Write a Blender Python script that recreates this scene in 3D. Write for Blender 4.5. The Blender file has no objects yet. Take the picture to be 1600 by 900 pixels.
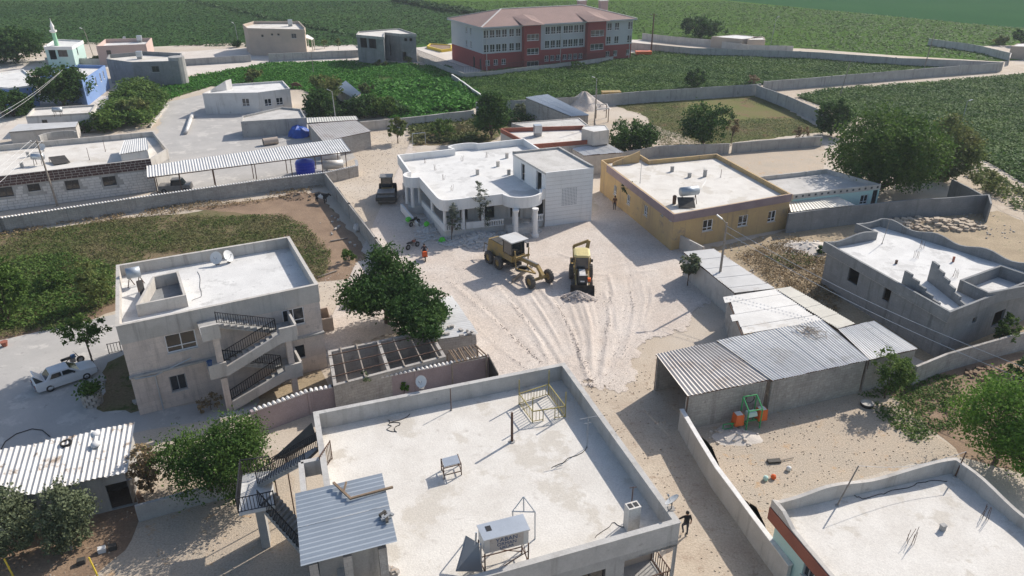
import bpy, math, random
import numpy as np
from mathutils import Vector

random.seed(7)
scene = bpy.context.scene
C = scene.collection

# ------------------------------------------------------------------ camera
F_PX, PITCH, CAM_H = 1180.0, math.radians(26.3), 32.0
cam_data = bpy.data.cameras.new('camera')
cam_data.sensor_width = 36.0
cam_data.lens = F_PX / 1600.0 * 36.0
cam_data.clip_start = 0.5
cam_data.clip_end = 9000.0
cam = bpy.data.objects.new('camera', cam_data)
cam.location = (0, 0, CAM_H)
cam.rotation_euler = (math.radians(90) - PITCH, 0, 0)
C.objects.link(cam)
scene.camera = cam

# ------------------------------------------------------------------ sky, sun, exposure
SUN_EL, SUN_AZ = math.radians(36), math.radians(44)      # azimuth from +X towards +Y
world = bpy.data.worlds.new('World')
scene.world = world
world.use_nodes = True
wn = world.node_tree.nodes
sky = wn.new('ShaderNodeTexSky')
sky.sky_type = 'NISHITA'
sky.sun_disc = False
sky.sun_elevation = SUN_EL
sky.sun_rotation = math.radians(90) - SUN_AZ
sky.air_density = 1.0
sky.dust_density = 1.6
sky.ozone_density = 1.2
world.node_tree.links.new(sky.outputs[0], wn['Background'].inputs[0])
wn['Background'].inputs[1].default_value = 0.135
sun_data = bpy.data.lights.new('sun', 'SUN')
sun_data.energy = 4.6
sun_data.angle = math.radians(0.53)
sun_data.color = (1.0, 0.935, 0.845)
sun = bpy.data.objects.new('sun', sun_data)
sd = Vector((math.cos(SUN_EL) * math.cos(SUN_AZ), math.cos(SUN_EL) * math.sin(SUN_AZ), math.sin(SUN_EL)))
sun.rotation_euler = (-sd).to_track_quat('-Z', 'Y').to_euler()
sun.location = sd * 300
C.objects.link(sun)
scene.view_settings.view_transform = 'Standard'
scene.view_settings.look = 'None'
scene.view_settings.exposure = 0.20
scene.view_settings.gamma = 1.0
scene.view_settings.use_curve_mapping = False

# ------------------------------------------------------------------ where a sight line meets the place
_c, _s = math.cos(PITCH), math.sin(PITCH)
def ray(px, py):
    x = (px - 800.0) / F_PX
    y = (450.0 - py) / F_PX
    return Vector((x, _c + y * _s, -_s + y * _c))
def P(px, py, z=0.0):
    d = ray(px, py)
    k = (z - CAM_H) / d.z
    return Vector((d.x * k, d.y * k, z))
def PP(pts, z=0.0):
    return [P(x, y, z) for x, y in pts]

# ------------------------------------------------------------------ materials
M = {}
def lin(c):
    return tuple(((v / 255.0) / 12.92 if v / 255.0 <= 0.04045 else ((v / 255.0 + 0.055) / 1.055) ** 2.4) for v in c)
def mat(name, c1, c2=None, scale=0.6, rough=0.85, bump=0.0, bscale=30.0, c3=None, s3=6.0, t3=0.62, metal=0.0, fine=0.12, spec=0.3, brick=None, joint=None, bstr=.5, c4=None, s4=.3, t4=.56, streak=None):
    """base colour c1, large soft blotches of c2, small spots of c3, fine grain; linear colours"""
    m = bpy.data.materials.new(name); M[name] = m
    m.use_nodes = True
    nt = m.node_tree; N = nt.nodes; L = nt.links
    b = N['Principled BSDF']
    b.inputs['Roughness'].default_value = rough
    b.inputs['Metallic'].default_value = metal
    b.inputs['Specular IOR Level'].default_value = spec
    if c2 is None and not bump and c3 is None and fine == 0:
        b.inputs['Base Color'].default_value = (*c1, 1); return m
    geo = N.new('ShaderNodeNewGeometry')
    pos = geo.outputs['Position']
    def noise(sc, det=6.0, ro=0.62):
        n = N.new('ShaderNodeTexNoise'); n.inputs['Scale'].default_value = sc
        n.inputs['Detail'].default_value = det; n.inputs['Roughness'].default_value = ro
        L.new(pos, n.inputs['Vector']); return n.outputs['Fac']
    def ramp(fac, a, bb):
        r = N.new('ShaderNodeMapRange'); r.inputs[1].default_value = a; r.inputs[2].default_value = bb
        L.new(fac, r.inputs[0]); return r.outputs[0]
    def mix(fac, ca, cb):
        x = N.new('ShaderNodeMix'); x.data_type = 'RGBA'
        L.new(fac, x.inputs[0])
        if isinstance(ca, tuple): x.inputs[6].default_value = (*ca, 1)
        else: L.new(ca, x.inputs[6])
        if isinstance(cb, tuple): x.inputs[7].default_value = (*cb, 1)
        else: L.new(cb, x.inputs[7])
        return x.outputs[2]
    col = c1
    if c2 is not None:
        col = mix(ramp(noise(scale), 0.36, 0.66), c1, c2)
    if c4 is not None:
        col = mix(ramp(noise(s4, 9.0, .68), t4, t4+.05), col, c4)
    if c3 is not None:
        col = mix(ramp(noise(s3, 8.0, 0.7), t3, t3 + 0.08), col, c3)
    if streak is not None:
        vm = N.new('ShaderNodeVectorMath'); vm.operation = 'MULTIPLY'; vm.inputs[1].default_value = (1.9, 1.9, .16); L.new(pos, vm.inputs[0])
        sn = N.new('ShaderNodeTexNoise'); sn.inputs['Scale'].default_value = 1.0; sn.inputs['Detail'].default_value = 7; sn.inputs['Roughness'].default_value = .65; L.new(vm.outputs[0], sn.inputs['Vector'])
        col = mix(ramp(sn.outputs['Fac'], .54, .72), col, streak)
    if brick:
        cr = N.new('ShaderNodeVectorMath'); cr.operation = 'CROSS_PRODUCT'; cr.inputs[1].default_value = (0, 0, 1); L.new(geo.outputs['True Normal'], cr.inputs[0])
        dt = N.new('ShaderNodeVectorMath'); dt.operation = 'DOT_PRODUCT'; L.new(cr.outputs[0], dt.inputs[0]); L.new(pos, dt.inputs[1])
        sx = N.new('ShaderNodeSeparateXYZ'); L.new(pos, sx.inputs[0])
        cb = N.new('ShaderNodeCombineXYZ'); L.new(dt.outputs['Value'], cb.inputs[0]); L.new(sx.outputs[2], cb.inputs[1])
        bt = N.new('ShaderNodeTexBrick'); L.new(cb.outputs[0], bt.inputs['Vector'])
        bt.inputs['Scale'].default_value = 1.0; bt.inputs['Brick Width'].default_value = brick[0]; bt.inputs['Row Height'].default_value = brick[1]
        bt.inputs['Mortar Size'].default_value = .018; bt.inputs['Mortar Smooth'].default_value = .3
        bt.inputs['Color1'].default_value = (1, 1, 1, 1); bt.inputs['Color2'].default_value = (.72, .72, .72, 1); bt.inputs['Mortar'].default_value = (*(joint or (.62, .62, .62)), 1)
        mm = N.new('ShaderNodeMix'); mm.data_type = 'RGBA'; mm.blend_type = 'MULTIPLY'; mm.inputs[0].default_value = bstr
        if isinstance(col, tuple): mm.inputs[6].default_value = (*col, 1)
        else: L.new(col, mm.inputs[6])
        L.new(bt.outputs['Color'], mm.inputs[7]); col = mm.outputs[2]
    if fine > 0:
        g = ramp(noise(bscale if bump else 22.0, 3.0, 0.7), 0.25, 0.75)
        hv = N.new('ShaderNodeHueSaturation')
        mr = N.new('ShaderNodeMapRange'); mr.inputs[3].default_value = 1 - fine; mr.inputs[4].default_value = 1 + fine
        L.new(g, mr.inputs[0]); L.new(mr.outputs[0], hv.inputs['Value'])
        if isinstance(col, tuple): hv.inputs['Color'].default_value = (*col, 1)
        else: L.new(col, hv.inputs['Color'])
        col = hv.outputs[0]
    if isinstance(col, tuple): b.inputs['Base Color'].default_value = (*col, 1)
    else: L.new(col, b.inputs['Base Color'])
    if bump:
        bn = N.new('ShaderNodeBump'); bn.inputs['Strength'].default_value = bump
        bn.inputs['Distance'].default_value = 0.05
        L.new(noise(bscale, 4.0, 0.7), bn.inputs['Height']); L.new(bn.outputs[0], b.inputs['Normal'])
    return m
def leafmat(name, c1, c2, c3=None, trans=0.25, big=0.35):
    """foliage: every leaf its own shade between c1 and c2, whole boughs drifting to c3"""
    m = bpy.data.materials.new(name); M[name] = m
    m.use_nodes = True
    nt = m.node_tree; N = nt.nodes; L = nt.links
    out = N['Material Output']; b = N['Principled BSDF']
    geo = N.new('ShaderNodeNewGeometry')
    x = N.new('ShaderNodeMix'); x.data_type = 'RGBA'
    x.inputs[6].default_value = (*c1, 1); x.inputs[7].default_value = (*c2, 1)
    L.new(geo.outputs['Random Per Island'], x.inputs[0])
    col = x.outputs[2]
    if c3:
        n = N.new('ShaderNodeTexNoise'); n.inputs['Scale'].default_value = big; n.inputs['Detail'].default_value = 4
        L.new(geo.outputs['Position'], n.inputs['Vector'])
        r = N.new('ShaderNodeMapRange'); r.inputs[1].default_value = 0.45; r.inputs[2].default_value = 0.68
        L.new(n.outputs['Fac'], r.inputs[0])
        y = N.new('ShaderNodeMix'); y.data_type = 'RGBA'
        L.new(r.outputs[0], y.inputs[0]); L.new(col, y.inputs[6]); y.inputs[7].default_value = (*c3, 1)
        col = y.outputs[2]
    L.new(col, b.inputs['Base Color'])
    b.inputs['Roughness'].default_value = 0.7
    b.inputs['Specular IOR Level'].default_value = 0.12
    t = N.new('ShaderNodeBsdfTranslucent'); L.new(col, t.inputs['Color'])
    ms = N.new('ShaderNodeMixShader'); ms.inputs[0].default_value = trans
    L.new(b.outputs[0], ms.inputs[1]); L.new(t.outputs[0], ms.inputs[2]); L.new(ms.outputs[0], out.inputs[0])
    return m

# ------------------------------------------------------------------ building blocks
ORG = {}
class MB:
    """collects faces in world coordinates; build() links them as ONE mesh object"""
    def __init__(self): self.v = []; self.f = []
    def face(self, *pts):
        n = len(self.v); self.v += [tuple(p) for p in pts]; self.f.append(tuple(range(n, n + len(pts)))); return self
    def hexa(self, b, t):
        n = len(self.v); self.v += [tuple(p) for p in b] + [tuple(p) for p in t]
        self.f += [(n+3, n+2, n+1, n), (n+4, n+5, n+6, n+7)] + [(n+i, n+(i+1) % 4, n+4+(i+1) % 4, n+4+i) for i in range(4)]
        return self
    def box(self, x0, y0, z0, x1, y1, z1):
        return self.hexa([(x0, y0, z0), (x1, y0, z0), (x1, y1, z0), (x0, y1, z0)], [(x0, y0, z1), (x1, y0, z1), (x1, y1, z1), (x0, y1, z1)])
    def obox(self, c, a, lx, ly, z0, z1):
        """box centred on c (x, y), turned by a radians"""
        ca, sa = math.cos(a), math.sin(a)
        q = [(c[0] + ca*x - sa*y, c[1] + sa*x + ca*y) for x, y in ((-lx/2, -ly/2), (lx/2, -ly/2), (lx/2, ly/2), (-lx/2, ly/2))]
        return self.hexa([(x, y, z0) for x, y in q], [(x, y, z1) for x, y in q])
    def bar(self, p, q, w, h=None, up=(0, 0, 1)):
        p = Vector(p); q = Vector(q); h = w if h is None else h
        d = (q - p)
        if d.length < 1e-6: return self
        d.normalize(); u = Vector(up)
        if abs(d.dot(u)) > 0.98: u = Vector((1, 0, 0)) if abs(d.x) < 0.9 else Vector((0, 1, 0))
        s = d.cross(u).normalized() * (w / 2); t = s.cross(d).normalized() * (h / 2)
        return self.hexa([p - s - t, p + s - t, p + s + t, p - s + t], [q - s - t, q + s - t, q + s + t, q - s + t])
    def tube(self, p, q, r, n=8, r2=None, caps=True):
        p = Vector(p); q = Vector(q); r2 = r if r2 is None else r2
        d = (q - p).normalized(); u = Vector((0, 0, 1))
        if abs(d.dot(u)) > 0.95: u = Vector((1, 0, 0))
        s = d.cross(u).normalized(); t = s.cross(d).normalized()
        k = len(self.v)
        for o, rr in ((p, r), (q, r2)):
            for i in range(n):
                a = 2 * math.pi * i / n
                self.v.append(tuple(o + s * math.cos(a) * rr + t * math.sin(a) * rr))
        for i in range(n): self.f.append((k+i, k+(i+1) % n, k+n+(i+1) % n, k+n+i))
        if caps: self.f.append(tuple(k+n-1-i for i in range(n))); self.f.append(tuple(k+n+i for i in range(n)))
        return self
    def path(self, pts, r, n=6):
        for a, b in zip(pts, pts[1:]): self.tube(a, b, r, n)
        return self
    def prism(self, poly, z0, z1, bottom=True):
        n = len(poly); k = len(self.v)
        z0s = z0 if hasattr(z0, '__len__') else [z0]*n; z1s = z1 if hasattr(z1, '__len__') else [z1]*n
        self.v += [(p[0], p[1], a) for p, a in zip(poly, z0s)] + [(p[0], p[1], a) for p, a in zip(poly, z1s)]
        for i in range(n): self.f.append((k+i, k+(i+1) % n, k+n+(i+1) % n, k+n+i))
        self.f.append(tuple(range(k+n, k+2*n)))
        if bottom: self.f.append(tuple(range(k+n-1, k-1, -1)))
        return self
    def lathe(self, c, prof, n=16, axis='z'):
        """prof: list of (radius, height) from c"""
        k = len(self.v); c = Vector(c)
        for r, h in prof:
            for i in range(n):
                a = 2*math.pi*i/n
                self.v.append((c.x + r*math.cos(a), c.y + r*math.sin(a), c.z + h))
        m = len(prof)
        for j in range(m-1):
            for i in range(n):
                self.f.append((k+j*n+i, k+j*n+(i+1) % n, k+(j+1)*n+(i+1) % n, k+(j+1)*n+i))
        self.f.append(tuple(k+n-1-i for i in range(n))); self.f.append(tuple(k+(m-1)*n+i for i in range(n)))
        return self
    def move(self, mtx):
        self.v = [tuple(mtx @ Vector(p)) for p in self.v]; return self
    def build(self, name, m, parent=None, smooth=False):
        o0 = ORG.get(parent.name, Vector()) if parent else Vector()
        me = bpy.data.meshes.new(name)
        v = [(p[0]-o0.x, p[1]-o0.y, p[2]-o0.z) for p in self.v]
        me.from_pydata(v, [], self.f)
        me.validate()
        if smooth:
            me.polygons.foreach_set('use_smooth', [True]*len(me.polygons))
        me.materials.append(M[m] if isinstance(m, str) else m)
        ob = bpy.data.objects.new(name, me); C.objects.link(ob)
        if parent: ob.parent = parent
        ORG[ob.name] = o0
        return ob
def tag(o, label, cat=None, group=None, kind=None):
    if label: o['label'] = label
    if cat: o['category'] = cat
    if group: o['group'] = group
    if kind: o['kind'] = kind
    return o
def thing(name, label, cat, loc, group=None):
    o = bpy.data.objects.new(name, None); C.objects.link(o)
    o.empty_display_size = 0.3
    o.location = (loc[0], loc[1], loc[2] if len(loc) > 2 else 0.0)
    ORG[o.name] = Vector(o.location)
    return tag(o, label, cat, group)
def struct(o, label=None):
    o['kind'] = 'structure'
    if label: o['label'] = label
    return o
def child_shared(name, me, loc, rotz, parent, scale=(1, 1, 1)):
    """one more piece with shared mesh data, placed at world loc"""
    ob = bpy.data.objects.new(name, me); C.objects.link(ob)
    o0 = ORG.get(parent.name, Vector())
    ob.parent = parent; ob.location = Vector(loc) - o0; ob.rotation_euler = (0, 0, rotz); ob.scale = scale
    ORG[ob.name] = Vector(loc)
    return ob
def copy_tree(o, parent=None):
    c = o.copy(); C.objects.link(c); c.parent = parent
    for ch in list(o.children): copy_tree(ch, c)
    return c
def area2(p): return sum(a[0]*b[1]-b[0]*a[1] for a, b in zip(p, p[1:]+p[:1]))
def ccw(p):
    p = [Vector((q[0], q[1])) for q in p]
    return p if area2(p) > 0 else p[::-1]
def offs(poly, d):
    """inward offset (d > 0) of a counter-clockwise outline"""
    n = len(poly); out = []
    for i in range(n):
        a, b, c = poly[i-1], poly[i], poly[(i+1) % n]
        e1 = (b-a).normalized(); e2 = (c-b).normalized()
        n1 = Vector((-e1.y, e1.x)); n2 = Vector((-e2.y, e2.x))
        m = n1+n2
        if m.length < 1e-4: out.append(b + n1*d); continue
        m.normalize(); k = d/max(0.35, m.dot(n1)); out.append(b + m*k)
    return out
def centroid(p):
    return Vector((sum(q[0] for q in p)/len(p), sum(q[1] for q in p)/len(p)))
def arc(c, r, a0, a1, n):
    return [Vector((c[0]+r*math.cos(a0+(a1-a0)*i/n), c[1]+r*math.sin(a0+(a1-a0)*i/n))) for i in range(n+1)]

# one window: a frame in its reveal, a pane behind, a sill
def window_parts(root, A, e, nrm, u0, u1, z0, z1, kind, recess=0.10):
    fm = {'pvc': 'pvc_white', 'dark': 'frame_dark', 'grey': 'frame_grey', 'door': 'door_metal', 'shut': 'frame_dark'}[kind]
    def pt(u, z, d): q = A + e*u + nrm*d; return Vector((q.x, q.y, z))
    up = (nrm.x, nrm.y, 0)
    b = MB(); w = 0.07
    d = -recess
    for p, q in ((pt(u0, z0+w/2, d), pt(u1, z0+w/2, d)), (pt(u0, z1-w/2, d), pt(u1, z1-w/2, d)),
                 (pt(u0+w/2, z0+w, d), pt(u0+w/2, z1-w, d)), (pt(u1-w/2, z0+w, d), pt(u1-w/2, z1-w, d))):
        b.bar(p, q, w, 0.07, up)
    W = u1-u0; Hh = z1-z0
    if kind == 'door':
        fr = b.build('door', 'door_metal', root)
        MB().face(pt(u0+w, z0+w, d-.02), pt(u1-w, z0+w, d-.02), pt(u1-w, z1-w, d-.02), pt(u0+w, z1-w, d-.02)).build('door_leaf', 'door_metal', fr)
        return fr
    k = 3 if W > 2.0 else 2
    if W > 0.75:
        zt = z1-w if kind != 'pvc' or Hh < 1 else z0+Hh*0.72
        for i in range(1, k):
            u = u0 + W*i/k
            b.bar(pt(u, z0+w, d), pt(u, z1-w, d), 0.06, 0.06, up)
        if kind == 'pvc' and Hh >= 1:
            for i in range(k):
                b.bar(pt(u0+W*i/k+.04, z0+Hh*0.30, d), pt(u0+W*(i+1)/k-.04, z0+Hh*0.30, d), 0.05, 0.05, up)
    fr = b.build('window', fm, root)
    MB().face(pt(u0+.03, z0+.03, d-.03), pt(u1-.03, z0+.03, d-.03), pt(u1-.03, z1-.03, d-.03), pt(u0+.03, z1-.03, d-.03)).build('pane', 'glass', fr)
    s = MB(); s.hexa([pt(u0-.06, z0-.06, -.02), pt(u1+.06, z0-.06, -.02), pt(u1+.06, z0-.06, .06), pt(u0-.06, z0-.06, .06)],
                     [pt(u0-.06, z0-.004, -.02), pt(u1+.06, z0-.004, -.02), pt(u1+.06, z0-.004, .06), pt(u0-.06, z0-.004, .06)])
    s.build('sill', 'sill', fr)
    return fr
def hit_wall(px, py, poly, z0, z1):
    """which wall of a counter-clockwise outline does the sight line meet: edge, distance along, height"""
    d = ray(px, py); best = None
    for i in range(len(poly)):
        a, b = poly[i], poly[(i+1) % len(poly)]
        e = (b-a); Ln = e.length
        if Ln < 0.2: continue
        e = e/Ln; n = Vector((e.y, -e.x))
        dn = d.x*n.x+d.y*n.y
        if dn >= -1e-4: continue
        k = (a.x*n.x+a.y*n.y)/dn
        if k <= 0: continue
        p = Vector((d.x*k, d.y*k)); z = CAM_H+d.z*k
        u = (p-a).dot(e)
        if -0.3 < u < Ln+0.3 and z0-1.0 < z < z1+1.0:
            if best is None or k < best[0]: best = (k, i, u, z)
    return best
def wall_faces(b, poly, z0, z1, holes, depth=0.18):
    """outer faces of a wall ring with real openings and reveals; holes {edge: [(u0,u1,za,zb)]}"""
    for i in range(len(poly)):
        a, c = poly[i], poly[(i+1) % len(poly)]
        e = c-a; Ln = e.length
        if Ln < 1e-4: continue
        e = e/Ln; n = Vector((e.y, -e.x))
        hs = holes.get(i, [])
        def pt(u, z, d=0.0): q = a+e*u-n*d; return (q.x, q.y, z)
        us = sorted({0.0, Ln, *[h[0] for h in hs], *[h[1] for h in hs]}); zs = sorted({z0, z1, *[h[2] for h in hs], *[h[3] for h in hs]})
        us = [u for u in us if -1e-6 <= u <= Ln+1e-6]
        for u0, u1 in zip(us, us[1:]):
            for za, zb in zip(zs, zs[1:]):
                um, zm = (u0+u1)/2, (za+zb)/2
                if any(h[0] < um < h[1] and h[2] < zm < h[3] for h in hs): continue
                b.face(pt(u0, za), pt(u1, za), pt(u1, zb), pt(u0, zb))
        for (u0, u1, za, zb) in hs:
            b.face(pt(u0, za), pt(u0, za, depth), pt(u1, za, depth), pt(u1, za))
            b.face(pt(u0, zb), pt(u1, zb), pt(u1, zb, depth), pt(u0, zb, depth))
            b.face(pt(u0, za), pt(u0, zb), pt(u0, zb, depth), pt(u0, za, depth))
            b.face(pt(u1, za), pt(u1, za, depth), pt(u1, zb, depth), pt(u1, zb))
def ring(b, outer, inner, z0, z1):
    n = len(outer)
    z1s = z1 if hasattr(z1, '__len__') else [z1]*n
    for i in range(n):
        j = (i+1) % n
        O0, O1, I0, I1 = outer[i], outer[j], inner[i], inner[j]
        a, c = z1s[i], z1s[j]
        b.face((O0.x, O0.y, z0), (O1.x, O1.y, z0), (O1.x, O1.y, c), (O0.x, O0.y, a))
        b.face((I1.x, I1.y, z0), (I0.x, I0.y, z0), (I0.x, I0.y, a), (I1.x, I1.y, c))
        b.face((O0.x, O0.y, a), (O1.x, O1.y, c), (I1.x, I1.y, c), (I0.x, I0.y, a))
        b.face((O1.x, O1.y, z0), (O0.x, O0.y, z0), (I0.x, I0.y, z0), (I1.x, I1.y, z0))
def house(name, label, cat, pts, zt, ph=0.8, pt=0.2, wm='plaster', rm='roof_pale', pm=None, wins=(), over=0.0, band=0.0, heights=None, z0=0.0, group=None, coping=None, xholes=None):
    """a flat-roofed house from its parapet outline (world x, y): wall with openings, roof slab, parapet, windows"""
    pts = [Vector((p[0], p[1])) for p in pts]
    if area2(pts) < 0:
        pts = pts[::-1]
        if heights: heights = heights[::-1]
    zs = zt-ph
    wp = offs(pts, over) if over else pts
    c = centroid(pts)
    root = thing(name, label, cat, (c.x, c.y, z0), group)
    holes = xholes(wp) if xholes else {}; todo = []
    for (px, py, w, h, kind) in wins:
        r = hit_wall(px, py, wp, z0, zs-band)
        if not r: print('window misses', name, px, py); continue
        _, i, u, z = r
        Ln = (wp[(i+1) % len(wp)]-wp[i]).length
        u0, u1 = max(0.06, u-w/2), min(Ln-0.06, u+w/2)
        za, zb = max(z0+0.03, z-h/2), min(zs-band-0.06, z+h/2)
        if kind == 'door': za = z0+0.03
        if u1-u0 < 0.1 or zb-za < 0.1: print('window squeezed', name, px, py, u, z); continue
        if any(u0 < q[1] and u1 > q[0] and za < q[3] and zb > q[2] for q in holes.get(i, [])): print('window overlap', name, px, py); continue
        holes.setdefault(i, []).append((u0, u1, za, zb)); todo.append((i, u0, u1, za, zb, kind))
    b = MB(); wall_faces(b, wp, z0, zs-band, holes); wall = b.build('wall', wm, root)
    for (i, u0, u1, za, zb, kind) in todo:
        if kind == 'hole': continue
        a, d = wp[i], wp[(i+1) % len(wp)]; e = (d-a).normalized()
        window_parts(root, a, e, Vector((e.y, -e.x)), u0, u1, za, zb, kind)
    rp = offs(pts, pt*0.5 if ph > 0.02 else 0.0)
    r = MB(); r.prism(rp, zs-0.22, zs); r.build('roof', rm, root)
    if ph > 0.02:
        b = MB(); ring(b, pts, offs(pts, pt), zs-band if band else zs-0.001, heights if heights else zt); b.build('parapet', pm or wm, root)
    if coping:
        b = MB(); ring(b, offs(pts, -0.03), offs(pts, pt+0.03), zt+.002, zt+0.05); b.build('coping', coping, root)
    root['_zs'] = zs
    return root
def wall_line(name, label, pts, h, t=0.2, m='block_wall', group=None, coping=None, z0=0.0, piers=0, closed=False, hs=None, cat='wall'):
    """a free-standing wall along world points"""
    pts = [Vector((p[0], p[1])) for p in pts]
    root = thing(name, label, cat, (pts[0].x, pts[0].y, z0), group)
    pts0, hs0 = pts, hs if hs else [h]*len(pts)
    if coping != 'tiles':
        jr = random.Random(int(abs(pts[0].x*7+pts[0].y*13))); P2, H2 = [], []
        for i in range(len(pts)-1):
            k = max(1, int((pts[i+1]-pts[i]).length/2.2))
            for j in range(k):
                s = j/k; e_ = (pts[i+1]-pts[i]).normalized(); j0 = 0 if j == 0 else 1
                P2.append(pts[i].lerp(pts[i+1], s)+Vector((-e_.y, e_.x))*jr.uniform(-.025, .025)*j0); H2.append(hs0[i]+(hs0[i+1]-hs0[i])*s+jr.uniform(-.06, .04))
        P2.append(pts[-1]); H2.append(hs0[-1]); pts, hs = P2, H2
    n = len(pts); L_, R_ = [], []
    for i in range(n):
        d1 = (pts[i]-pts[i-1]).normalized() if i > 0 else (pts[1]-pts[0]).normalized()
        d2 = (pts[i+1]-pts[i]).normalized() if i < n-1 else d1
        m_ = (d1+d2).normalized(); nn = Vector((-m_.y, m_.x)); k = (t/2)/max(0.4, nn.dot(Vector((-d1.y, d1.x))))
        L_.append(pts[i]+nn*k); R_.append(pts[i]-nn*k)
    hh = hs if hs else [h]*n
    b = MB()
    b.prism([*R_, *L_[::-1]], z0, [z0+x for x in hh]+[z0+x for x in hh[::-1]])
    b.build('masonry', m, root)
    if piers:
        for i in range(len(pts0)-1):
            L0 = (pts0[i+1]-pts0[i]).length; k = max(1, int(L0/piers)); e = (pts0[i+1]-pts0[i]).normalized()
            for j in range(k+1):
                q = pts0[i]+e*(L0*j/k); hz = hs0[i]+(hs0[i+1]-hs0[i])*j/k
                b = MB(); b.obox(q, math.atan2(e.y, e.x), 0.32, t+0.12, z0, z0+hz+0.04); b.build('pier', m, root)
    if coping:
        b = MB()
        for i in range(n-1):
            L0 = (pts[i+1]-pts[i]).length; e = (pts[i+1]-pts[i]).normalized(); nn = Vector((-e.y, e.x)); a = math.atan2(e.y, e.x)
            if coping == 'tiles':
                k = max(1, int(L0/0.32))
                for j in range(k):
                    q = pts[i]+e*(L0*(j+.5)/k); hz = z0+hh[i]+(hh[i+1]-hh[i])*(j+.5)/k
                    s = 0.13; w = t/2+0.09
                    b.hexa([(q+e*sx*s+nn*sy*w).to_3d()+Vector((0, 0, hz+.004)) for sx, sy in ((-1, -1), (1, -1), (1, 1), (-1, 1))],
                           [(q+e*sx*s*.35+nn*sy*w).to_3d()+Vector((0, 0, hz+0.11)) for sx, sy in ((-1, -1), (1, -1), (1, 1), (-1, 1))])
            else:
                b.hexa([(pts[i]-nn*(t/2+.05)).to_3d()+Vector((0, 0, z0+hh[i]+.003)), (pts[i+1]-nn*(t/2+.05)).to_3d()+Vector((0, 0, z0+hh[i+1]+.003)), (pts[i+1]+nn*(t/2+.05)).to_3d()+Vector((0, 0, z0+hh[i+1]+.003)), (pts[i]+nn*(t/2+.05)).to_3d()+Vector((0, 0, z0+hh[i]+.003))],
                       [(pts[i]-nn*(t/2+.05)).to_3d()+Vector((0, 0, z0+hh[i]+.07)), (pts[i+1]-nn*(t/2+.05)).to_3d()+Vector((0, 0, z0+hh[i+1]+.07)), (pts[i+1]+nn*(t/2+.05)).to_3d()+Vector((0, 0, z0+hh[i+1]+.07)), (pts[i]+nn*(t/2+.05)).to_3d()+Vector((0, 0, z0+hh[i]+.07))])
        o = b.build('coping', 'tile_white' if coping == 'tiles' else coping, root)
        if coping == 'tiles': o['kind'] = 'stuff'
    return root
def wall_px(name, label, tops, h, **k):
    """the same, from the points where the wall's top edge is seen"""
    hs = k.get('hs')
    pts = [P(x, y, (hs[i] if hs else h)) for i, (x, y) in enumerate(tops)]
    return wall_line(name, label, pts, h, **k)
def corr_sheets(root, a, b, c, d, m, period=0.26, amp=0.035, per_sheet=4, ragged=0.0, name='roofing_sheet', rng=random):
    """corrugated sheets laid from edge a-b to edge d-c; ridges run a->d; each sheet a piece of its own"""
    a, b, c, d = [Vector(q) for q in (a, b, c, d)]
    Lw = (b-a).length; n = max(1, round(Lw/(period*per_sheet)))
    nrm = (b-a).cross(d-a).normalized()
    if nrm.z < 0: nrm = -nrm
    made = []
    for i in range(n):
        r0 = rng.uniform(-ragged, ragged); r1 = rng.uniform(-ragged, ragged); lift = (i % 2)*0.012+rng.uniform(0, .006)
        k = per_sheet*4
        mb = MB(); rows = []
        for j in range(k+1):
            s = (i+(j/k)*1.0)/n
            p = a.lerp(b, s); q = d.lerp(c, s); e = (q-p).normalized()
            off = nrm*(amp*math.cos(2*math.pi*j/4)+lift)
            if ragged: p = p-e*r0; q = q+e*r1
            rows.append((p+off, q+off))
        base = len(mb.v)
        for p, q in rows: mb.v += [tuple(p), tuple(q)]
        for j in range(k): mb.f.append((2*j, 2*j+2, 2*j+3, 2*j+1))
        made.append(mb.build(name, m, root))
    return made
# ------------------------------------------------------------------ colours of things
mat('soil', (.46, .385, .30), (.52, .455, .38), .12, .95, .6, 9.0, (.36, .285, .215), 1.3, .61, fine=.22)
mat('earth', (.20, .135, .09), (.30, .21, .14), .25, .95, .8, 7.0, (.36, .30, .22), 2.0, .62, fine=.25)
mat('gravel', (.52, .445, .38), (.59, .525, .465), .25, .95, .9, 9.0, (.40, .34, .295), 3.2, .57, fine=.3)
mat('gravel_fresh', (.40, .345, .31), (.47, .41, .365), .8, .95, 1.0, 9.0, (.31, .27, .25), 4.0, .56, fine=.35)
mat('gravel_dust', (.62, .57, .51), (.54, .48, .42), .25, .95, .5, 10.0, (.44, .38, .32), 1.6, .61, fine=.15)
mat('courtyard', (.47, .385, .295), (.41, .35, .28), .35, .95, 1.0, 9.0, (.46, .315, .19), .8, .58, fine=.28)
mat('dirt_track', (.50, .425, .335), (.42, .34, .26), .4, .95, .7, 8.0, (.33, .255, .19), 1.4, .57, fine=.22)
mat('asphalt_dust', (.44, .42, .395), (.37, .355, .335), .25, .92, .3, 18.0, (.31, .295, .275), 1.2, .60, fine=.14, c4=(.50, .475, .44), s4=.35, t4=.55)
mat('field_far', (.044, .096, .030), (.058, .115, .035), .02, .95, .9, 3.0, (.034, .078, .026), .9, .58, fine=.3, spec=0.0)
mat('field_light', (.088, .158, .030), (.070, .134, .030), .012, .95, .9, 3.0, (.06, .118, .027), .7, .58, fine=.25, spec=0.0)
mat('field_teal', (.032, .090, .036), (.040, .102, .040), .02, .95, .8, 1.4, fine=.25, spec=0.0)
mat('weed_soil', (.15, .14, .075), (.21, .155, .10), .2, .95, .8, 6.0, (.09, .105, .04), .7, .54, fine=.3, spec=0.0)
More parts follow.
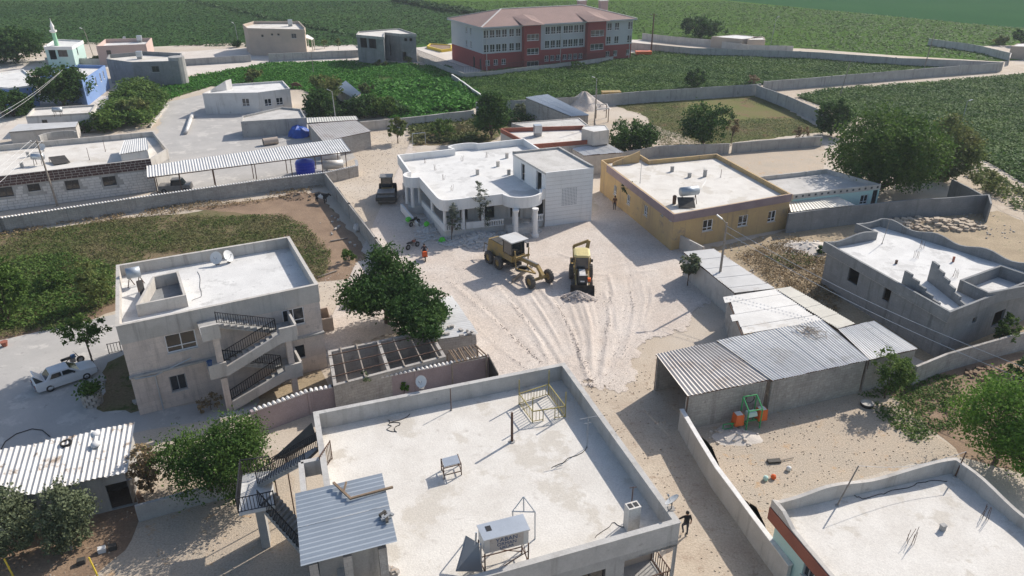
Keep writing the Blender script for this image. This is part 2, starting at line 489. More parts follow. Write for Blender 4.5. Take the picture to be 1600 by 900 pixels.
mat('crop_soil', (.055, .10, .03), (.09, .12, .045), .15, .95, .8, 5.0, (.04, .075, .022), 1.0, .58, fine=.3, spec=0.0)
mat('lawn_soil', (.19, .165, .085), (.14, .165, .06), .12, .95, .7, 6.0, (.21, .14, .09), .35, .54, fine=.25, spec=0.0)
mat('straw_soil', (.38, .30, .20), (.30, .235, .155), .4, .95, .8, 6.0, (.25, .22, .13), .9, .58, fine=.3)
mat('roof_pale', (.66, .63, .58), (.57, .535, .485), .5, .9, .3, 12.0, (.47, .435, .39), 1.5, .61, fine=.15, c4=(.53, .49, .43), s4=.3, t4=.54)
mat('roof_white', (.68, .67, .645), (.58, .57, .55), .5, .9, .3, 12.0, (.40, .395, .38), 1.6, .61, fine=.15, c4=(.52, .51, .49), s4=.35, t4=.55)
mat('roof_dusty', (.55, .53, .50), (.43, .41, .38), .5, .92, .4, 14.0, (.33, .315, .29), 1.4, .58, fine=.16)
mat('plaster', (.52, .49, .45), (.43, .40, .36), .7, .9, .25, 14.0, (.34, .31, .28), 1.2, .62, fine=.1, streak=(.30, .275, .25))
mat('plaster_pink', (.66, .565, .49), (.56, .485, .43), .9, .9, .3, 12.0, (.45, .385, .34), 1.2, .60, fine=.12, brick=(.9, .45), bstr=.4, streak=(.42, .36, .315))
mat('plaster_white', (.64, .62, .595), (.55, .53, .505), .5, .88, .2, 14.0, (.38, .36, .335), .7, .62, fine=.08, streak=(.42, .40, .375))
mat('white_paint', (.78, .765, .74), (.71, .695, .67), .4, .8, .1, 14.0, (.62, .60, .575), 1.0, .65, fine=.05, streak=(.65, .635, .61))
mat('concrete', (.40, .39, .37), (.32, .31, .295), .7, .9, .3, 12.0, (.24, .23, .22), 1.1, .60, fine=.12, streak=(.22, .215, .205))
mat('concrete_parapet', (.48, .465, .44), (.40, .385, .365), .9, .9, .3, 12.0, (.32, .305, .285), 1.4, .61, fine=.1, streak=(.33, .315, .29))
mat('cement_dark', (.26, .265, .265), (.20, .205, .21), .5, .92, .3, 10.0, (.33, .335, .335), .7, .62, fine=.14, brick=(.5, .24), bstr=.25, streak=(.155, .16, .16))
mat('block_wall', (.46, .43, .395), (.37, .345, .315), .6, .92, .5, 8.0, (.28, .26, .235), 1.1, .60, fine=.14, brick=(.45, .22), bstr=.65, streak=(.27, .25, .225))
mat('yellow_plaster', (.50, .355, .175), (.42, .30, .165), .4, .9, .25, 12.0, (.33, .25, .165), .7, .58, fine=.12, streak=(.30, .225, .15))
mat('purple_band', (.25, .185, .19), (.30, .23, .23), .7, .85, .2, 12.0, (.20, .15, .15), 2.0, .62, fine=.1)
mat('terracotta', (.32, .115, .075), (.26, .095, .065), .6, .85, .2, 12.0, fine=.08)
mat('school_red', (.275, .060, .055), (.245, .055, .05), .2, .85, .1, 10.0, fine=.06)
mat('school_grey', (.46, .47, .48), (.41, .42, .44), .15, .85, .1, 10.0, fine=.04)
mat('roof_tile_red', (.29, .195, .17), (.25, .17, .15), .3, .85, .6, 8.0, (.21, .15, .135), .8, .58, fine=.14)
mat('blue_plaster', (.16, .26, .50), (.20, .30, .52), .3, .85, .15, 10.0, fine=.08)
mat('aqua_plaster', (.42, .60, .55), (.48, .62, .58), .3, .85, .1, 10.0, fine=.06)
mat('pink_plaster', (.52, .38, .33), (.46, .35, .31), .3, .88, .15, 10.0, fine=.08)
mat('lilac_wall', (.38, .31, .315), (.32, .26, .265), .7, .9, .3, 10.0, (.26, .22, .21), 1.5, .62, fine=.12)
mat('beige_plaster', (.47, .385, .31), (.40, .33, .275), .5, .9, .2, 10.0, fine=.08)
mat('sheet_white', (.62, .61, .59), (.54, .53, .51), .5, .55, 0, 10.0, (.43, .41, .38), 1.2, .64, metal=.25, fine=.07, spec=.5, c4=(.50, .48, .45), s4=.45, t4=.58)
mat('sheet_grey', (.42, .395, .375), (.36, .335, .315), .6, .6, 0, 10.0, (.29, .255, .23), 1.5, .60, metal=.3, fine=.1, spec=.5, c4=(.34, .30, .27), s4=.5, t4=.56)
mat('sheet_cream', (.56, .54, .48), (.48, .46, .41), .5, .6, 0, 10.0, (.38, .35, .30), 1.4, .64, metal=.2, fine=.06, spec=.5)
mat('sheet_rusty', (.60, .59, .57), (.50, .48, .46), .7, .6, 0, 10.0, (.22, .17, .13), 1.1, .56, metal=.2, fine=.08, spec=.5)
mat('sheet_blue', (.38, .42, .46), (.33, .37, .41), .4, .5, 0, 10.0, metal=.35, fine=.05, spec=.5)
mat('galvanised', (.50, .53, .56), (.42, .45, .48), .8, .4, 0, 10.0, metal=.65, fine=.06, spec=.5)
mat('iron_black', (.025, .025, .028), rough=.5, fine=0)
mat('iron_rust', (.13, .075, .05), (.08, .05, .04), 3.0, .8, fine=.1)
mat('iron_yellow', (.36, .30, .10), (.26, .21, .08), 3.0, .6, fine=.1)
mat('frame_dark', (.05, .05, .055), rough=.5, fine=0)
mat('frame_grey', (.28, .29, .30), rough=.5, fine=0)
mat('pvc_white', (.78, .78, .78), rough=.4, fine=0)
mat('door_metal', (.07, .065, .06), (.10, .09, .085), 2.0, .6, fine=.05)
mat('sill', (.55, .53, .50), (.48, .46, .44), 2.0, .8, fine=.05)
mat('glass', (.018, .024, .03), rough=.06, fine=0, spec=.8)
mat('tile_white', (.72, .70, .67), (.60, .58, .55), 3.0, .85, fine=.08)
mat('wood', (.25, .18, .12), (.18, .13, .09), 3.0, .85, fine=.15)
mat('wood_grey', (.30, .26, .22), (.22, .19, .16), 3.0, .9, fine=.15)
mat('bark', (.13, .095, .07), (.09, .065, .05), 4.0, .95, .6, 15.0, fine=.15)
mat('stone', (.46, .43, .39), (.36, .33, .30), 2.0, .9, .5, 8.0, fine=.15)
mat('rubble_white', (.58, .56, .53), (.46, .44, .42), 1.5, .92, .5, 8.0, fine=.12)
mat('brick_dark', (.105, .06, .055), (.075, .045, .042), 2.0, .88, fine=.12)
mat('stone_white', (.62, .60, .57), (.52, .50, .48), 1.5, .9, .3, 8.0, fine=.1)
mat('tarp_blue', (.03, .10, .42), (.02, .07, .30), 2.0, .5, fine=.1)
mat('plastic_blue', (.02, .05, .50), rough=.35, fine=0)
mat('dish_white', (.62, .62, .61), rough=.5, fine=0)
mat('rubber', (.022, .022, .022), (.05, .045, .04), 3.0, .9, fine=.1)
mat('wheel_dusty', (.13, .115, .10), (.07, .065, .06), 3.0, .95, fine=.15)
mat('machine_yellow', (.36, .24, .075), (.28, .205, .10), 1.5, .7, 0, 10.0, (.20, .16, .11), 2.5, .56, fine=.15)
mat('machine_cream', (.62, .52, .24), (.54, .46, .22), 2.0, .6, fine=.05)
mat('machine_dark', (.045, .042, .038), (.075, .068, .06), 2.0, .7, fine=.1)
mat('machine_steel', (.26, .25, .24), (.20, .19, .18), 2.0, .55, metal=.4, fine=.1)
mat('car_white', (.66, .67, .68), (.60, .60, .60), 1.0, .35, fine=.03, spec=.5)
mat('chrome_grey', (.35, .35, .36), rough=.35, metal=.6, fine=0)
mat('orange_plastic', (.62, .13, .03), rough=.45, fine=0)
mat('green_paint', (.04, .30, .10), rough=.5, fine=0)
mat('lime_plastic', (.10, .55, .05), rough=.6, fine=0)
mat('green_metal', (.32, .36, .10), (.27, .31, .09), 1.5, .6, fine=.06)
mat('minaret_green', (.30, .56, .36), rough=.6, fine=0)
mat('yellow_paint', (.68, .50, .06), rough=.7, fine=.05)
mat('skin', (.36, .21, .14), rough=.6, fine=0)
mat('hair', (.02, .016, .013), rough=.6, fine=0)
mat('cloth_black', (.018, .018, .02), rough=.85, fine=.1)
mat('cloth_denim', (.04, .045, .06), rough=.9, fine=.1)
mat('cloth_orange', (.62, .11, .03), rough=.85, fine=.05)
mat('cloth_white', (.62, .61, .60), rough=.9, fine=.05)
mat('cow_hide', (.10, .05, .03), rough=.9, fine=.1)
mat('wire', (.55, .55, .55), rough=.6, fine=0)
mat('sign_blue', (.03, .07, .16), rough=.6, fine=0)
leafmat('leaf_dark', (.022, .058, .014), (.060, .125, .030), (.080, .145, .036), .3)
leafmat('leaf_mid', (.048, .100, .020), (.115, .188, .040), (.13, .195, .046), .3)
leafmat('leaf_bright', (.075, .16, .022), (.17, .29, .045), (.09, .19, .025), .3)
leafmat('leaf_grey', (.085, .112, .058), (.19, .22, .125), (.13, .15, .085))
leafmat('leaf_deep', (.034, .080, .017), (.090, .160, .034), (.115, .185, .04), .3)
leafmat('leaf_olive', (.08, .12, .035), (.17, .215, .065), (.19, .19, .065), .3)
leafmat('leaf_pine', (.10, .125, .085), (.22, .24, .18), (.25, .26, .21), .3)
leafmat('leaf_dry', (.20, .145, .08), (.34, .26, .15), (.26, .18, .095), .2)
leafmat('leaf_crop', (.042, .100, .020), (.090, .175, .034), (.120, .20, .042), .25, .12)
leafmat('leaf_vivid', (.045, .155, .018), (.09, .25, .035), (.055, .17, .022), .25, .12)
leafmat('leaf_weed', (.075, .105, .028), (.145, .18, .055), (.20, .175, .085), .25, .15)
leafmat('leaf_far', (.034, .076, .024), (.064, .120, .036), (.068, .126, .034), .2, .02)
leafmat('leaf_farlight', (.066, .128, .025), (.105, .182, .036), (.068, .130, .027), .2, .02)

# ------------------------------------------------------------------ ground
def sheet(name, pts, z, m, label=None):
    q = ccw(pts)
    if name not in ('field', 'paved_street'):           # the edge of bare ground is never a ruled line
        rg = random.Random(len(name)+int(abs(q[0].x*3))); out = []; o1 = 0.0
        for a, c in zip(q, q[1:]+q[:1]):
            L0 = (c-a).length; k = max(1, min(90, int(L0/.7))); n_ = Vector((-(c-a).y, (c-a).x)).normalized()
            for j in range(k):
                o1 = o1*.6+rg.uniform(-.3, .3); out.append(a.lerp(c, j/k)+n_*(o1 if L0 > 2 else 0))
        q = out
    b = MB(); b.face(*[(p[0], p[1], z) for p in q])
    return struct(b.build(name, m), label)
b = MB(); b.face((-3000, -300, 0), (3000, -300, 0), (3000, 5000, 0), (-3000, 5000, 0))
struct(b.build('ground', 'soil'))
fa = PP([(-60, 66), (70, 68), (140, 66), (240, 73), (385, 66), (480, 76), (600, 76), (700, 72), (1000, 62), (1030, 60), (1110, 62), (1180, 74), (1260, 76), (1390, 86), (1560, 96), (1610, 92), (1590, 86), (1530, 72), (1610, 70)])
fa = [Vector((-2900, fa[0].y, 0))]+fa+[Vector((2900, fa[-1].y, 0)), Vector((2900, 4900, 0)), Vector((-2900, 4900, 0))]
sheet('field', fa, .004, 'field_far', 'wide dark green crop field stretching behind the village')
hl = PP([(1000, 62), (1030, 60), (1110, 62), (1180, 74), (1260, 76), (1390, 86), (1560, 96), (1610, 92), (1590, 86), (1530, 72), (1610, 70)])
hd = (P(770, 26)-P(615, 1))
hedge_a, hedge_b = P(1010, 62), P(770, 26)
hfar = P(615, 0)+(P(615, 0)-P(770, 26))*1.0
tl0, tl1 = P(1130, 0), P(1610, 46)
lp = [P(990, 62)]+hl+[P(1640, 52), tl1, tl0, P(1000, -14), P(560, -14), P(615, 0), hedge_b]
sheet('field', lp, .008, 'field_light', 'lighter yellow green field behind the school')
sheet('field', [tl0, tl1, P(1750, 55), P(2300, 0), P(1600, -40), P(1000, -14)], .012, 'field_teal', 'bluish green field beyond the lighter one')
Z_D = PP([(205, 152), (262, 134), (300, 120), (424, 99), (560, 96), (700, 104), (765, 157), (735, 172), (640, 190), (590, 180), (470, 140), (330, 135), (258, 157)])
Z_E = PP([(720, 122), (770, 112), (900, 99), (958, 88), (1060, 80), (1200, 88), (1545, 104), (1190, 133), (930, 150), (822, 160), (764, 160)])
Z_F = PP([(1246, 152), (1290, 141), (1450, 130), (1700, 108), (1900, 100), (1900, 360), (1640, 312), (1560, 262), (1508, 236), (1430, 205), (1300, 172)])
Z_H = PP([(1010, 182), (960, 165), (1020, 160), (1192, 148), (1290, 206), (1160, 221), (1040, 236)])
Z_I = PP([(-120, 380), (0, 366), (170, 344), (300, 331), (500, 303), (520, 330), (575, 400), (540, 436), (498, 440), (455, 385), (180, 420), (182, 478), (100, 512), (-120, 545)])
sheet('field', Z_D, .004, 'crop_soil', 'small vivid green plot beside the grey unfinished block')
sheet('field', Z_E, .016, 'crop_soil', 'walled crop field in front of the school')
sheet('field', Z_F, .004, 'crop_soil', 'large cotton field beside the bending track')
sheet('yard_lawn', Z_H, .004, 'lawn_soil')
sheet('garden_plot', Z_I, .004, 'weed_soil')
sheet('bare_earth', PP([(300, 326), (500, 300), (520, 330), (585, 400), (560, 430), (500, 440), (440, 372), (455, 345), (380, 335)]), .008, 'earth')
sheet('bare_earth', PP([(-100, 548), (0, 524), (95, 505), (190, 470), (190, 480), (100, 520), (-100, 560)]), .008, 'earth')
sheet('paved_street', PP([(-200, 560), (0, 532), (185, 490), (245, 640), (430, 612), (432, 640), (230, 672), (-40, 735), (-200, 760)]), .010, 'asphalt_dust')
sheet('courtyard', PP([(1060, 640), (1085, 668), (1370, 603), (1420, 640), (1500, 712), (1230, 775), (1215, 885), (1125, 770)]), .006, 'courtyard')
sheet('dirt_track', PP([(905, 585), (985, 560), (1040, 560), (1072, 640), (1225, 880), (1280, 960), (1010, 1000), (1040, 860)]), .006, 'dirt_track')
sheet('dirt_track', PP([(1195, 132), (1575, 104), (1640, 96), (1640, 108), (1430, 124), (1290, 137), (1245, 145), (1252, 158), (1320, 178), (1425, 205), (1510, 245), (1640, 310), (1640, 370), (1480, 280), (1380, 225), (1268, 176), (1225, 152)]), .020, 'dirt_track')
sheet('dry_weed_lot', PP([(1110, 385), (1235, 360), (1470, 335), (1560, 330), (1640, 360), (1640, 620), (1440, 560), (1330, 520), (1210, 450)]), .004, 'straw_soil')
sheet('garden_soil', PP([(1370, 603), (1435, 575), (1640, 540), (1700, 760), (1500, 712), (1420, 640)]), .008, 'earth')
sheet('garden_soil', PP([(640, 196), (740, 178), (810, 190), (760, 225), (640, 228)]), .006, 'weed_soil')
sheet('yard_concrete', PP([(255, 160), (320, 148), (380, 165), (480, 180), (560, 245), (500, 275), (300, 300), (240, 250)]), .006, 'asphalt_dust')
sheet('yard_concrete', PP([(-60, 180), (20, 150), (150, 150), (210, 150), (150, 205), (-60, 225)]), .006, 'gravel_dust')
sheet('village_road', PP([(275, 105), (420, 92), (640, 84), (700, 100), (640, 98), (420, 106), (290, 118)]), .012, 'gravel_dust')
sheet('village_road', PP([(-60, 95), (170, 88), (390, 74), (560, 70), (640, 88), (420, 92), (-60, 120)]), .016, 'gravel_dust')
sheet('school_yard', PP([(640, 76), (705, 68), (1000, 62), (1060, 80), (960, 90), (760, 112), (715, 122)]), .024, 'gravel_dust')
sheet('yard_concrete', PP([(200, 760), (430, 700), (470, 780), (520, 960), (60, 1000), (0, 880)]), .006, 'courtyard')
sheet('gravel_yard', PP([(990, 184), (1130, 235), (1290, 225), (1290, 270), (1180, 275), (1120, 243), (960, 235), (915, 190)]), .006, 'courtyard')

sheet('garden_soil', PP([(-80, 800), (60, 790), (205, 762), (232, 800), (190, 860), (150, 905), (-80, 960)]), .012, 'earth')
sheet('garden_soil', PP([(172, 566), (205, 548), (242, 560), (262, 632), (205, 648), (150, 640)]), .014, 'weed_soil')
sheet('garden_soil', PP([(400, 602), (500, 575), (520, 600), (480, 625), (395, 645)]), .014, 'straw_soil')
# the gravel spread over the square: windrows and wheel tracks are real relief
def pip(x, y, poly):
    n = len(poly); ins = np.zeros(x.shape, bool)
    for i in range(n):
        x0, y0 = poly[i-1][0], poly[i-1][1]; x1, y1 = poly[i][0], poly[i][1]
        if abs(y1-y0) < 1e-9: continue
        c = ((y0 > y) != (y1 > y)) & (x < (x1-x0)*(y-y0)/(y1-y0)+x0)
        ins ^= c
    return ins
def vnoise(x, y, s, seed):
    r = np.random.RandomState(seed); g = r.rand(64, 64)
    X, Y = x/s, y/s; xi = np.floor(X).astype(int); yi = np.floor(Y).astype(int); fx, fy = X-xi, Y-yi
    fx = fx*fx*(3-2*fx); fy = fy*fy*(3-2*fy)
    G = lambda a, b: g[a % 64, b % 64]
    return (G(xi, yi)*(1-fx)+G(xi+1, yi)*fx)*(1-fy)+(G(xi, yi+1)*(1-fx)+G(xi+1, yi+1)*fx)*fy
GP = PP([(498, 278), (525, 252), (545, 200), (600, 190), (650, 215), (655, 330), (700, 385), (780, 375), (930, 335), (935, 300), (960, 315), (1062, 380), (1080, 405), (1110, 470), (1075, 505), (1015, 530), (985, 575), (960, 615), (915, 600), (860, 600), (770, 590), (720, 520), (660, 520), (560, 540), (500, 560), (498, 440), (575, 400)])
rid = [  # (points, height, half width)
    ([(845, 455), (870, 480), (893, 520), (910, 565), (924, 605)], .26, .38), ([(835, 462), (855, 490), (880, 540), (900, 590)], -.10, .45),
    ([(800, 474), (825, 505), (845, 540), (860, 575)], .16, .32), ([(700, 440), (760, 490), (820, 545), (865, 585)], .14, .35),
    ([(690, 465), (740, 510), (800, 560), (845, 592)], .12, .3), ([(955, 465), (950, 510), (944, 570)], .18, .34), ([(940, 460), (938, 520), (934, 590)], -.08, .5),
    ([(985, 455), (992, 490), (985, 520), (972, 560)], .15, .3), ([(1000, 440), (1008, 470), (1000, 510)], .13, .3), ([(975, 400), (988, 440), (990, 490)], -.09, .35), ([(1015, 430), (1016, 480)], -.08, .3),
    ([(920, 440), (960, 435), (1010, 425)], .07, .4), ([(770, 430), (720, 420), (670, 420)], .08, .4), ([(715, 400), (745, 440), (790, 480)], -.07, .3), ([(700, 408), (728, 448), (772, 490)], -.07, .3),
    ([(905, 470), (920, 500), (928, 560)], .10, .3), ([(872, 470), (905, 530), (922, 590)], -.07, .3), ([(965, 480), (962, 540), (950, 590)], -.06, .28), ([(815, 515), (850, 560), (880, 592)], -.07, .28)]
rid = [(p_, h_*.30, w_*.55) for p_, h_, w_ in rid]
_ra = [(688, 432), (735, 470), (800, 535), (865, 592)]; _rb = [(1015, 425), (1018, 470), (1003, 520), (958, 592)]
_rr = random.Random(12)
for _i in range(34):
    s_ = _rr.random(); t0_, t1_ = _rr.uniform(0, .35), _rr.uniform(.6, 1.0); q_ = []
    for k_ in range(6):
        f_ = (t0_+(t1_-t0_)*k_/5)*3; j_ = min(2, int(f_)); u_ = f_-j_
        xa = _ra[j_][0]*(1-u_)+_ra[j_+1][0]*u_; ya = _ra[j_][1]*(1-u_)+_ra[j_+1][1]*u_; xb = _rb[j_][0]*(1-u_)+_rb[j_+1][0]*u_; yb = _rb[j_][1]*(1-u_)+_rb[j_+1][1]*u_
        q_.append((xa+(xb-xa)*s_+_rr.uniform(-1.5, 1.5), ya+(yb-ya)*s_))
    rid.append((q_, _rr.choice((-.05, -.04, .045, .06)), _rr.uniform(.12, .2)))
for _i in range(10):
    x_ = _rr.uniform(690, 1000); y_ = _rr.uniform(395, 440); rid.append(([(x_, y_), (x_+_rr.uniform(20, 60), y_+_rr.uniform(-18, 18))], _rr.choice((-.05, .06)), .2))
xs = np.arange(-16, 25, .15); ys = np.arange(43, 128, .2)
X, Y = np.meshgrid(xs, ys)
inside = pip(X+1.6*(vnoise(X, Y, 1.7, 21)-.5)+.8*(vnoise(X, Y, .6, 22)-.5), Y+1.6*(vnoise(X, Y, 1.9, 23)-.5)+.8*(vnoise(X, Y, .5, 24)-.5), GP)
Zg = .02+.04*vnoise(X, Y, 3.5, 1)+.012*vnoise(X, Y, .7, 2)+.012*vnoise(X, Y, .33, 3)
wob = vnoise(X, Y, 5.0, 5)
for pts, h, w in rid:
    q = PP(pts); dmin = np.full(X.shape, 1e9)
    for a, c in zip(q, q[1:]):
        dx, dy = c.x-a.x, c.y-a.y; L2 = dx*dx+dy*dy
        t_ = np.clip(((X-a.x)*dx+(Y-a.y)*dy)/L2, 0, 1)
        dmin = np.minimum(dmin, np.hypot(X-a.x-t_*dx, Y-a.y-t_*dy))
    Zg += h*np.exp(-(dmin/w)**2)*(.6+.8*wob)
idx = -np.ones(X.shape, int); keep = inside.copy()
keep[1:, :] |= inside[:-1, :]; keep[:, 1:] |= inside[:, :-1]; keep[1:, 1:] |= inside[:-1, :-1]
idx[keep] = np.arange(keep.sum())
edge = inside.astype(float)
for _ in range(4): edge = (edge+np.roll(edge, 1, 0)+np.roll(edge, -1, 0)+np.roll(edge, 1, 1)+np.roll(edge, -1, 1))/5
Zg = .014+np.maximum(Zg-.014, .004)*np.clip((edge-.4)/.5, .03, 1)
cells = inside[:-1, :-1]
jj, ii = np.nonzero(cells)
fc = np.stack([idx[jj, ii], idx[jj, ii+1], idx[jj+1, ii+1], idx[jj+1, ii]], 1)
fc = fc[(fc >= 0).all(1)]
me = bpy.data.meshes.new('gravel_spread')
vv = np.stack([X[keep], Y[keep], Zg[keep]], 1)
me.from_pydata(vv.tolist(), [], fc.tolist())
me.polygons.foreach_set('use_smooth', [True]*len(me.polygons)); me.materials.append(M['gravel'])
go = bpy.data.objects.new('gravel_spread', me); C.objects.link(go); struct(go)

# ------------------------------------------------------------------ plants that nobody could count
def quads_mesh(name, cen, size, m, rng, aspect=1.6, flat=0.5, parent=None, tri=False):
    """leaf faces: centre array (n,3), size array (n)"""
    n = len(cen)
    if n == 0: return None
    nrm = rng.normal(size=(n, 3)); nrm[:, 2] = np.abs(nrm[:, 2])+flat; nrm /= np.linalg.norm(nrm, axis=1)[:, None]
    t = rng.normal(size=(n, 3)); t -= nrm*(t*nrm).sum(1)[:, None]; t /= np.linalg.norm(t, axis=1)[:, None]
    s = np.cross(nrm, t)
    t = t*size[:, None]*.5*aspect; s = s*size[:, None]*.5
    v = np.stack([cen-t, cen+s*.9-t*.1, cen+t, cen-s*.9-t*.1], 1).reshape(-1, 3)
    if parent is not None:
        o0 = ORG[parent.name]; v = v-np.array(o0)[None]
    me = bpy.data.meshes.new(name)
    me.vertices.add(4*n); me.vertices.foreach_set('co', v.astype(np.float32).ravel())
    me.loops.add(4*n); me.loops.foreach_set('vertex_index', np.arange(4*n, dtype=np.int32))
    me.polygons.add(n); me.polygons.foreach_set('loop_start', np.arange(0, 4*n, 4, dtype=np.int32))
    me.update(calc_edges=True)
    me.materials.append(M[m])
    ob = bpy.data.objects.new(name, me); C.objects.link(ob)
    if parent is not None: ob.parent = parent; ORG[ob.name] = ORG[parent.name]
    return ob
def scatter(name, label, cat, poly, dens, size, hgt, m, seed, k=4, spread=.35, rows=None, patch=None, cut=.0, flat=.9):
    rng = np.random.RandomState(seed)
    x0, x1 = min(p[0] for p in poly), max(p[0] for p in poly); y0, y1 = min(p[1] for p in poly), max(p[1] for p in poly)
    n = int((x1-x0)*(y1-y0)*dens)
    x = rng.uniform(x0, x1, n); y = rng.uniform(y0, y1, n)
    if rows:
        sp, an = rows; ca, sa = math.cos(an), math.sin(an)
        u = x*ca+y*sa; w = -x*sa+y*ca; w = np.round(w/sp)*sp+rng.normal(size=n)*sp*.13
        x, y = u*ca-w*sa, u*sa+w*ca
    ok = pip(x, y, poly)
    if patch: ok &= vnoise(x, y, patch, seed+9) > cut+rng.uniform(-.12, .12, n)
    x, y = x[ok], y[ok]; n = len(x)
    hv = hgt*(.55+.6*vnoise(x, y, 4.0, seed+3)+.25*rng.rand(n))
    cx = np.repeat(x, k)+rng.normal(size=n*k)*spread; cy = np.repeat(y, k)+rng.normal(size=n*k)*spread
    cz = np.repeat(hv, k)*rng.uniform(.25, 1.0, n*k)+.03
    o = quads_mesh(name, np.stack([cx, cy, cz], 1), size*rng.uniform(.6, 1.35, n*k), m, rng, 1.6, flat)
    return tag(o, label, cat, None, 'stuff')
scatter('weeds', 'tangled dark green weeds covering the garden plot behind the two storey house', 'weeds', PP([(-120, 382), (0, 368), (170, 346), (270, 336), (340, 340), (440, 336), (475, 352), (515, 395), (512, 425), (498, 440), (455, 385), (180, 420), (182, 478), (100, 512), (-120, 545)]), 22, .12, .22, 'leaf_weed', 1, 5, .2, patch=4.0, cut=.30)
scatter('weeds', 'denser deep green weeds at the corner of the garden plot by the street', 'weeds', PP([(-120, 420), (0, 405), (110, 398), (180, 420), (180, 470), (95, 500), (-120, 540)]), 16, .17, .45, 'leaf_mid', 2, 5, .3, patch=4.0, cut=.2)
scatter('crop_plants', 'low bushy crop plants in the walled field before the school', 'crop', Z_E, 9.0, .28, .55, 'leaf_crop', 3, 4, .35, rows=(.9, .12), flat=1.6)
scatter('crop_plants', 'bushy cotton plants in the large field by the bending track', 'crop', Z_F, 9.0, .27, .55, 'leaf_crop', 4, 4, .3, patch=6.0, cut=.10, flat=1.6)
scatter('crop_plants', 'vivid green vegetable plants beside the grey unfinished block', 'crop', Z_D, 6.0, .34, .35, 'leaf_vivid', 5, 4, .35, patch=7.0, cut=.15)
scatter('crop_plants', 'taller leafy bean rows by the bushy trees and plot wall', 'crop', PP([(600, 140), (700, 128), (760, 158), (730, 172), (640, 182), (590, 170)]), 3.0, .6, 1.1, 'leaf_vivid', 6, 5, .5, rows=(2.2, 2.3))
scatter('grass', 'thin patchy grass on the brown yard inside the grey wall', 'grass', Z_H, 30, .12, .04, 'leaf_weed', 7, 2, .15, patch=9.0, cut=.36, flat=2.0)
scatter('dry_weeds', 'straw coloured dry weeds on the lot left of the grey house', 'weeds', PP([(1150, 400), (1240, 372), (1300, 400), (1310, 480), (1300, 500), (1200, 440)]), 16, .13, .28, 'leaf_dry', 8, 5, .2, patch=2.5, cut=.30)
scatter('dry_weeds', 'dry brown weeds along the foot of the tiled garden wall', 'weeds', PP([(0, 360), (250, 322), (500, 292), (500, 304), (250, 338), (0, 372)]), 9, .14, .3, 'leaf_dry', 9, 5, .2, patch=2.5, cut=.4)
scatter('grass', 'green grass growing along the foot of the shed wall in the courtyard', 'grass', PP([(1350, 618), (1440, 582), (1500, 590), (1490, 670), (1430, 690), (1370, 650)]), 22, .13, .14, 'leaf_mid', 10, 5, .2, patch=2.0, cut=.28)
scatter('weeds', 'scrubby weeds on the verge between track and cotton field', 'weeds', PP([(1480, 232), (1560, 275), (1640, 325), (1640, 360), (1540, 300), (1470, 245)]), 5, .3, .5, 'leaf_olive', 11, 4, .25, patch=3.0, cut=.35)
scatter('weeds', 'weedy greens in the small garden behind the white villa', 'weeds', PP([(640, 198), (740, 180), (800, 192), (755, 222), (645, 226)]), 5, .35, .5, 'leaf_weed', 12, 5, .3, patch=4.0, cut=.35)
scatter('weeds', 'green weeds at the edge of the dry lot by the rubble', 'weeds', PP([(1190, 402), (1250, 396), (1290, 408), (1240, 420)]), 9, .2, .2, 'leaf_mid', 13, 4, .2, patch=2.0, cut=.4)
farL = [p for p in PP([(-40, 66), (240, 72), (480, 74), (700, 70), (700, 62), (770, 28), (620, 2), (-100, 2)])]
scatter('crop_plants', 'far dark crop rows of the wide field behind the village', 'crop', farL, 1.9, .42, .26, 'leaf_far', 14, 2, .22, rows=(2.6, .25), flat=2.6)
farR = PP([(1000, 62), (1110, 62), (1260, 76), (1560, 96), (1530, 72), (1620, 68), (1620, 46), (1130, 2), (620, 2), (770, 26), (990, 50)])
scatter('crop_plants', 'far light green crop of the field beyond the school', 'crop', farR, 1.5, .42, .24, 'leaf_farlight', 15, 2, .3, rows=(2.4, -.1), flat=3.0)
scatter('crop_plants', 'dark line of tall plants along the edge between two fields', 'crop', PP([(615, 0), (770, 25), (771, 27.5), (700, 19), (612, 2)]), 1.2, .9, 1.6, 'leaf_far', 16, 5, .7)
scatter('garden_greens', 'rank tangled greenery filling the garden between small white house and mesh fence', 'plants', PP([(152, 206), (236, 200), (262, 160), (230, 138), (196, 142), (168, 176)]), 7, .38, 2.2, 'leaf_mid', 21, 7, .5, patch=4.0, cut=.12)
scatter('garden_greens', 'low dark green growth under the trees by the field shed', 'plants', PP([(478, 190), (600, 184), (640, 182), (620, 165), (540, 160), (485, 168)]), 6, .36, 1.5, 'leaf_dark', 22, 7, .5, patch=4.0, cut=.15)
scatter('garden_greens', 'dark undergrowth round the barn corner and big villa tree', 'plants', PP([(745, 205), (800, 195), (880, 188), (880, 182), (815, 178), (750, 182)]), 6, .34, 1.2, 'leaf_dark', 23, 6, .4, patch=4.0, cut=.2)
scatter('ditch_weeds', 'thin dark line of weeds along a ditch through the far field', 'weeds', PP([(300, 0), (400, 23), (600, 66), (604, 69), (398, 26), (292, 1)]), .9, .7, .7, 'leaf_far', 24, 4, .5)
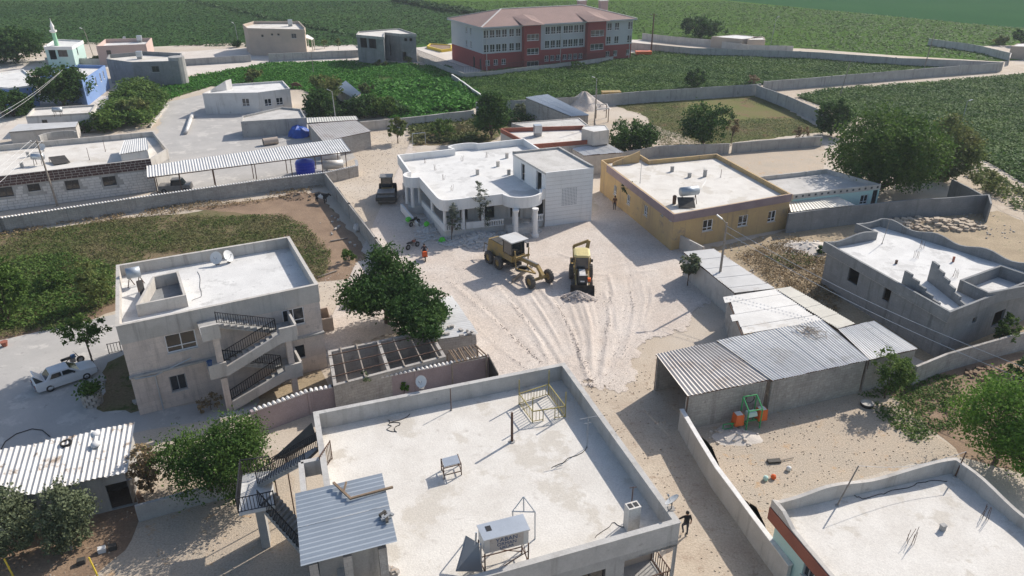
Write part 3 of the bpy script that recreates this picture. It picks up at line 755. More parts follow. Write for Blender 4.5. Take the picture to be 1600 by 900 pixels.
# ------------------------------------------------------------------ stairs, rails, small roof things
def flight(root, p0, p1, w, n, nrm, m='concrete', name='stair_flight'):
    """solid stair flight from p0 (bottom) to p1 (top), width w along nrm; each step a piece"""
    p0, p1 = Vector(p0), Vector(p1); nrm = Vector((nrm[0], nrm[1], 0)).normalized()*w
    d = p1-p0
    b = MB(); t = Vector((0, 0, .22))
    b.hexa([p0-t, p1-t, p1-t+nrm, p0-t+nrm], [p0-Vector((0, 0, .02)), p1-Vector((0, 0, .02)), p1+nrm-Vector((0, 0, .02)), p0+nrm-Vector((0, 0, .02))])
    fl = b.build(name, m, root)
    for i in range(n):
        a = p0+d*(i/n); c = p0+d*((i+1)/n); h = d.z/n
        a2 = Vector((a.x, a.y, a.z)); c2 = Vector((c.x, c.y, a.z))
        s = MB(); s.hexa([a2, c2, c2+nrm, a2+nrm], [a2+Vector((0, 0, h)), c2+Vector((0, 0, h)), c2+nrm+Vector((0, 0, h)), a2+nrm+Vector((0, 0, h))])
        s.build('step', m, fl)
    return fl
def railing(root, pts, h=.95, m='iron_black', gap=.16, name='railing', r=.016, bottom=.08):
    """iron railing along 3-D points; rails, posts and bars"""
    pts = [Vector(p) for p in pts]
    b = MB()
    for p, q in zip(pts, pts[1:]):
        z1 = Vector((0, 0, h)); z0 = Vector((0, 0, bottom))
        b.bar(p+z1, q+z1, .05, .04); b.bar(p+z0, q+z0, .035, .03)
    for p in pts: b.bar(p, p+Vector((0, 0, h+.05)), .05)
    rl = b.build(name, m, root)
    for p, q in zip(pts, pts[1:]):
        L0 = (q-p).length; n = max(2, int(L0/gap)); bb = MB()
        for i in range(1, n):
            c = p.lerp(q, i/n); bb.bar(c+Vector((0, 0, bottom)), c+Vector((0, 0, h)), r*2)
        o = bb.build('bars', m, rl); o['kind'] = 'stuff'
    return rl
def dish(label, p, aim, r=.5, post=.6, tilt=.6, group=None, name='satellite_dish'):
    """offset dish on a short post"""
    p = Vector(p); t = thing(name, label, 'dish', p, group)
    a = Vector((math.cos(aim)*math.cos(tilt), math.sin(aim)*math.cos(tilt), math.sin(tilt)))
    b = MB(); c = p+Vector((0, 0, post+r*.55)); q = a.to_track_quat('Z', 'Y').to_matrix()
    k = 16; ringv = []
    for s, dep in ((.02, 0), (.45, .03), (.8, .1), (1, .16)):
        ringv.append([c+q @ Vector((math.cos(2*math.pi*i/k)*r*s, math.sin(2*math.pi*i/k)*r*s*1.06, dep*r)) for i in range(k)])
    for A, B in zip(ringv, ringv[1:]):
        for i in range(k): b.face(A[i], A[(i+1) % k], B[(i+1) % k], B[i])
    for A, B in zip(ringv[::-1], ringv[-2::-1]):
        for i in range(k): b.face(A[i]-a*.02, A[(i+1) % k]-a*.02, B[(i+1) % k]-a*.02, B[i]-a*.02)
    b.build('reflector', 'dish_white', t, True)
    b = MB(); b.tube(p, p+Vector((0, 0, post+r*.4)), .03, 8); b.bar(p+Vector((0, 0, post+r*.4)), c-a*.02, .06); b.obox(p, 0, .3, .3, p.z+.002, p.z+.03)
    b.build('mast', 'machine_steel', t)
    f = c+a*r*.85
    b = MB(); b.tube(c-Vector((0, 0, r*.9)), f, .015, 6); b.tube(f-a*.06, f+a*.05, .045, 8); b.build('feed_arm', 'frame_grey', t)
    return t
def post(label, p, h, m='iron_rust', r=.035, lean=(0, 0), name='roof_pole', cat='pole', cross=None, group=None):
    p = Vector(p); t = thing(name, label, cat, p, group)
    q = p+Vector((lean[0], lean[1], h))
    b = MB(); b.tube(p, q, r, 8, r*.85); b.build('shaft', m, t)
    b = MB(); b.tube(p+Vector((0, 0, .002)), p+Vector((0, 0, .05)), r*2.4, 10); b.build('foot', 'concrete', t)
    if cross:
        b = MB()
        for z, L0, a in cross:
            c = p+(q-p)*z; d = Vector((math.cos(a), math.sin(a), 0))*L0/2; b.bar(c-d, c+d, .025)
        b.build('crossbar', m, t)
    return t
def rebar(label, p, n=5, h=.7, s=.25, group=None):
    p = Vector(p); t = thing('rebar_stub', label, 'rebar', p, group)
    for i in range(n):
        a = 2*math.pi*i/n+.4; c = p+Vector((math.cos(a)*s, math.sin(a)*s, 0)); b = MB()
        b.tube(c, c+Vector((random.uniform(-.15, .15), random.uniform(-.15, .15), h*random.uniform(.7, 1.1))), .013, 5)
        b.build('rod', 'iron_rust', t)
    return t
def vent_block(label, p, w=.3, h=.5, m='concrete', group=None, name='vent_stub', hollow=False):
    p = Vector(p); t = thing(name, label, 'vent', p, group)
    b = MB(); b.obox(p, .3, w, w*.8, p.z, p.z+h); b.build('shaft', m, t)
    b = MB(); b.obox(p, .3, w*1.15, w*.95, p.z+h+.002, p.z+h+.05); b.build('cap', m, t)
    return t
def lerp2(a, b, s): return a+(b-a)*s

# ------------------------------------------------------------------ the near house under the drone
NZ = 6.4
ntl, ntr, nbr = P(490, 645, 7.4), P(882, 568, 7.4), P(1063, 817, 7.4)
nbl = ntl+(nbr-ntr)
def near_holes(wp):
    out = {}
    for i in range(4):
        a, c = wp[i], wp[(i+1) % 4]; L0 = (c-a).length
        if (c-nbr.xy).length < .1: out[i] = [(L0-2.7, L0-.03, 3.4, 6.0)]
        if (a-nbr.xy).length < .1: out[i] = [(.03, 1.9, 3.4, 6.0)]
    return out
near = house('concrete_house', 'large flat roofed concrete house with metal canopy, stair and water tank on its roof', 'house',
             [ntl, ntr, nbr, nbl], 7.4, 1.0, .24, 'concrete', 'roof_pale', 'concrete_parapet', coping='concrete_parapet',
             wins=[(922, 912, 1.5, 1.3, 'dark')], xholes=near_holes)
ex = (ntr-ntl).normalized(); ey = (nbr-ntr).normalized()      # along the back wall, towards the camera side
def NR(px, py, z=NZ): return P(px, py, z+.002)
# stair head block, canopy and its piers on the roof
cw = [P(461, 772, 9.0), P(597, 740, 9.15), P(621, 847, 9.0), P(470, 886, 8.85)]
canopy = thing('metal_canopy', 'pale blue ribbed metal canopy on concrete piers over the stair head', 'canopy', (*centroid(cw), NZ))
can_pts = cw
corr_sheets(canopy, cw[0], cw[3], cw[2], cw[1], 'sheet_blue', .30, .03, 4)
b = MB()
for s in (.08, .5, .92):
    p, q = cw[0].lerp(cw[3], s), cw[1].lerp(cw[2], s); b.bar(p-Vector((0, 0, .14)), q-Vector((0, 0, .14)), .08, .12)
b.build('rafter', 'iron_rust', canopy)
for s, t_ in ((.12, .93), (.47, .93), (.84, .93), (.84, .12), (.14, .1)):
    q = cw[0].lerp(cw[1], s).lerp(cw[3].lerp(cw[2], s), t_)
    b = MB(); b.obox(q, math.atan2(ex.y, ex.x), .34, .3, NZ+.002, 8.68); b.build('pier', 'block_wall', canopy)
b = MB(); q0 = cw[0].lerp(cw[1], .17).lerp(cw[3].lerp(cw[2], .17), .78); q1 = cw[0].lerp(cw[1], .84).lerp(cw[3].lerp(cw[2], .84), .78)
b.bar(Vector((q0.x, q0.y, NZ+1.1)), Vector((q1.x, q1.y, NZ+1.1)), .18, 2.16); b.build('back_wall', 'concrete', canopy)
# low wall round the stair head
sh = thing('parapet_return', 'low concrete wall round the stair head at the roof edge', 'wall', (*P(487, 745, NZ+.002).xy, NZ))
b = MB(); pts = [P(505, 715, 7.4), P(470, 722, 7.4), P(474, 768, 7.4)]
for p, q in zip(pts, pts[1:]): b.bar(Vector((p.x, p.y, 6.95)), Vector((q.x, q.y, 6.95)), .26, .9)
b.build('masonry', 'concrete_parapet', sh)
# outside stair with landing and iron rails on the left flank
lz = 3.5
land = [P(379, 741, lz), P(424, 735, lz), P(430, 790, lz), P(373, 802, lz)]
stair = thing('outside_stair', 'outside concrete stair with landing and black iron railings on the house flank', 'stairs', (*centroid(land), 0))
b = MB(); b.prism(ccw(land), lz-.2, lz); b.build('landing', 'roof_white', stair)
lc = centroid(land)
b = MB(); b.obox((lc.x+.1, lc.y-.3), .3, .45, 1.0, 0, lz-.202); b.build('pillar', 'concrete', stair)
u0 = land[1].lerp(land[2], .08); u1 = P(497, 700, NZ)
nn = Vector((-(u1-u0).y, (u1-u0).x, 0)).normalized()
flight(stair, (u0.x, u0.y, lz), (u1.x, u1.y, NZ), 1.2, 16, (-nn.x, -nn.y))
d0 = land[1].lerp(land[2], .62); dd = (Vector((u1.x, u1.y, 0))-Vector((u0.x, u0.y, 0)))
d1 = Vector((d0.x, d0.y, 0))+dd*.95
flight(stair, (d1.x, d1.y, 0), (d0.x, d0.y, lz), 1.2, 18, (-nn.x, -nn.y))
railing(stair, [land[1], land[0], land[3], land[2]], 1.0)
railing(stair, [(u0.x, u0.y, lz), (u1.x, u1.y, NZ)], 1.0)
v0 = Vector((u0.x, u0.y, lz))-nn*1.15; v1 = Vector((u1.x, u1.y, NZ))-nn*1.15
railing(stair, [v0, v1], 1.0)
railing(stair, [Vector((d0.x, d0.y, lz))-nn*1.15, Vector((d1.x, d1.y, .1))-nn*1.15], 1.0)
# balcony on the front
fr_e = (nbr-nbl).normalized(); fr_n = Vector((fr_e.y, -fr_e.x, 0)); sd_n = -ey
def lift(p, z): return Vector((p.x, p.y, z))
bal = thing('balcony', 'recessed corner balcony with brown iron railing below the roof edge', 'balcony', lift(nbr-fr_e*1.3, 3.2))
e_in = -fr_n
q0_, q1_ = nbr-fr_e*2.66, nbr-fr_e*.02
b = MB(); b.prism(ccw([q0_, q1_, q1_+e_in*1.95, q0_+e_in*1.95]), 3.2, 3.4); b.build('floor_slab', 'concrete', bal)
b = MB(); b.bar(lift(q0_+e_in*.05-fr_e*.06, 4.7), lift(q0_+e_in*1.95-fr_e*.06, 4.7), .1, 2.6); b.bar(lift(q0_+e_in*1.9, 4.7), lift(q1_+e_in*1.9, 4.7), .1, 2.6); b.build('recess_wall', 'beige_plaster', bal)
b = MB(); b.prism(ccw([q0_, q1_, q1_+e_in*1.95, q0_+e_in*1.95]), 6.0, 6.15); b.build('recess_ceiling', 'concrete', bal)
railing(bal, [lift(q0_+e_in*.1, 3.4), lift(q1_+e_in*.1-fr_e*.1, 3.4), lift(q1_+e_in*1.8-fr_e*.1, 3.4)], 1.0, 'iron_rust', .17)
# things standing on the roof
post('rusty stove pipe standing alone in the middle of the concrete roof', NR(800, 690), 1.9, 'iron_rust', .075, name='stove_pipe', cat='pipe')
post('thin iron pole near the back parapet of the concrete roof', NR(705, 641), 1.5, 'iron_rust', .03)
post('thin aerial pole with crossbar beside the long parapet of the concrete roof', NR(917, 699), 2.0, 'frame_grey', .022, cross=[(.97, 1.0, .3), (.8, .4, .3)], name='aerial_pole', cat='aerial')
cage = thing('iron_cage', 'yellow iron railing frame with spiked posts standing in the roof corner', 'railing', NR(848, 638))
cq = [NR(811, 632), NR(857, 617), NR(883, 652), NR(832, 660)]
railing(cage, [cq[3], cq[0], cq[1], cq[2]], .75, 'iron_yellow', .2, 'panel')
railing(cage, [cq[3], lerp2(cq[3], cq[2], .32)], .75, 'iron_yellow', .2, 'panel'); railing(cage, [lerp2(cq[3], cq[2], .68), cq[2]], .75, 'iron_yellow', .2, 'panel')
b = MB(); b.bar(cq[3]+Vector((0, 0, .75)), cq[2]+Vector((0, 0, .75)), .05)
for q in cq: b.bar(q, q+Vector((0, 0, 1.7)), .06)
b.build('post', 'iron_yellow', cage)
tb = thing('iron_stand', 'small square iron stand with sheet top on the concrete roof', 'stand', NR(701, 738))
tq = [NR(690, 735), NR(716, 728), NR(721, 742), NR(694, 749)]
b = MB()
for q in tq: b.bar(q, q+Vector((0, 0, .75)), .05)
for p, q in zip(tq, tq[1:]+tq[:1]):
    for z in (.25, .7): b.bar(p+Vector((0, 0, z)), q+Vector((0, 0, z)), .04)
b.build('frame', 'iron_rust', tb)
b = MB(); ctr = sum(tq, Vector())/4
b.prism(ccw([(ctr+(q-ctr)*.92) for q in tq]), NZ+.73, NZ+.77); b.build('sheet_top', 'galvanised', tb)
wt = thing('water_tank', 'grey sheet metal water tank with lettering on an iron stand', 'water tank', NR(792, 868))
k0, k1, k2, k3 = P(757, 845, 8.6), P(826, 828, 8.6), P(816, 806, 8.6), P(747, 823, 8.6)
b = MB(); b.prism(ccw([k0, k1, k2, k3]), 7.85, 8.6); b.build('tank_body', 'galvanised', wt)
b = MB(); b.prism(offs(ccw([k0, k1, k2, k3]), -.05), 8.602, 8.66); tl = b.build('lid', 'galvanised', wt)
b = MB(); h0 = lerp2(lerp2(k3, k2, .12), lerp2(k0, k1, .12), .35); h1 = lerp2(lerp2(k3, k2, .24), lerp2(k0, k1, .24), .35)
b.bar(Vector((h0.x, h0.y, 8.665)), Vector((h1.x, h1.y, 8.665)), .3, .012); b.build('hatch', 'iron_black', tl)
for q in (k0, k1, k2, k3):
    b = MB(); b.bar((q.x, q.y, NZ+.002), (q.x, q.y, 7.848), .06); b.build('leg', 'iron_rust', wt)
b = MB()
for p, q in ((k0, k1), (k1, k2), (k2, k3), (k3, k0)):
    b.bar((p.x, p.y, NZ+.4), (q.x, q.y, NZ+.4), .04); b.bar((p.x, p.y, NZ+.1), (q.x, q.y, 7.4), .03)
b.build('brace', 'iron_rust', wt)
# lettering on the tank side
def text_on(root, s, p, e, up, size, m, name='lettering', ext=.004):
    cu = bpy.data.curves.new(name, 'FONT'); cu.body = s; cu.size = size; cu.extrude = ext; cu.align_x = 'CENTER'; cu.align_y = 'CENTER'
    tmp = bpy.data.objects.new(name, cu); C.objects.link(tmp)
    dg = bpy.context.evaluated_depsgraph_get(); me = bpy.data.meshes.new_from_object(tmp.evaluated_get(dg))
    bpy.data.objects.remove(tmp)
    e = Vector(e).normalized(); up = Vector(up).normalized(); n = e.cross(up)
    o0 = ORG.get(root.name, Vector()); p = Vector(p)-o0
    for v in me.vertices: v.co = p+e*v.co.x+up*v.co.y+n*v.co.z
    me.materials.clear(); me.materials.append(M[m])
    ob = bpy.data.objects.new(name, me); C.objects.link(ob); ob.parent = root; ORG[ob.name] = o0
    return ob
ke = (k1-k0).normalized(); kn = ke.cross(Vector((0, 0, 1)))
sc = lerp2(k0, k1, .5)
b = MB(); b.bar(Vector((sc.x, sc.y, 8.22))-ke*.75+kn*.006, Vector((sc.x, sc.y, 8.22))+ke*.75+kn*.006, .01, .68); b.build('sign_panel', 'sheet_grey', wt)
text_on(wt, 'YABAN', Vector((sc.x, sc.y, 8.42))+kn*.018, ke, (0, 0, 1), .30, 'sign_blue')
text_on(wt, 'ORMAN', Vector((sc.x, sc.y, 8.18))+kn*.018, ke, (0, 0, 1), .24, 'sign_blue')
text_on(wt, 'LIKLAR', Vector((sc.x, sc.y, 7.98))+kn*.018, ke, (0, 0, 1), .2, 'sign_blue')
sp = thing('solar_heater', 'tilted solar heater panel with pipe frame beside the lettered tank', 'solar panel', NR(745, 868))
s0, s1, s2, s3 = P(728, 838, 7.5), P(748, 850, 7.9), P(754, 893, NZ+.25), P(712, 893, NZ+.1)
b = MB(); nv = Vector((0, 0, .05)); b.hexa([s0, s3, s2, s1], [s0+nv, s3+nv, s2+nv, s1+nv]); b.build('panel', 'frame_grey', sp)
b = MB(); b.tube(P(740, 893, NZ+.002), P(744, 832, 8.3), .04); b.tube(P(752, 893, NZ+.002), P(751, 850, 8.3), .04); b.tube(P(728, 838, 7.5), P(724, 850, NZ+.002), .03); b.build('frame', 'galvanised', sp)
pf = thing('pipe_frame', 'open galvanised pipe frame with peaked brace behind the lettered tank', 'frame', NR(826, 850))
b = MB(); q = [NR(802, 838), NR(838, 838), NR(838, 846)]
a1, a2, ap = P(801, 799, 8.2), P(836, 800, 8.2), P(818, 776, 8.9)
b.tube(NR(802, 835), a1, .035); b.tube(NR(836, 842), a2, .035); b.tube(a1, a2, .03); b.tube(a1, ap, .025); b.tube(a2, ap, .025); b.tube(lerp2(a1, a2, .5), ap, .03); b.build('tubing', 'galvanised', pf)
ch = thing('chimney', 'plastered twin flue chimney beside the front parapet of the concrete roof', 'chimney', NR(986, 826))
c0 = NR(986, 824)
b = MB(); b.obox(c0, math.atan2(fr_e.y, fr_e.x), .62, .45, NZ+.002, NZ+1.35); b.build('shaft', 'roof_pale', ch)
b = MB()
for s in (-.14, .14): b.obox(c0+fr_e*s, math.atan2(fr_e.y, fr_e.x), .2, .26, NZ+1.352, NZ+1.37)
b.build('flue', 'iron_black', ch)
post('iron pole with small crosspiece next to the twin flue chimney', c0+Vector((.05, .6, 0)), 1.9, 'iron_rust', .03, cross=[(.98, .35, .2)])
dish('white dish on the roof corner above the man in black', P(1049, 795, 7.452), 2.6, .36, .3, .8)
dish('white dish on the back parapet facing the roofless stalls', P(659, 606, 7.452), -1.9, .34, .25, .5)
gate = thing('iron_gate', 'small iron gate leaf leaning at the stair opening of the roof', 'gate', NR(510, 735))
g0, g1 = NR(503, 742), NR(512, 728); railing(gate, [g0, lerp2(g0, g1, 1.8)], 1.15, 'iron_rust', .15, 'leaf')
lad = thing('wooden_brace', 'T shaped wooden brace lying on the ribbed canopy', 'lumber', P(550, 775, 9.2))
zq = 9.18
b = MB(); b.bar(P(547, 779, zq), P(614, 761, zq+.05), .1, .08); b.build('plank', 'wood', lad)
b = MB(); b.bar(P(521, 754, zq+.1), P(549, 780, zq), .1, .08); b.build('plank', 'wood', lad)
b = MB(); b.bar(P(541, 753, zq+.1), P(537, 768, zq), .08, .07); b.build('plank', 'wood', lad)
rub = thing('rag_heap', 'dark rag heap lying on the ribbed canopy edge', 'debris', P(604, 808, 9.1))
for i in range(7):
    q = P(604+random.uniform(-8, 6), 808+random.uniform(-5, 5), 9.13); b = MB(); b.obox(q, random.uniform(0, 3), .35, .12, q.z, q.z+random.uniform(.05, .14)); b.build('rag', 'machine_dark' if i % 2 else 'frame_grey', rub)
sb = thing('stone_heap', 'small heap of broken stones beside the canopy piers', 'debris', NR(615, 892))
for i in range(16):
    q = NR(615+random.uniform(-9, 9), 893+random.uniform(-6, 6)); b = MB(); b.obox(q, random.uniform(0, 3), random.uniform(.1, .25), random.uniform(.1, .2), NZ+.004, NZ+random.uniform(.08, .2)); b.build('stone', 'stone' if i % 3 else 'beige_plaster', sb)

# ------------------------------------------------------------------ two storey house with the zigzag stair
LZ = 7.25
ltl, ltr, lbr, lbl = P(182, 415, LZ), P(452, 370, LZ), P(497, 445, LZ), P(181, 511, LZ)
lh = house('two_storey_house', 'two storey pinkish plaster house with zigzag stair and flat roof', 'house', [ltl, ltr, lbr, lbl], LZ, .9, .2, 'plaster_pink', 'roof_white', 'plaster',
           wins=[(283, 533, 2.0, 1.5, 'pvc'), (209, 532, .75, .5, 'dark'), (459, 496, 1.6, 1.45, 'pvc'), (279, 598, 1.1, 1.3, 'grey'), (463, 551, 1.3, 1.1, 'dark')], over=.05, band=.5, coping='plaster')
le = (lbr-lbl).normalized(); ln = Vector((le.y, -le.x, 0))
b = MB(); zb = 3.25; p, q = lift(lbl-ln*.03, zb), lift(lbr-ln*.03, zb); b.bar(p+ln*.1, q+ln*.1, .3, .14); b.build('string_course', 'concrete', lh)
dp = thing('drainpipe', 'grey drainpipe bending down the two storey house corner', 'pipe', P(253, 632))
b = MB(); s_ = hit_wall(245, 600, ccw([ltl, ltr, lbr, lbl]), 0, 7)
bw = lift(lbl+le*1.6+ln*.12, 3.0)
b.path([lift(bw, .02), bw, bw-le*1.3+Vector((0, 0, .1))], .06, 8); b.path([bw, bw+le*2.5+Vector((0, 0, .7))], .05, 8); b.build('pipe', 'galvanised', dp)
# stair in front of the facade
st = thing('zigzag_stair', 'zigzag concrete stair with black railings in front of the two storey house', 'stairs', P(400, 600))
fa_ = lambda s, d, z: lift(lbl+le*s+ln*d, z)
Lf = (lbr-lbl).length
def along(px, py, d):       # distance along the facade for a sight line, at a plane d metres in front
    a = lbl+ln*d; r = ray(px, py); dn = r.x*ln.x+r.y*ln.y; k = (a.x*ln.x+a.y*ln.y)/dn
    return (Vector((r.x*k, r.y*k, 0))-Vector((a.x, a.y, 0))).dot(le), CAM_H+r.z*k
sL, sR = along(352, 560, 2.4)[0], along(440, 545, 2.4)[0]
zr = LZ-.9; z1 = 3.3; zm0, zm1 = 1.75, 4.85
for z, s0, s1, nm in ((z1, sL-1.2, sL, 'landing'), (zr, sL-1.2, sL, 'landing'), (zm0, sR, sR+1.2, 'landing'), (zm1, sR, sR+1.2, 'landing')):
    b = MB(); b.prism(ccw([fa_(s0, .03, 0), fa_(s1, .03, 0), fa_(s1, 2.4, 0), fa_(s0, 2.4, 0)]), z-.18, z); b.build(nm, 'concrete', st)
flight(st, fa_(sL-.1, 2.4, .02), fa_(sR, 2.4, zm0), 1.1, 9, -ln)
flight(st, fa_(sR, 1.15, zm0), fa_(sL, 1.15, z1), 1.1, 9, -ln)
flight(st, fa_(sL, 2.4, z1), fa_(sR, 2.4, zm1), 1.1, 9, -ln)
flight(st, fa_(sR, 1.15, zm1), fa_(sL, 1.15, zr), 1.1, 9, -ln)
def slope_wall(root, s0, z0, s1, z1_, d, h, m='plaster', t=.18):
    b = MB(); p, q = fa_(s0, d, z0), fa_(s1, d, z1_); H_ = Vector((0, 0, h)); w = ln*t; dn = Vector((0, 0, -.3))
    b.hexa([p+dn, q+dn, q+dn+w, p+dn+w], [p+H_, q+H_, q+H_+w, p+H_+w]); return b.build('balustrade', m, root)
slope_wall(st, sL-.1, .35, sR, zm0, 2.41, .45); slope_wall(st, sR, zm0, sR+1.2, zm0, 2.41, .85)
slope_wall(st, sL, z1, sR, zm1, 2.41, .45); slope_wall(st, sL-1.2, z1, sL, z1, 2.41, .8); slope_wall(st, sR, zm1, sR+1.2, zm1, 2.41, .85)
slope_wall(st, sL-1.2, zr, sL, zr, 2.41, .8)
for s, z0_, z1_ in ((sL-.35, 0, z1-.5), (sR+.55, 0, zm0-.31), (sL-.35, z1+.82, zr-.31), (sR+.55, zm0+.87, zm1-.31)):
    b = MB(); p = fa_(s, 2.3, 0); b.obox(p, math.atan2(le.y, le.x), .42, .36, z0_, z1_); b.build('column', 'plaster_pink', st)
p = fa_(sR+1.13, .05, 0); q = fa_(sR+1.13, 2.4, 0)
for z in (zm0, zm1): b = MB(); b.hexa([lift(p, z), lift(q, z), lift(q+le*.16, z), lift(p+le*.16, z)], [lift(p, z+.85), lift(q, z+.85), lift(q+le*.16, z+.85), lift(p+le*.16, z+.85)]); b.build('balustrade', 'plaster', st)
for (za, zb, dd_) in ((.02, zm0, 2.3), (z1, zm1, 2.3)):
    railing(st, [fa_(sL, 1.3, za+.15), fa_(sR, 1.3, zb+.15)], .85, 'iron_black', .17)
for (za, zb) in ((zm0, z1), (zm1, zr)):
    railing(st, [fa_(sR, 1.12, za+.15), fa_(sL, 1.12, zb+.15)], .85, 'iron_black', .17)
pe_ = thing('plaster_bin', 'small blue bucket hanging on the stair landing wall', 'bucket', fa_(sL-1.05, 2.62, z1+.86)); b = MB(); b.lathe(fa_(sL-1.05, 2.5, z1+.81), [(.14, 0), (.18, .35), (.2, .36)], 10); b.build('pail', 'sign_blue', pe_)
# roof of the two storey house: sunken stairwell box, boiler, dishes
RZ = LZ-.9+.002
bx_ = thing('roof_lightwell', 'low walled light well on the roof of the two storey house', 'wall', P(255, 470, RZ))
q4 = [P(238, 433, RZ+.9), P(279, 424, RZ+.9), P(291, 462, RZ+.9), P(212, 478, RZ+.9)]
b = MB(); ring(b, ccw(q4), offs(ccw(q4), .18), RZ, RZ+.95); b.build('masonry', 'plaster', bx_)
b = MB(); b.prism(offs(ccw(q4), .18), RZ, RZ+.012); b.build('floor', 'cement_dark', bx_)
bo = thing('boiler_tank', 'blue grey horizontal hot water tank on the two storey house roof', 'water tank', P(208, 445, RZ))
p, q = P(197, 428, RZ+1.1), P(219, 424, RZ+1.1)
b = MB(); b.tube(p, q, .42, 18); b.build('drum', 'sheet_blue', bo, True)
for s in (.15, .85):
    c = lerp2(p, q, s); b = MB()
    for o in (-.3, .3): b.bar(lift(c, RZ+.75), Vector((c.x+o*.4, c.y+o, RZ)), .05)
    b.build('trestle', 'iron_rust', bo)
spn = thing('solar_heater', 'narrow solar collector leaning under the tank of the two storey house', 'solar panel', P(222, 462, RZ))
a_, c_ = P(213, 440, RZ+.9), P(222, 470, RZ+.08); w_ = (P(222, 438, RZ+.9)-P(213, 440, RZ+.9))
b = MB(); t3 = Vector((0, 0, .06)); b.hexa([a_, c_, c_+w_, a_+w_], [a_+t3, c_+t3, c_+w_+t3, a_+w_+t3]); b.build('panel', 'machine_dark', spn)
b = MB(); b.bar(a_, lift(a_, RZ), .05); b.bar(a_+w_, lift(a_+w_, RZ), .05); b.build('frame', 'iron_rust', spn)
dish('white dish facing the camera on the two storey house roof', P(340, 413, RZ), -1.6, .5, .3, .45)
dish('white dish turned edgewise on the two storey house roof', P(358, 410, RZ), -.35, .48, .3, .5)

# ------------------------------------------------------------------ white villa with round porches
VZ = 4.6
def V(px, py): return P(px, py, VZ).xy
vb = [P(801.7, 237.4, 6.6).xy, P(852.8, 267.4, 6.6).xy, P(926.7, 259.6, 6.6).xy, P(874, 230, 6.6).xy]
def bulge(a, c, depth, n=10):
    """half-round bay between a and c, bulging to the right of a->c"""
    a, c = Vector(a), Vector(c); m_ = (a+c)/2; e = (c-a)/2; nr = Vector((e.y, -e.x)).normalized()*depth
    return [m_-e*math.cos(math.pi*i/n)+nr*math.sin(math.pi*i/n) for i in range(n+1)]
A = V(620.5, 241.7)
por = bulge(V(639, 268), V(655, 277), 1.3)
crn = [V(682, 308), V(686, 311), V(692, 313), V(700, 313)]
bay = bulge(V(785, 303), V(846, 296), 1.9, 14)
back = bulge(V(747, 224), V(700, 230), 1.0)
kback = V(819, 216.3)
vil_pts = [A]+por+crn+bay+[vb[1], vb[2], kback]+back+[V(707, 232.5)]
vil_pts = [Vector(p) for p in vil_pts]
villa = thing('white_villa', 'white villa under construction with round porches and curved parapet', 'house', centroid(vil_pts))
vp = vil_pts if area2(vil_pts) > 0 else vil_pts[::-1]
b = MB(); ring(b, vp, offs(vp, .22), 3.35, VZ); b.build('fascia', 'white_paint', villa)
b = MB(); b.prism(offs(vp, .12), 3.5, 3.75); b.build('roof', 'roof_white', villa)
# inner body: walls set back behind the veranda on the two near sides
f0 = V(690, 313); f1 = V(788, 304); gA = V(628, 250)
er = (Vector(f1)-Vector(f0)).normalized(); nr_ = Vector((-er.y, er.x))          # inwards from the front edge
el = (Vector(f0)-Vector(gA)).normalized(); nl_ = Vector((-el.y, el.x)); nl_ = nl_ if nl_.dot(Vector((1, .3))) > 0 else -nl_
bodyp = [Vector(A)+nl_*.5+nr_*-.5, Vector(gA)+nl_*2.4, Vector(f0)+nl_*2.4+nr_*2.3, Vector(f1)+nr_*2.3, Vector(vb[1])+nr_*.4, vb[1], vb[2], Vector(kback), Vector(V(707, 232.5))+nr_*-1.2]
bodyp = ccw(bodyp)
holes = {}
for (px, py, w, h) in ((805, 330, 1.1, 1.6), (843, 320, .9, 2.0), (720, 342, 1.6, 1.7), (765, 330, 1.1, 2.0), (668, 305, 1.4, 2.0), (652, 297, 1.1, 2.2), (700, 340, 1.3, 1.7)):
    r = hit_wall(px, py, bodyp, 0, 3.4)
    if not r: continue
    _, i, u, z = r; Ln = (bodyp[(i+1) % len(bodyp)]-bodyp[i]).length
    u0_, u1_ = max(.1, u-w/2), min(Ln-.1, u+w/2)
    if u1_-u0_ < .3 or any(u0_ < q[1]+.1 and u1_ > q[0]-.1 for q in holes.get(i, [])): continue
    holes.setdefault(i, []).append((u0_, u1_, 1.1, 1.1+min(h, 2.1)))
b = MB(); wall_faces(b, bodyp, 0, 3.5, holes, .25); b.build('wall', 'plaster_white', villa)
b = MB(); b.prism(offs(vp, .35), 0, .95); b.build('plinth', 'stone_white', villa)
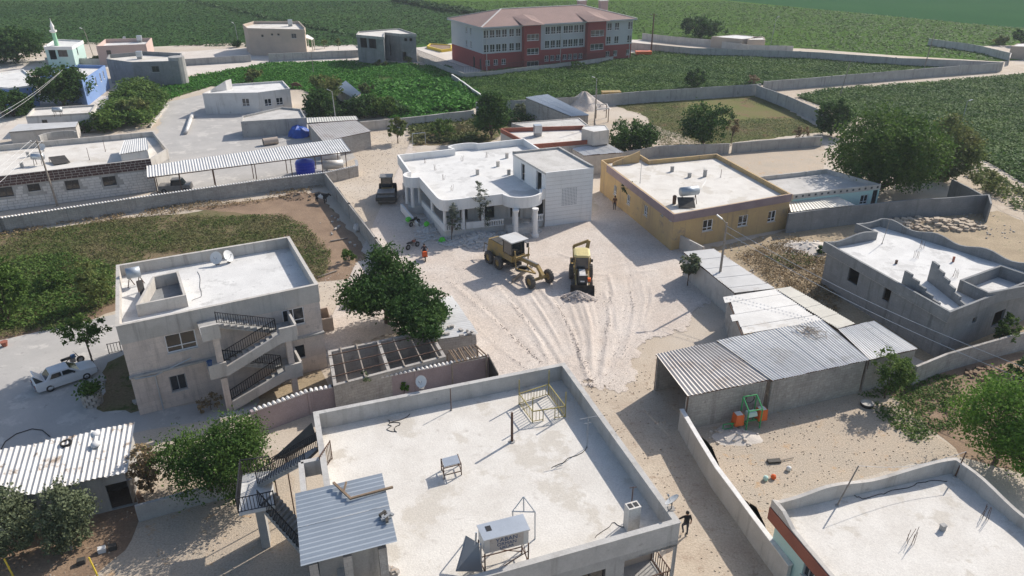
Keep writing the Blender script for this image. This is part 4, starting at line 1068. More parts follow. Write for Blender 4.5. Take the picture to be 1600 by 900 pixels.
# roof room on the right with its openings
vbp = ccw(vb); hl_ = {}
for (px, py, w, h) in ((817, 262, .9, 2.0), (842, 283, 1.3, 2.2)):
    r = hit_wall(px, py, vbp, 3.7, 6.4)
    if r:
        _, i, u, z = r; hl_.setdefault(i, []).append((u-w/2, u+w/2, 3.85, 3.85+h))
b = MB(); wall_faces(b, vbp, 3.76, 6.3, hl_, .2); b.build('roof_room', 'white_paint', villa)
b = MB(); b.prism(offs(vbp, -.06), 6.2, 6.42); b.build('room_roof', 'roof_dusty', villa)
b = MB(); ri = offs(vbp, .2); vo = offs(vbp, -.06)
kk = [i for i in range(4)]
for i in kk:
    j = (i+1) % 4; mid = (vo[i]+vo[j])/2; e_ = (vo[j]-vo[i]).normalized()
    if Vector((e_.y, -e_.x)).dot(mid) > 0:         # low kerb on the two far edges only
        b.hexa([vo[i].to_3d()+Vector((0, 0, 6.42)), vo[j].to_3d()+Vector((0, 0, 6.42)), ri[j].to_3d()+Vector((0, 0, 6.42)), ri[i].to_3d()+Vector((0, 0, 6.42))],
               [vo[i].to_3d()+Vector((0, 0, 6.66)), vo[j].to_3d()+Vector((0, 0, 6.66)), ri[j].to_3d()+Vector((0, 0, 6.66)), ri[i].to_3d()+Vector((0, 0, 6.66))])
b.build('kerb', 'concrete', villa)
fe = (Vector(vb[2])-Vector(vb[1])).normalized(); fn = Vector((fe.y, -fe.x)); fn = fn if fn.y < 0 else -fn
b = MB(); p0_, p1_ = Vector(vb[1])-fe*.02, Vector(vb[2])+fe*.05
b.hexa([(p0_-fn*.1).to_3d(), (p1_-fn*.1).to_3d(), (p1_+fn*.08).to_3d(), (p0_+fn*.08).to_3d()], [(q_).to_3d()+Vector((0, 0, 6.44)) for q_ in (p0_-fn*.1, p1_-fn*.1, p1_+fn*.08, p0_+fn*.08)])
b.build('clad_wall', 'white_paint', villa)
vb[1] = Vector(vb[1])+fn*.08; vb[2] = Vector(vb[2])+fn*.08
# pierced grille panel on the right wall: a field of little square holes
fe = (Vector(vb[2])-Vector(vb[1])).normalized(); fn = Vector((fe.y, -fe.x))
fn = fn if fn.y < 0 else -fn
def on_front(px, py, d=.0):
    a = Vector(vb[1])+fn*d; r = ray(px, py); k = (a.x*fn.x+a.y*fn.y)/(r.x*fn.x+r.y*fn.y); return Vector((r.x*k, r.y*k, CAM_H+r.z*k))
g00, g11 = on_front(877, 322, .01), on_front(902, 292, .01)
b = MB(); gu = (Vector((g11.x, g11.y))-Vector((g00.x, g00.y))).length; gz = g11.z-g00.z
hb = MB()
for i in range(10):
    for j in range(12):
        p = Vector((g00.x, g00.y))+fe*(gu*(i+.5)/10); z = g00.z+gz*(j+.5)/12
        c = Vector((p.x, p.y, z)); w = gu/10*.3; h = gz/12*.3; f3 = fe.to_3d(); n3 = fn.to_3d()
        hb.face(c-f3*w+n3*.004-Vector((0, 0, h)), c+f3*w+n3*.004-Vector((0, 0, h)), c+f3*w+n3*.004+Vector((0, 0, h)), c-f3*w+n3*.004+Vector((0, 0, h)))
gp = MB(); n3 = fn.to_3d()*.006; gp.face(g00+n3*0+fn.to_3d()*.002, Vector((g11.x, g11.y, g00.z))+fn.to_3d()*.002, g11+fn.to_3d()*.002, Vector((g00.x, g00.y, g11.z))+fn.to_3d()*.002)
gpo = gp.build('grille', 'white_paint', villa)
o = hb.build('grille_holes', 'frame_grey', gpo); o['kind'] = 'stuff'
# courses of the stone cladding on that wall (thin joints)
b = MB()
for k in range(1, 14):
    z = .3+k*.46
    if z > 6.1: break
    p0_, p1_ = Vector(vb[1])+fe*.02, Vector(vb[2])-fe*.02
    b.bar(p0_.to_3d()+Vector((0, 0, z))+fn.to_3d()*.003, p1_.to_3d()+Vector((0, 0, z))+fn.to_3d()*.003, .012, .02)
b.build('stone_joints', 'stone', villa)['kind'] = 'stuff'
# columns
for (px, py) in ((806, 372), (836, 370)):
    p = P(px, py); b = MB(); b.lathe(p, [(.42, 0), (.42, .3), (.3, .36), (.27, 1.0), (.25, 3.0), (.34, 3.1), (.36, 3.34)], 16); b.build('column', 'white_paint', villa, False)
for q in (Vector(f0)+nl_*.35+nr_*.35, Vector(f0)*.66+Vector(f1)*.34+nr_*.35, Vector(f0)*.34+Vector(f1)*.66+nr_*.35, Vector(gA)*.3+Vector(f0)*.7+nl_*.35, Vector(gA)*.62+Vector(f0)*.38+nl_*.35, Vector(por[3])+nl_*.3, Vector(por[7])+nl_*.3, Vector(bay[3])*.8+Vector(bay[11])*.2+nr_*1.0, Vector(bay[11])*.85+Vector(bay[3])*.15+nr_*1.0):
    b = MB(); b.lathe(q.to_3d()+Vector((0, 0, .952)), [(.24, 0), (.2, .1), (.19, 2.2), (.25, 2.39)], 14); b.build('column', 'white_paint', villa, False)
# balustrade: low wall with turned balusters along the veranda
def baluster_run(p, q, z0=.952, solid=False):
    p, q = Vector(p), Vector(q); e = (q-p).normalized(); a = math.atan2(e.y, e.x); m_ = (p+q)/2; L0 = (q-p).length
    b = MB(); b.obox(m_, a, L0, .22, z0+.62, z0+.75); b.obox(m_, a, L0, .22, z0, z0+(.615 if solid else .1)); b.build('balustrade_rail', 'white_paint', villa)
    if solid: return
    n = max(2, int(L0/.26))
    for i in range(n):
        c = p+e*(L0*(i+.5)/n); b = MB(); b.lathe(c.to_3d()+Vector((0, 0, z0+.1)), [(.06, 0), (.09, .15), (.045, .3), (.08, .4), (.06, .52)], 6); b.build('baluster', 'white_paint', villa)
fA, fB = Vector(f0)+nr_*.25+nl_*.25, Vector(f1)+nr_*.25
baluster_run(fA, fA.lerp(fB, .3)); baluster_run(fA.lerp(fB, .36), fA.lerp(fB, .64), solid=True); baluster_run(fA.lerp(fB, .68), fB)
baluster_run(Vector(gA).lerp(Vector(f0), .45)+nl_*.3, Vector(f0)+nl_*.3, solid=True)
c0_, c1_ = Vector(vb[1])+fn*.15-fe*.6, Vector(vb[1])+fn*.15+fe*.9
baluster_run(c0_-fe*1.2, c0_+fe*.3)
for i, (px, py) in enumerate(((746, 273), (778, 260), (792, 247), (795, 273))):
    vent_block('stubby plastered vent pipe on the white villa roof', P(px, py, 3.752), .36, .62, 'plaster', 'vents on the villa roof')
for i, (px, py) in enumerate(((664, 255), (680, 266), (693, 281), (706, 298), (722, 252), (760, 246))):
    rebar('thin bundle of starter bars on the white villa roof', P(px, py, 3.752), 4, .7, .12, 'starter bars on the villa roof')

# ------------------------------------------------------------------ yellow house and its annex
YZ = 4.15
yp = PP([(939, 250), (1053, 335), (1237, 303), (1120, 240), (1015, 250), (998, 240)], YZ)
yel = house('yellow_house', 'mustard yellow house with purplish parapet band and pale flat roof', 'house', yp, YZ, .55, .2, 'yellow_plaster', 'roof_pale', 'yellow_plaster', over=.04, band=.25,
            wins=[(961, 297, .9, 1.2, 'pvc'), (982, 312, .9, 1.2, 'pvc'), (1009, 329, .9, 1.2, 'pvc'), (1035, 332, .5, .8, 'pvc'), (1048, 340, .4, .7, 'pvc'), (1106, 352, 1.3, 1.3, 'pvc'), (1161, 345, 1.3, 1.3, 'pvc'), (1206, 338, 1.1, 1.3, 'pvc')])
yq = ccw(yp)
i0 = [i for i in range(len(yq)) if (yq[i]-P(1053, 335, YZ).xy).length < .1][0]
b = MB(); pa, pb_, pc = P(949, 258, YZ).xy, P(1053, 335, YZ).xy, P(1237, 303, YZ).xy
for p, q in ((pa, pb_), (pb_, pc)):
    e = (q-p).normalized(); n_ = Vector((e.y, -e.x)); n_ = n_ if n_.y < 0 else -n_
    b.hexa([(p+n_*.005).to_3d()+Vector((0, 0, YZ-.85)), (q+n_*.005).to_3d()+Vector((0, 0, YZ-.85)), (q+n_*.09).to_3d()+Vector((0, 0, YZ-.85)), (p+n_*.09).to_3d()+Vector((0, 0, YZ-.85))],
           [(p+n_*.005).to_3d()+Vector((0, 0, YZ+.03)), (q+n_*.005).to_3d()+Vector((0, 0, YZ+.03)), (q+n_*.09).to_3d()+Vector((0, 0, YZ+.03)), (p+n_*.09).to_3d()+Vector((0, 0, YZ+.03))])
b.build('parapet_band', 'purple_band', yel)
gb = thing('stair_gable', 'sloping yellow gable wall at the roof corner of the yellow house', 'wall', P(975, 262, YZ-.5))
p, q = P(958, 259, 3.62).xy, P(999, 254, 3.62).xy; e = (q-p).normalized(); n_ = Vector((-e.y, e.x))*.2
b = MB(); b.hexa([p.to_3d()+Vector((0, 0, 3.61)), q.to_3d()+Vector((0, 0, 3.61)), (q+n_).to_3d()+Vector((0, 0, 3.61)), (p+n_).to_3d()+Vector((0, 0, 3.61))],
                 [p.to_3d()+Vector((0, 0, 4.0)), q.to_3d()+Vector((0, 0, 5.1)), (q+n_).to_3d()+Vector((0, 0, 5.1)), (p+n_).to_3d()+Vector((0, 0, 4.0))]); b.build('masonry', 'yellow_plaster', gb)
yt = thing('solar_boiler', 'grey green horizontal boiler tank on the yellow house roof corner', 'water tank', P(1078, 318, YZ-.55))
p, q = P(1064, 300, 5.0), P(1090, 297, 5.0)
b = MB(); b.tube(p, q, .5, 18); b.build('drum', 'sheet_blue', yt, True)
for s in (.1, .9):
    c = lerp2(p, q, s); b = MB()
    for o in (-.35, .35): b.bar(lift(c, 4.55), Vector((c.x+.1, c.y+o*1.6, YZ-.55)), .06)
    b.build('trestle', 'iron_rust', yt)
b = MB(); c = lerp2(p, q, .2); b.hexa([c+Vector((-.8, -1.6, -1.3)), c+Vector((1.0, -1.6, -1.3)), c+Vector((1.0, -.4, -.55)), c+Vector((-.8, -.4, -.55))], [c+Vector((-.8, -1.6, -1.24)), c+Vector((1.0, -1.6, -1.24)), c+Vector((1.0, -.4, -.49)), c+Vector((-.8, -.4, -.49))]); b.build('collector', 'machine_dark', yt)
b = MB(); b.lathe(p+Vector((-.6, .1, -1.4)), [(.2, 0), (.22, .9), (.1, 1.0)], 10); b.build('header_can', 'iron_rust', yt)
YR = YZ-.55+.002
for px, py, h, l_ in ((1050, 268, .6, 'capped flue stub near the back parapet of the yellow house'), (1077, 277, .5, 'lowest flue stub in the middle of the yellow house roof'), (1101, 276, .8, 'tallest flue stub beside the pipe on the yellow house roof')): vent_block(l_, P(px, py, YR), .35, h, 'concrete')
post('tall thin mast on the yellow house roof', P(1000, 286, YR), 3.2, 'frame_grey', .03); post('short iron pole on the yellow house roof', P(1126, 277, YR), 1.0, 'iron_rust', .035)
an = house('annex_house', 'low pale annex with pierced parapet beside the yellow house', 'house', PP([(1172, 277), (1292, 264), (1377, 288), (1240, 304)], 3.5), 3.5, .5, .2, 'aqua_plaster', 'roof_dusty', 'plaster',
           wins=[(1350, 312, 1.1, 1.2, 'pvc'), (1366, 308, .7, 1.8, 'dark')], over=.03, band=.1)
b = MB()
pp_ = PP([(1240, 304), (1377, 288)], 3.5); L0 = (pp_[1]-pp_[0]).length; e = (pp_[1]-pp_[0]).normalized(); n_ = Vector((e.y, -e.x, 0))
for i in range(14):
    c = pp_[0]+e*(L0*(i+.5)/14)+n_*.004; c.z = 3.2
    b.face(c-e*.14-Vector((0, 0, .12)), c+e*.14-Vector((0, 0, .12)), c+e*.14+Vector((0, 0, .12)), c-e*.14+Vector((0, 0, .12)))
b.build('parapet_openings', 'frame_dark', an)['kind'] = 'stuff'
lt = thing('lean_to', 'lean-to with grey corrugated roof against the annex', 'shed', P(1285, 330))
q = [P(1231, 312, 2.7), P(1300, 303, 2.7), P(1335, 320, 2.4), P(1236, 331, 2.4)]
corr_sheets(lt, q[0], q[1], q[2], q[3], 'sheet_cream', .28, .03, 4, .08)
b = MB(); b.prism(ccw([q[0], q[1], q[2], q[3]]), 0, [2.28]*4); b.build('wall', 'block_wall', lt)

# ------------------------------------------------------------------ bare cement house with wavy parapet
GZ = 4.45
def wave(pts, amp, wl, n):
    out = []; hs = []
    for (a, b_) in zip(pts, pts[1:]):
        a, b_ = Vector((a[0], a[1])), Vector((b_[0], b_[1])); L0 = (b_-a).length
        for i in range(n): out.append(a+(b_-a)*i/n); hs.append(amp*math.sin(2*math.pi*(L0*i/n)/wl))
    return out, hs
g1, g2, g3 = P(1287, 377, GZ), P(1485, 488, GZ), P(1377, 341, GZ)
g4 = P(1649, 424, GZ)
gpts = []; gh = []
def seg(a, b_, n, f):
    for i in range(n):
        s = i/n; gpts.append(Vector((a.x+(b_.x-a.x)*s, a.y+(b_.y-a.y)*s))); gh.append(GZ+f(s))
nA, nB = P(1367, 362, GZ), P(1337, 349, GZ)
seg(g1, g2, 1, lambda s: 0); seg(g2, g4, 1, lambda s: 0); seg(g4, g3, 28, lambda s: .0+.22*math.sin(s*math.pi*7)); seg(g3, nB, 6, lambda s: -.15*math.sin(s*math.pi)); seg(nB, nA, 2, lambda s: 0); seg(nA, g1, 10, lambda s: .22*math.sin(s*2*math.pi))
gry = house('cement_house', 'unfinished bare cement house with wavy parapet and stepped stair walls', 'house', gpts, GZ, .8, .2, 'cement_dark', 'roof_white', 'cement_dark', over=.35, band=.15, heights=gh,
            wins=[(1333, 432, 1.3, 1.3, 'hole'), (1386, 458, .8, 1.5, 'hole'), (1523, 500, .6, .5, 'hole'), (1560, 497, 1.6, 1.4, 'hole')])
GR = GZ-.8+.002
ge = (g2-g1).normalized(); gn = (g3-g1); gn = (gn-ge*gn.dot(ge)).normalized()
tops = MB(); 
def GW(px, py, z): return P(px, py, z)
stp = thing('stepped_walls', 'stepped cement stair walls rising from the bare house roof', 'wall', P(1460, 460, GR))
for (a, c, z0_, n) in (((1408, 450), (1478, 492), 1.5, 6), ((1450, 438), (1508, 484), 1.7, 6)):
    p, q = P(*a, GR), P(*c, GR)
    for i in range(n):
        s0, s1 = i/n, (i+1)/n; u, v = lerp2(p, q, s0), lerp2(p, q, s1); h = z0_*(1-i/n)+.15
        b = MB(); m_ = (u+v)/2; b.obox(m_, math.atan2((q-p).y, (q-p).x), (v-u).length*.998, .2, GR, GR+h); b.build('step_block', 'cement_dark', stp)
wl_ = thing('roof_room_walls', 'roofless cement room walls on the corner of the bare house', 'wall', P(1560, 450, GR))
q = ccw([P(1500, 437, GZ+.25), P(1563, 414, GZ+.25), P(1640, 440, GZ+.25), P(1545, 458, GZ+.25)])
b = MB(); ring(b, q, offs(q, .2), GR, GZ+.25); b.build('masonry', 'cement_dark', wl_)
for px, py, l_ in ((1440, 388, 'rusty starter bars in the middle of the bare cement house roof'), (1431, 403, 'rusty starter bars beside the short dark stub on the cement roof'), (1412, 365, 'starter bars close to the wavy parapet of the cement house'), (1492, 433, 'starter bars beside the stepped stair walls of the cement house')): rebar(l_, P(px, py, GR), 5, .75, .2)
post('thin leaning pole on the bare cement house roof', P(1378, 381, GR), 2.6, 'wood_grey', .03, (.3, .1)); vent_block('short dark pipe stub on the bare cement house roof', P(1400, 412, GR), .18, .3, 'iron_rust'); vent_block('rust brown bent stub near the roofless room', P(1489, 409, GR), .16, .45, 'terracotta')

# ------------------------------------------------------------------ terracotta banded house in the corner
BZ = 4.3
b1, b2 = P(1206, 780, BZ), P(1494, 716, BZ)
be = (b2-b1).normalized(); bd = P(1318, 910, BZ)-b1; bd = bd.normalized()
b3, b4 = b2+bd*15, b1+bd*15
gpts = []; gh = []; _GZ = GZ; GZ = BZ
def bump1(s, c, w): return math.exp(-((s-c)/w)**2)
seg(b1, b4, 16, lambda s: -.45*(1/(1+math.exp(-(s-.10)*90)))+.0); seg(b4, b3, 1, lambda s: -.4); seg(b3, b2, 22, lambda s: .15*math.sin(s*math.pi*5)); seg(b2, b1, 30, lambda s: .18*math.sin(s*math.pi*3.3+.4)+.12*bump1(s, .35, .12)-.12*bump1(s, .85, .1))
ter = house('terracotta_house', 'aqua walled house with terracotta fascia and pale wavy parapet roof', 'house', gpts, BZ, .85, .22, 'aqua_plaster', 'roof_pale', 'plaster', over=.3, band=.0, heights=gh, wins=[(1257, 882, 1.5, 1.4, 'grey')])
GZ = _GZ
b = MB(); e = bd; n_ = Vector((e.y, -e.x, 0)); n_ = n_ if n_.x < 0 else -n_
def fb(p, z, d): return Vector((p.x, p.y, z))+n_*d
b.hexa([fb(b1, 3.0, .004), fb(b4, 3.0, .004), fb(b4, 3.0, .06), fb(b1, 3.0, .06)], [fb(b1, 3.80, .004), fb(b4, 3.80, .004), fb(b4, 3.80, .06), fb(b1, 3.80, .06)]); b.build('fascia', 'terracotta', ter)
BR_ = BZ-.85+.002
for px, py, l_ in ((1422, 848, 'tall starter bars in the open middle of the terracotta house roof'), (1538, 810, 'starter bars at the parapet shadow edge on the terracotta house')): rebar(l_, P(px, py, BR_), 6, .9, .18)
vent_block('small square vent with tilted cap on the terracotta house roof', P(1472, 828, BR_), .26, .3, 'concrete')
post('leaning wooden pole propped at the parapet of the terracotta house', P(1308, 790, BR_), 2.3, 'wood_grey', .045, (.9, .5)); post('rusty iron pole in the parapet corner of the terracotta house', P(1492, 745, BR_), 1.7, 'iron_rust', .04, (.25, .1))
cl = thing('clothes_line', 'white clothes line strung over the terracotta house roof', 'rope', P(1308, 790, BR_)); b = MB(); pa, pb_ = Vector(P(1308, 790, BR_))+Vector((.9, .5, 2.3)), Vector(P(1492, 745, BR_))+Vector((.25, .1, 1.7))
b.path([lerp2(pa, pb_, s/10)+Vector((0, 0, -.5*math.sin(math.pi*s/10))) for s in range(11)], .012, 5); b.build('line', 'dish_white', cl)

def cable(label, pts, z, r=.018, m='rubber'):
    t = thing('roof_cable', label, 'cable', P(*pts[0], z)); q = [P(x, y, z+.02) for x, y in pts]; out = []
    for i in range(len(q)-1):
        for k in range(6):
            s = k/6; w = q[i].lerp(q[i+1], s); w.x += .12*math.sin(i*5+s*6.28); w.y += .08*math.cos(i*3+s*6.28); out.append(w)
    out.append(q[-1]); b = MB(); b.path(out, r, 5); b.build('cord', m, t)
cable('dark cord running from the aerial pole over the concrete roof', [(917, 700), (885, 720), (862, 731)], NZ)
cable('loose cord curling near the back parapet dish', [(640, 648), (610, 662), (606, 672), (618, 674), (622, 662), (606, 656)], NZ)
cable('thin cord trailing from the twin flue chimney', [(985, 828), (960, 815), (930, 840)], NZ, .014)
cable('black hose lying along the parapet of the terracotta house', [(1325, 772), (1350, 778), (1390, 770), (1440, 752), (1480, 752)], BR_, .02)
cable('thin dark line on the two storey house roof', [(308, 425), (318, 461), (300, 470)], RZ, .014)
cable('pipe crossing the yellow house roof', [(1100, 262), (1104, 276), (1096, 296)], YR, .02, 'galvanised')

aw = thing('stair_shade_panel', 'dark sloping panel standing in for the shade beside the iron stair at the roof corner', 'tarp', P(455, 705, 4.0)); q = [P(424, 719, 4.2), P(487, 661, 6.9), P(496, 688, 6.6), P(446, 716, 4.4)]  # dark panel on poles, added where shade falls on the wall behind the stair
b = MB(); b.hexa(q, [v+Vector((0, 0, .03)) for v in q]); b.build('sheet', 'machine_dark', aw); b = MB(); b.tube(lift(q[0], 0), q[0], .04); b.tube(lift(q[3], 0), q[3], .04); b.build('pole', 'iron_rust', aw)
# ------------------------------------------------------------------ corrugated sheds on the right
def shed(name, label, quad_px, zs, m, wall=None, period=.26, ragged=.06, posts=False, zdrop=.12, group=None, amp=.035, sides=(0, 1, 2, 3)):
    q = [P(x, y, z) for (x, y), z in zip(quad_px, zs)]
    c = centroid(q); root = thing(name, label, 'shed', (c.x, c.y, 0), group)
    corr_sheets(root, *q, m, period, amp, 4, ragged)
    if wall:
        o = [c+(Vector((p.x, p.y))-c)*.965 for p in q]; zz = [p.z-zdrop for p in q]
        b = MB()
        for i in sides:
            j = (i+1) % 4; d = (o[j]-o[i]).normalized(); n_ = Vector((-d.y, d.x)); n_ = n_ if n_.dot(c-o[i]) > 0 else -n_
            b.prism([o[i]+d*.002, o[j]-d*.002, o[j]-d*.002+n_*.2, o[i]+d*.002+n_*.2], 0, [zz[i], zz[j], zz[j], zz[i]])
        b.build('wall', wall, root)
    if posts:
        for i in range(4):
            p = c+(Vector((q[i].x, q[i].y))-c)*.95; b = MB(); b.tube((p.x, p.y, 0), (p.x, p.y, q[i].z-.08), .06, 8); b.build('post', 'iron_rust', root)
    b = MB()
    for s in (.02, .5, .98):
        b.bar(q[0].lerp(q[3], s)-Vector((0, 0, .08)), q[1].lerp(q[2], s)-Vector((0, 0, .08)), .07, .09)
    b.build('purlin', 'iron_rust', root)
    return root
shed('open_shed', 'open fronted shed with dull grey brown corrugated roof at the track', [(1024, 553), (1117, 534), (1204, 593), (1074, 619)], (3.1, 3.1, 2.9, 2.9), 'sheet_grey', 'block_wall', .27, .03, True, sides=(0, 1, 2))
shed('block_shed', 'long block walled shed with bright corrugated roof beside the courtyard', [(1119, 532), (1284, 500), (1358, 562), (1207, 595)], (3.14, 3.14, 2.94, 2.94), 'sheet_white', 'block_wall', .27, .03, sides=(2,))
shed('block_shed', 'end bay of the long shed with smooth white corrugated roof by the cement house', [(1309, 514), (1365, 501), (1434, 545), (1359, 562)], (3.0, 3.0, 2.85, 2.85), 'sheet_white', 'block_wall', .2, .03, sides=(0, 1, 2), amp=.025)
shed('long_shed', 'narrow shed with cream corrugated roof behind the bright one', [(1236, 448), (1337, 506), (1309, 514), (1213, 452)], (2.9, 2.9, 2.9, 2.9), 'sheet_cream', 'block_wall', .24, .03, sides=(0, 1, 3))
shed('ragged_shed', 'shed with ragged edged white corrugated sheets behind the long shed', [(1157, 523), (1135, 464), (1213, 452), (1290, 501)], (2.8, 2.8, 2.85, 2.85), 'sheet_white', 'block_wall', .25, .35, sides=(0,))
fs = shed('gated_shed', 'low shed with white corrugated roof and yellow green metal gate', [(1148, 458), (1068, 394), (1116, 389), (1211, 451)], (2.5, 2.5, 2.6, 2.6), 'sheet_white', 'plaster', .26, .06, sides=(0, 1, 2, 3))
b = MB(); p, q = P(1112, 452), P(1133, 478); gd = thing('metal_gate', 'yellow green metal gate leaf in the low shed wall', 'gate', p)
for i, m_ in enumerate(('yellow_paint', 'green_metal')):
    a, c = lerp2(p, q, i*.5+.02), lerp2(p, q, i*.5+.48); off = Vector((-.12, -.1, 0))
    b = MB(); b.bar(a+off+Vector((0, 0, .95)), c+off+Vector((0, 0, .95)), .05, 1.8); b.build('gate_panel', m_, gd)
for i, (px, py) in enumerate(((1232, 593), (1275, 583), (1315, 574), (1354, 566))):
    post('short rusty bar jutting below the long shed roof edge', P(px-2, py+8, 1.95)+Vector((0, -.3, 0)), .9, 'iron_rust', .03, name='iron_bar', cat='bar', group='bars along the long shed')
hp = thing('dry_nest', 'heap of dry twigs lying on the bright corrugated shed roof', 'twigs', P(1266, 520, 3.15))
for i in range(34):
    q = P(1266, 520, 3.16)+Vector((random.gauss(0, .5), random.gauss(0, .4), random.uniform(0, .12))); a = random.uniform(0, 6.28); b = MB(); d = Vector((math.cos(a), math.sin(a), random.uniform(-.1, .2)))*random.uniform(.2, .5); b.bar(q-d, q+d, .03); b.build('twig', 'wood_grey', hp)

# ------------------------------------------------------------------ the school
SZ = 9.6
sF, sR_, sB = P(752, 43, SZ), P(996, 29, SZ), P(701, 32, SZ)
se = (sR_-sF).normalized(); sdp = (sB-sF).length; sl = Vector((-se.y, se.x, 0)).normalized()
if sl.y < 0: sl = -sl
sl = ((sB-sF).normalized()*.45+sl*.55).normalized()
depth = 19.0
school = thing('school', 'three storey school with red and grey walls and red hipped roof', 'school', lift((sF+sR_)/2+sl*depth/2, 0))
ov = .7
w0 = sF+se*ov+sl*ov; w1 = sR_-se*ov+sl*ov; w2 = w1+sl*(depth-2*ov); w3 = w0+sl*(depth-2*ov)
sp_ = [v.xy for v in (w0, w1, w2, w3)]
sp_ = ccw(sp_)
def school_s(px, py):
    a = w0; n_ = Vector((se.y, -se.x, 0)); r = ray(px, py); k = (a.x*n_.x+a.y*n_.y)/(r.x*n_.x+r.y*n_.y); q = Vector((r.x*k, r.y*k, 0)); return (q-lift(a, 0)).dot(se), CAM_H+r.z*k
row = [[(759.6, 56), (769.2, 55.5), (778.8, 55), (788.4, 54.5), (799.7, 53.5), (810, 53), (856, 49), (864.7, 48.5), (873.3, 48), (884.3, 47), (892, 46.7), (900.7, 46.3), (909, 45.5), (952.7, 43), (964.4, 42.5), (985, 41)],
       [(760, 77), (769.5, 76), (779, 75.5), (788.4, 75), (799.7, 74), (809.7, 73.5), (855, 70.5), (864, 70), (872.8, 69.3), (883.3, 68.5), (891.6, 68), (899.7, 67.5), (908.3, 66.5), (951, 63.7), (963.3, 62.7), (983.6, 61.3)],
       [(762, 98), (774.7, 97), (787, 96), (854, 93), (863, 92), (871.7, 91.3), (882, 90), (890.4, 89.6), (898.7, 88.7), (907, 87.7), (949.3, 84), (961.3, 83), (981.3, 81.7)]]
hcol = [8.0, 4.9, 1.75]; hw = []; hu = {}; hlo = {}
def edge_of(p, q, poly):
    for i in range(len(poly)):
        if (poly[i]-p).length < .05 and (poly[(i+1) % len(poly)]-q).length < .05: return i
front = edge_of(w0.xy, w1.xy, sp_)
zmid = 3.75
wl = []
for r_, z, hgt in zip(row, hcol, (1.75, 1.75, 1.25)):
    for (px, py) in r_:
        s, _ = school_s(px, py); wl.append((s, z, 1.25 if z > 3 else 1.05, hgt))
for (s, z, w, h) in wl:
    (hu if z-h/2 > zmid else hlo).setdefault(front, []).append((s-w/2, s+w/2, z-h/2, z+h/2))
left = edge_of(w3.xy, w0.xy, sp_)
Lw = (w3-w0).length
for u in (9.0, 6.6): hu.setdefault(left, []).extend([(Lw-u-.45, Lw-u+.45, 7.1, 8.7), (Lw-u-.45, Lw-u+.45, 4.1, 5.7)])
for u in (5.0, 1.6): hlo.setdefault(left, []).append((Lw-u-.5, Lw-u+.5, .05, 2.5))
b = MB(); wall_faces(b, sp_, 0, zmid, hlo); b.build('lower_wall', 'school_red', school)
b = MB(); wall_faces(b, sp_, zmid, SZ-.1, hu); b.build('upper_wall', 'school_grey', school)
for hd_, in ((hu,), (hlo,)):
    for i, hs in hd_.items():
        a = sp_[i]; e = (sp_[(i+1) % 4]-a).normalized()
        for (u0_, u1_, za, zb) in hs: window_parts(school, a, e, Vector((e.y, -e.x)), u0_, u1_, za, zb, 'pvc' if zb-za < 2 else 'dark')
# projecting red bays
sn = Vector((se.y, -se.x, 0))
for (xa, xb, yy, kind) in ((815.5, 841, 70, 0), (914, 942, 60, 1)):
    s0, _ = school_s(xa, yy); s1, _ = school_s(xb, yy)
    p0, p1 = w0+se*s0, w0+se*s1; bp = ccw([p0+sn*1.3, p1+sn*1.3, p1-sn*.1, p0-sn*.1]); i = edge_of((p0+sn*1.3).xy, (p1+sn*1.3).xy, bp)
    L0 = s1-s0; hs = [(L0*.17, L0*.9, 6.2, 7.6), (L0*.17, L0*.9, 3.1, 4.5)]+([(L0*.17, L0*.9, .1, 1.6)] if kind == 0 else [])
    b = MB(); wall_faces(b, bp, 0, SZ-.15, {i: hs}); bay_o = b.build('red_bay', 'school_red', school)
    e = se.xy
    for (u0_, u1_, za, zb) in hs: window_parts(bay_o, (p0+sn*1.3).xy, e, sn.xy, u0_, u1_, za, zb, 'pvc')
    # small gable hip over the bay
    b = MB(); A0, A1 = p0+sn*2.0-se*.6, p1+sn*2.0+se*.6; R0 = (p0+p1)/2+sn*.6; R1 = (p0+p1)/2-sn*4.2
    b.face(lift(A0, SZ+.04), lift(A1, SZ+.04), lift(R0, SZ+1.0)); b.face(lift(A1, SZ+.04), lift(p1-sn*4.2+se*.6, SZ+1.35), lift(R1, SZ+1.75), lift(R0, SZ+1.0)); b.face(lift(p0-sn*4.2-se*.6, SZ+1.35), lift(A0, SZ+.04), lift(R0, SZ+1.0), lift(R1, SZ+1.75)); b.build('bay_roof', 'roof_tile_red', school)
# hip roof with pale ridges
o0, o1, o2, o3 = w0-se*ov-sl*ov, w1+se*ov-sl*ov, w2+se*ov+sl*ov, w3-se*ov+sl*ov
r0, r1 = o0.lerp(o3, .5)+se*depth*.5, o1.lerp(o2, .5)-se*depth*.5
E_ = [lift(v, SZ) for v in (o0, o1, o2, o3)]; R_ = [lift(r0, SZ+2.6), lift(r1, SZ+2.6)]
b = MB(); b.face(E_[0], E_[1], R_[1], R_[0]); b.face(E_[1], E_[2], R_[1]); b.face(E_[2], E_[3], R_[0], R_[1]); b.face(E_[3], E_[0], R_[0]); roof = b.build('roof', 'roof_tile_red', school)
b = MB(); b.prism(ccw(E_), SZ-.32, SZ-.01); b.build('eaves', 'school_grey', school)
b = MB()
for p, q in ((E_[0], R_[0]), (E_[3], R_[0]), (R_[0], R_[1]), (E_[1], R_[1]), (E_[2], R_[1])): b.bar(p+Vector((0, 0, .06)), q+Vector((0, 0, .06)), .35, .1)
b.build('ridge_cap', 'sill', roof)
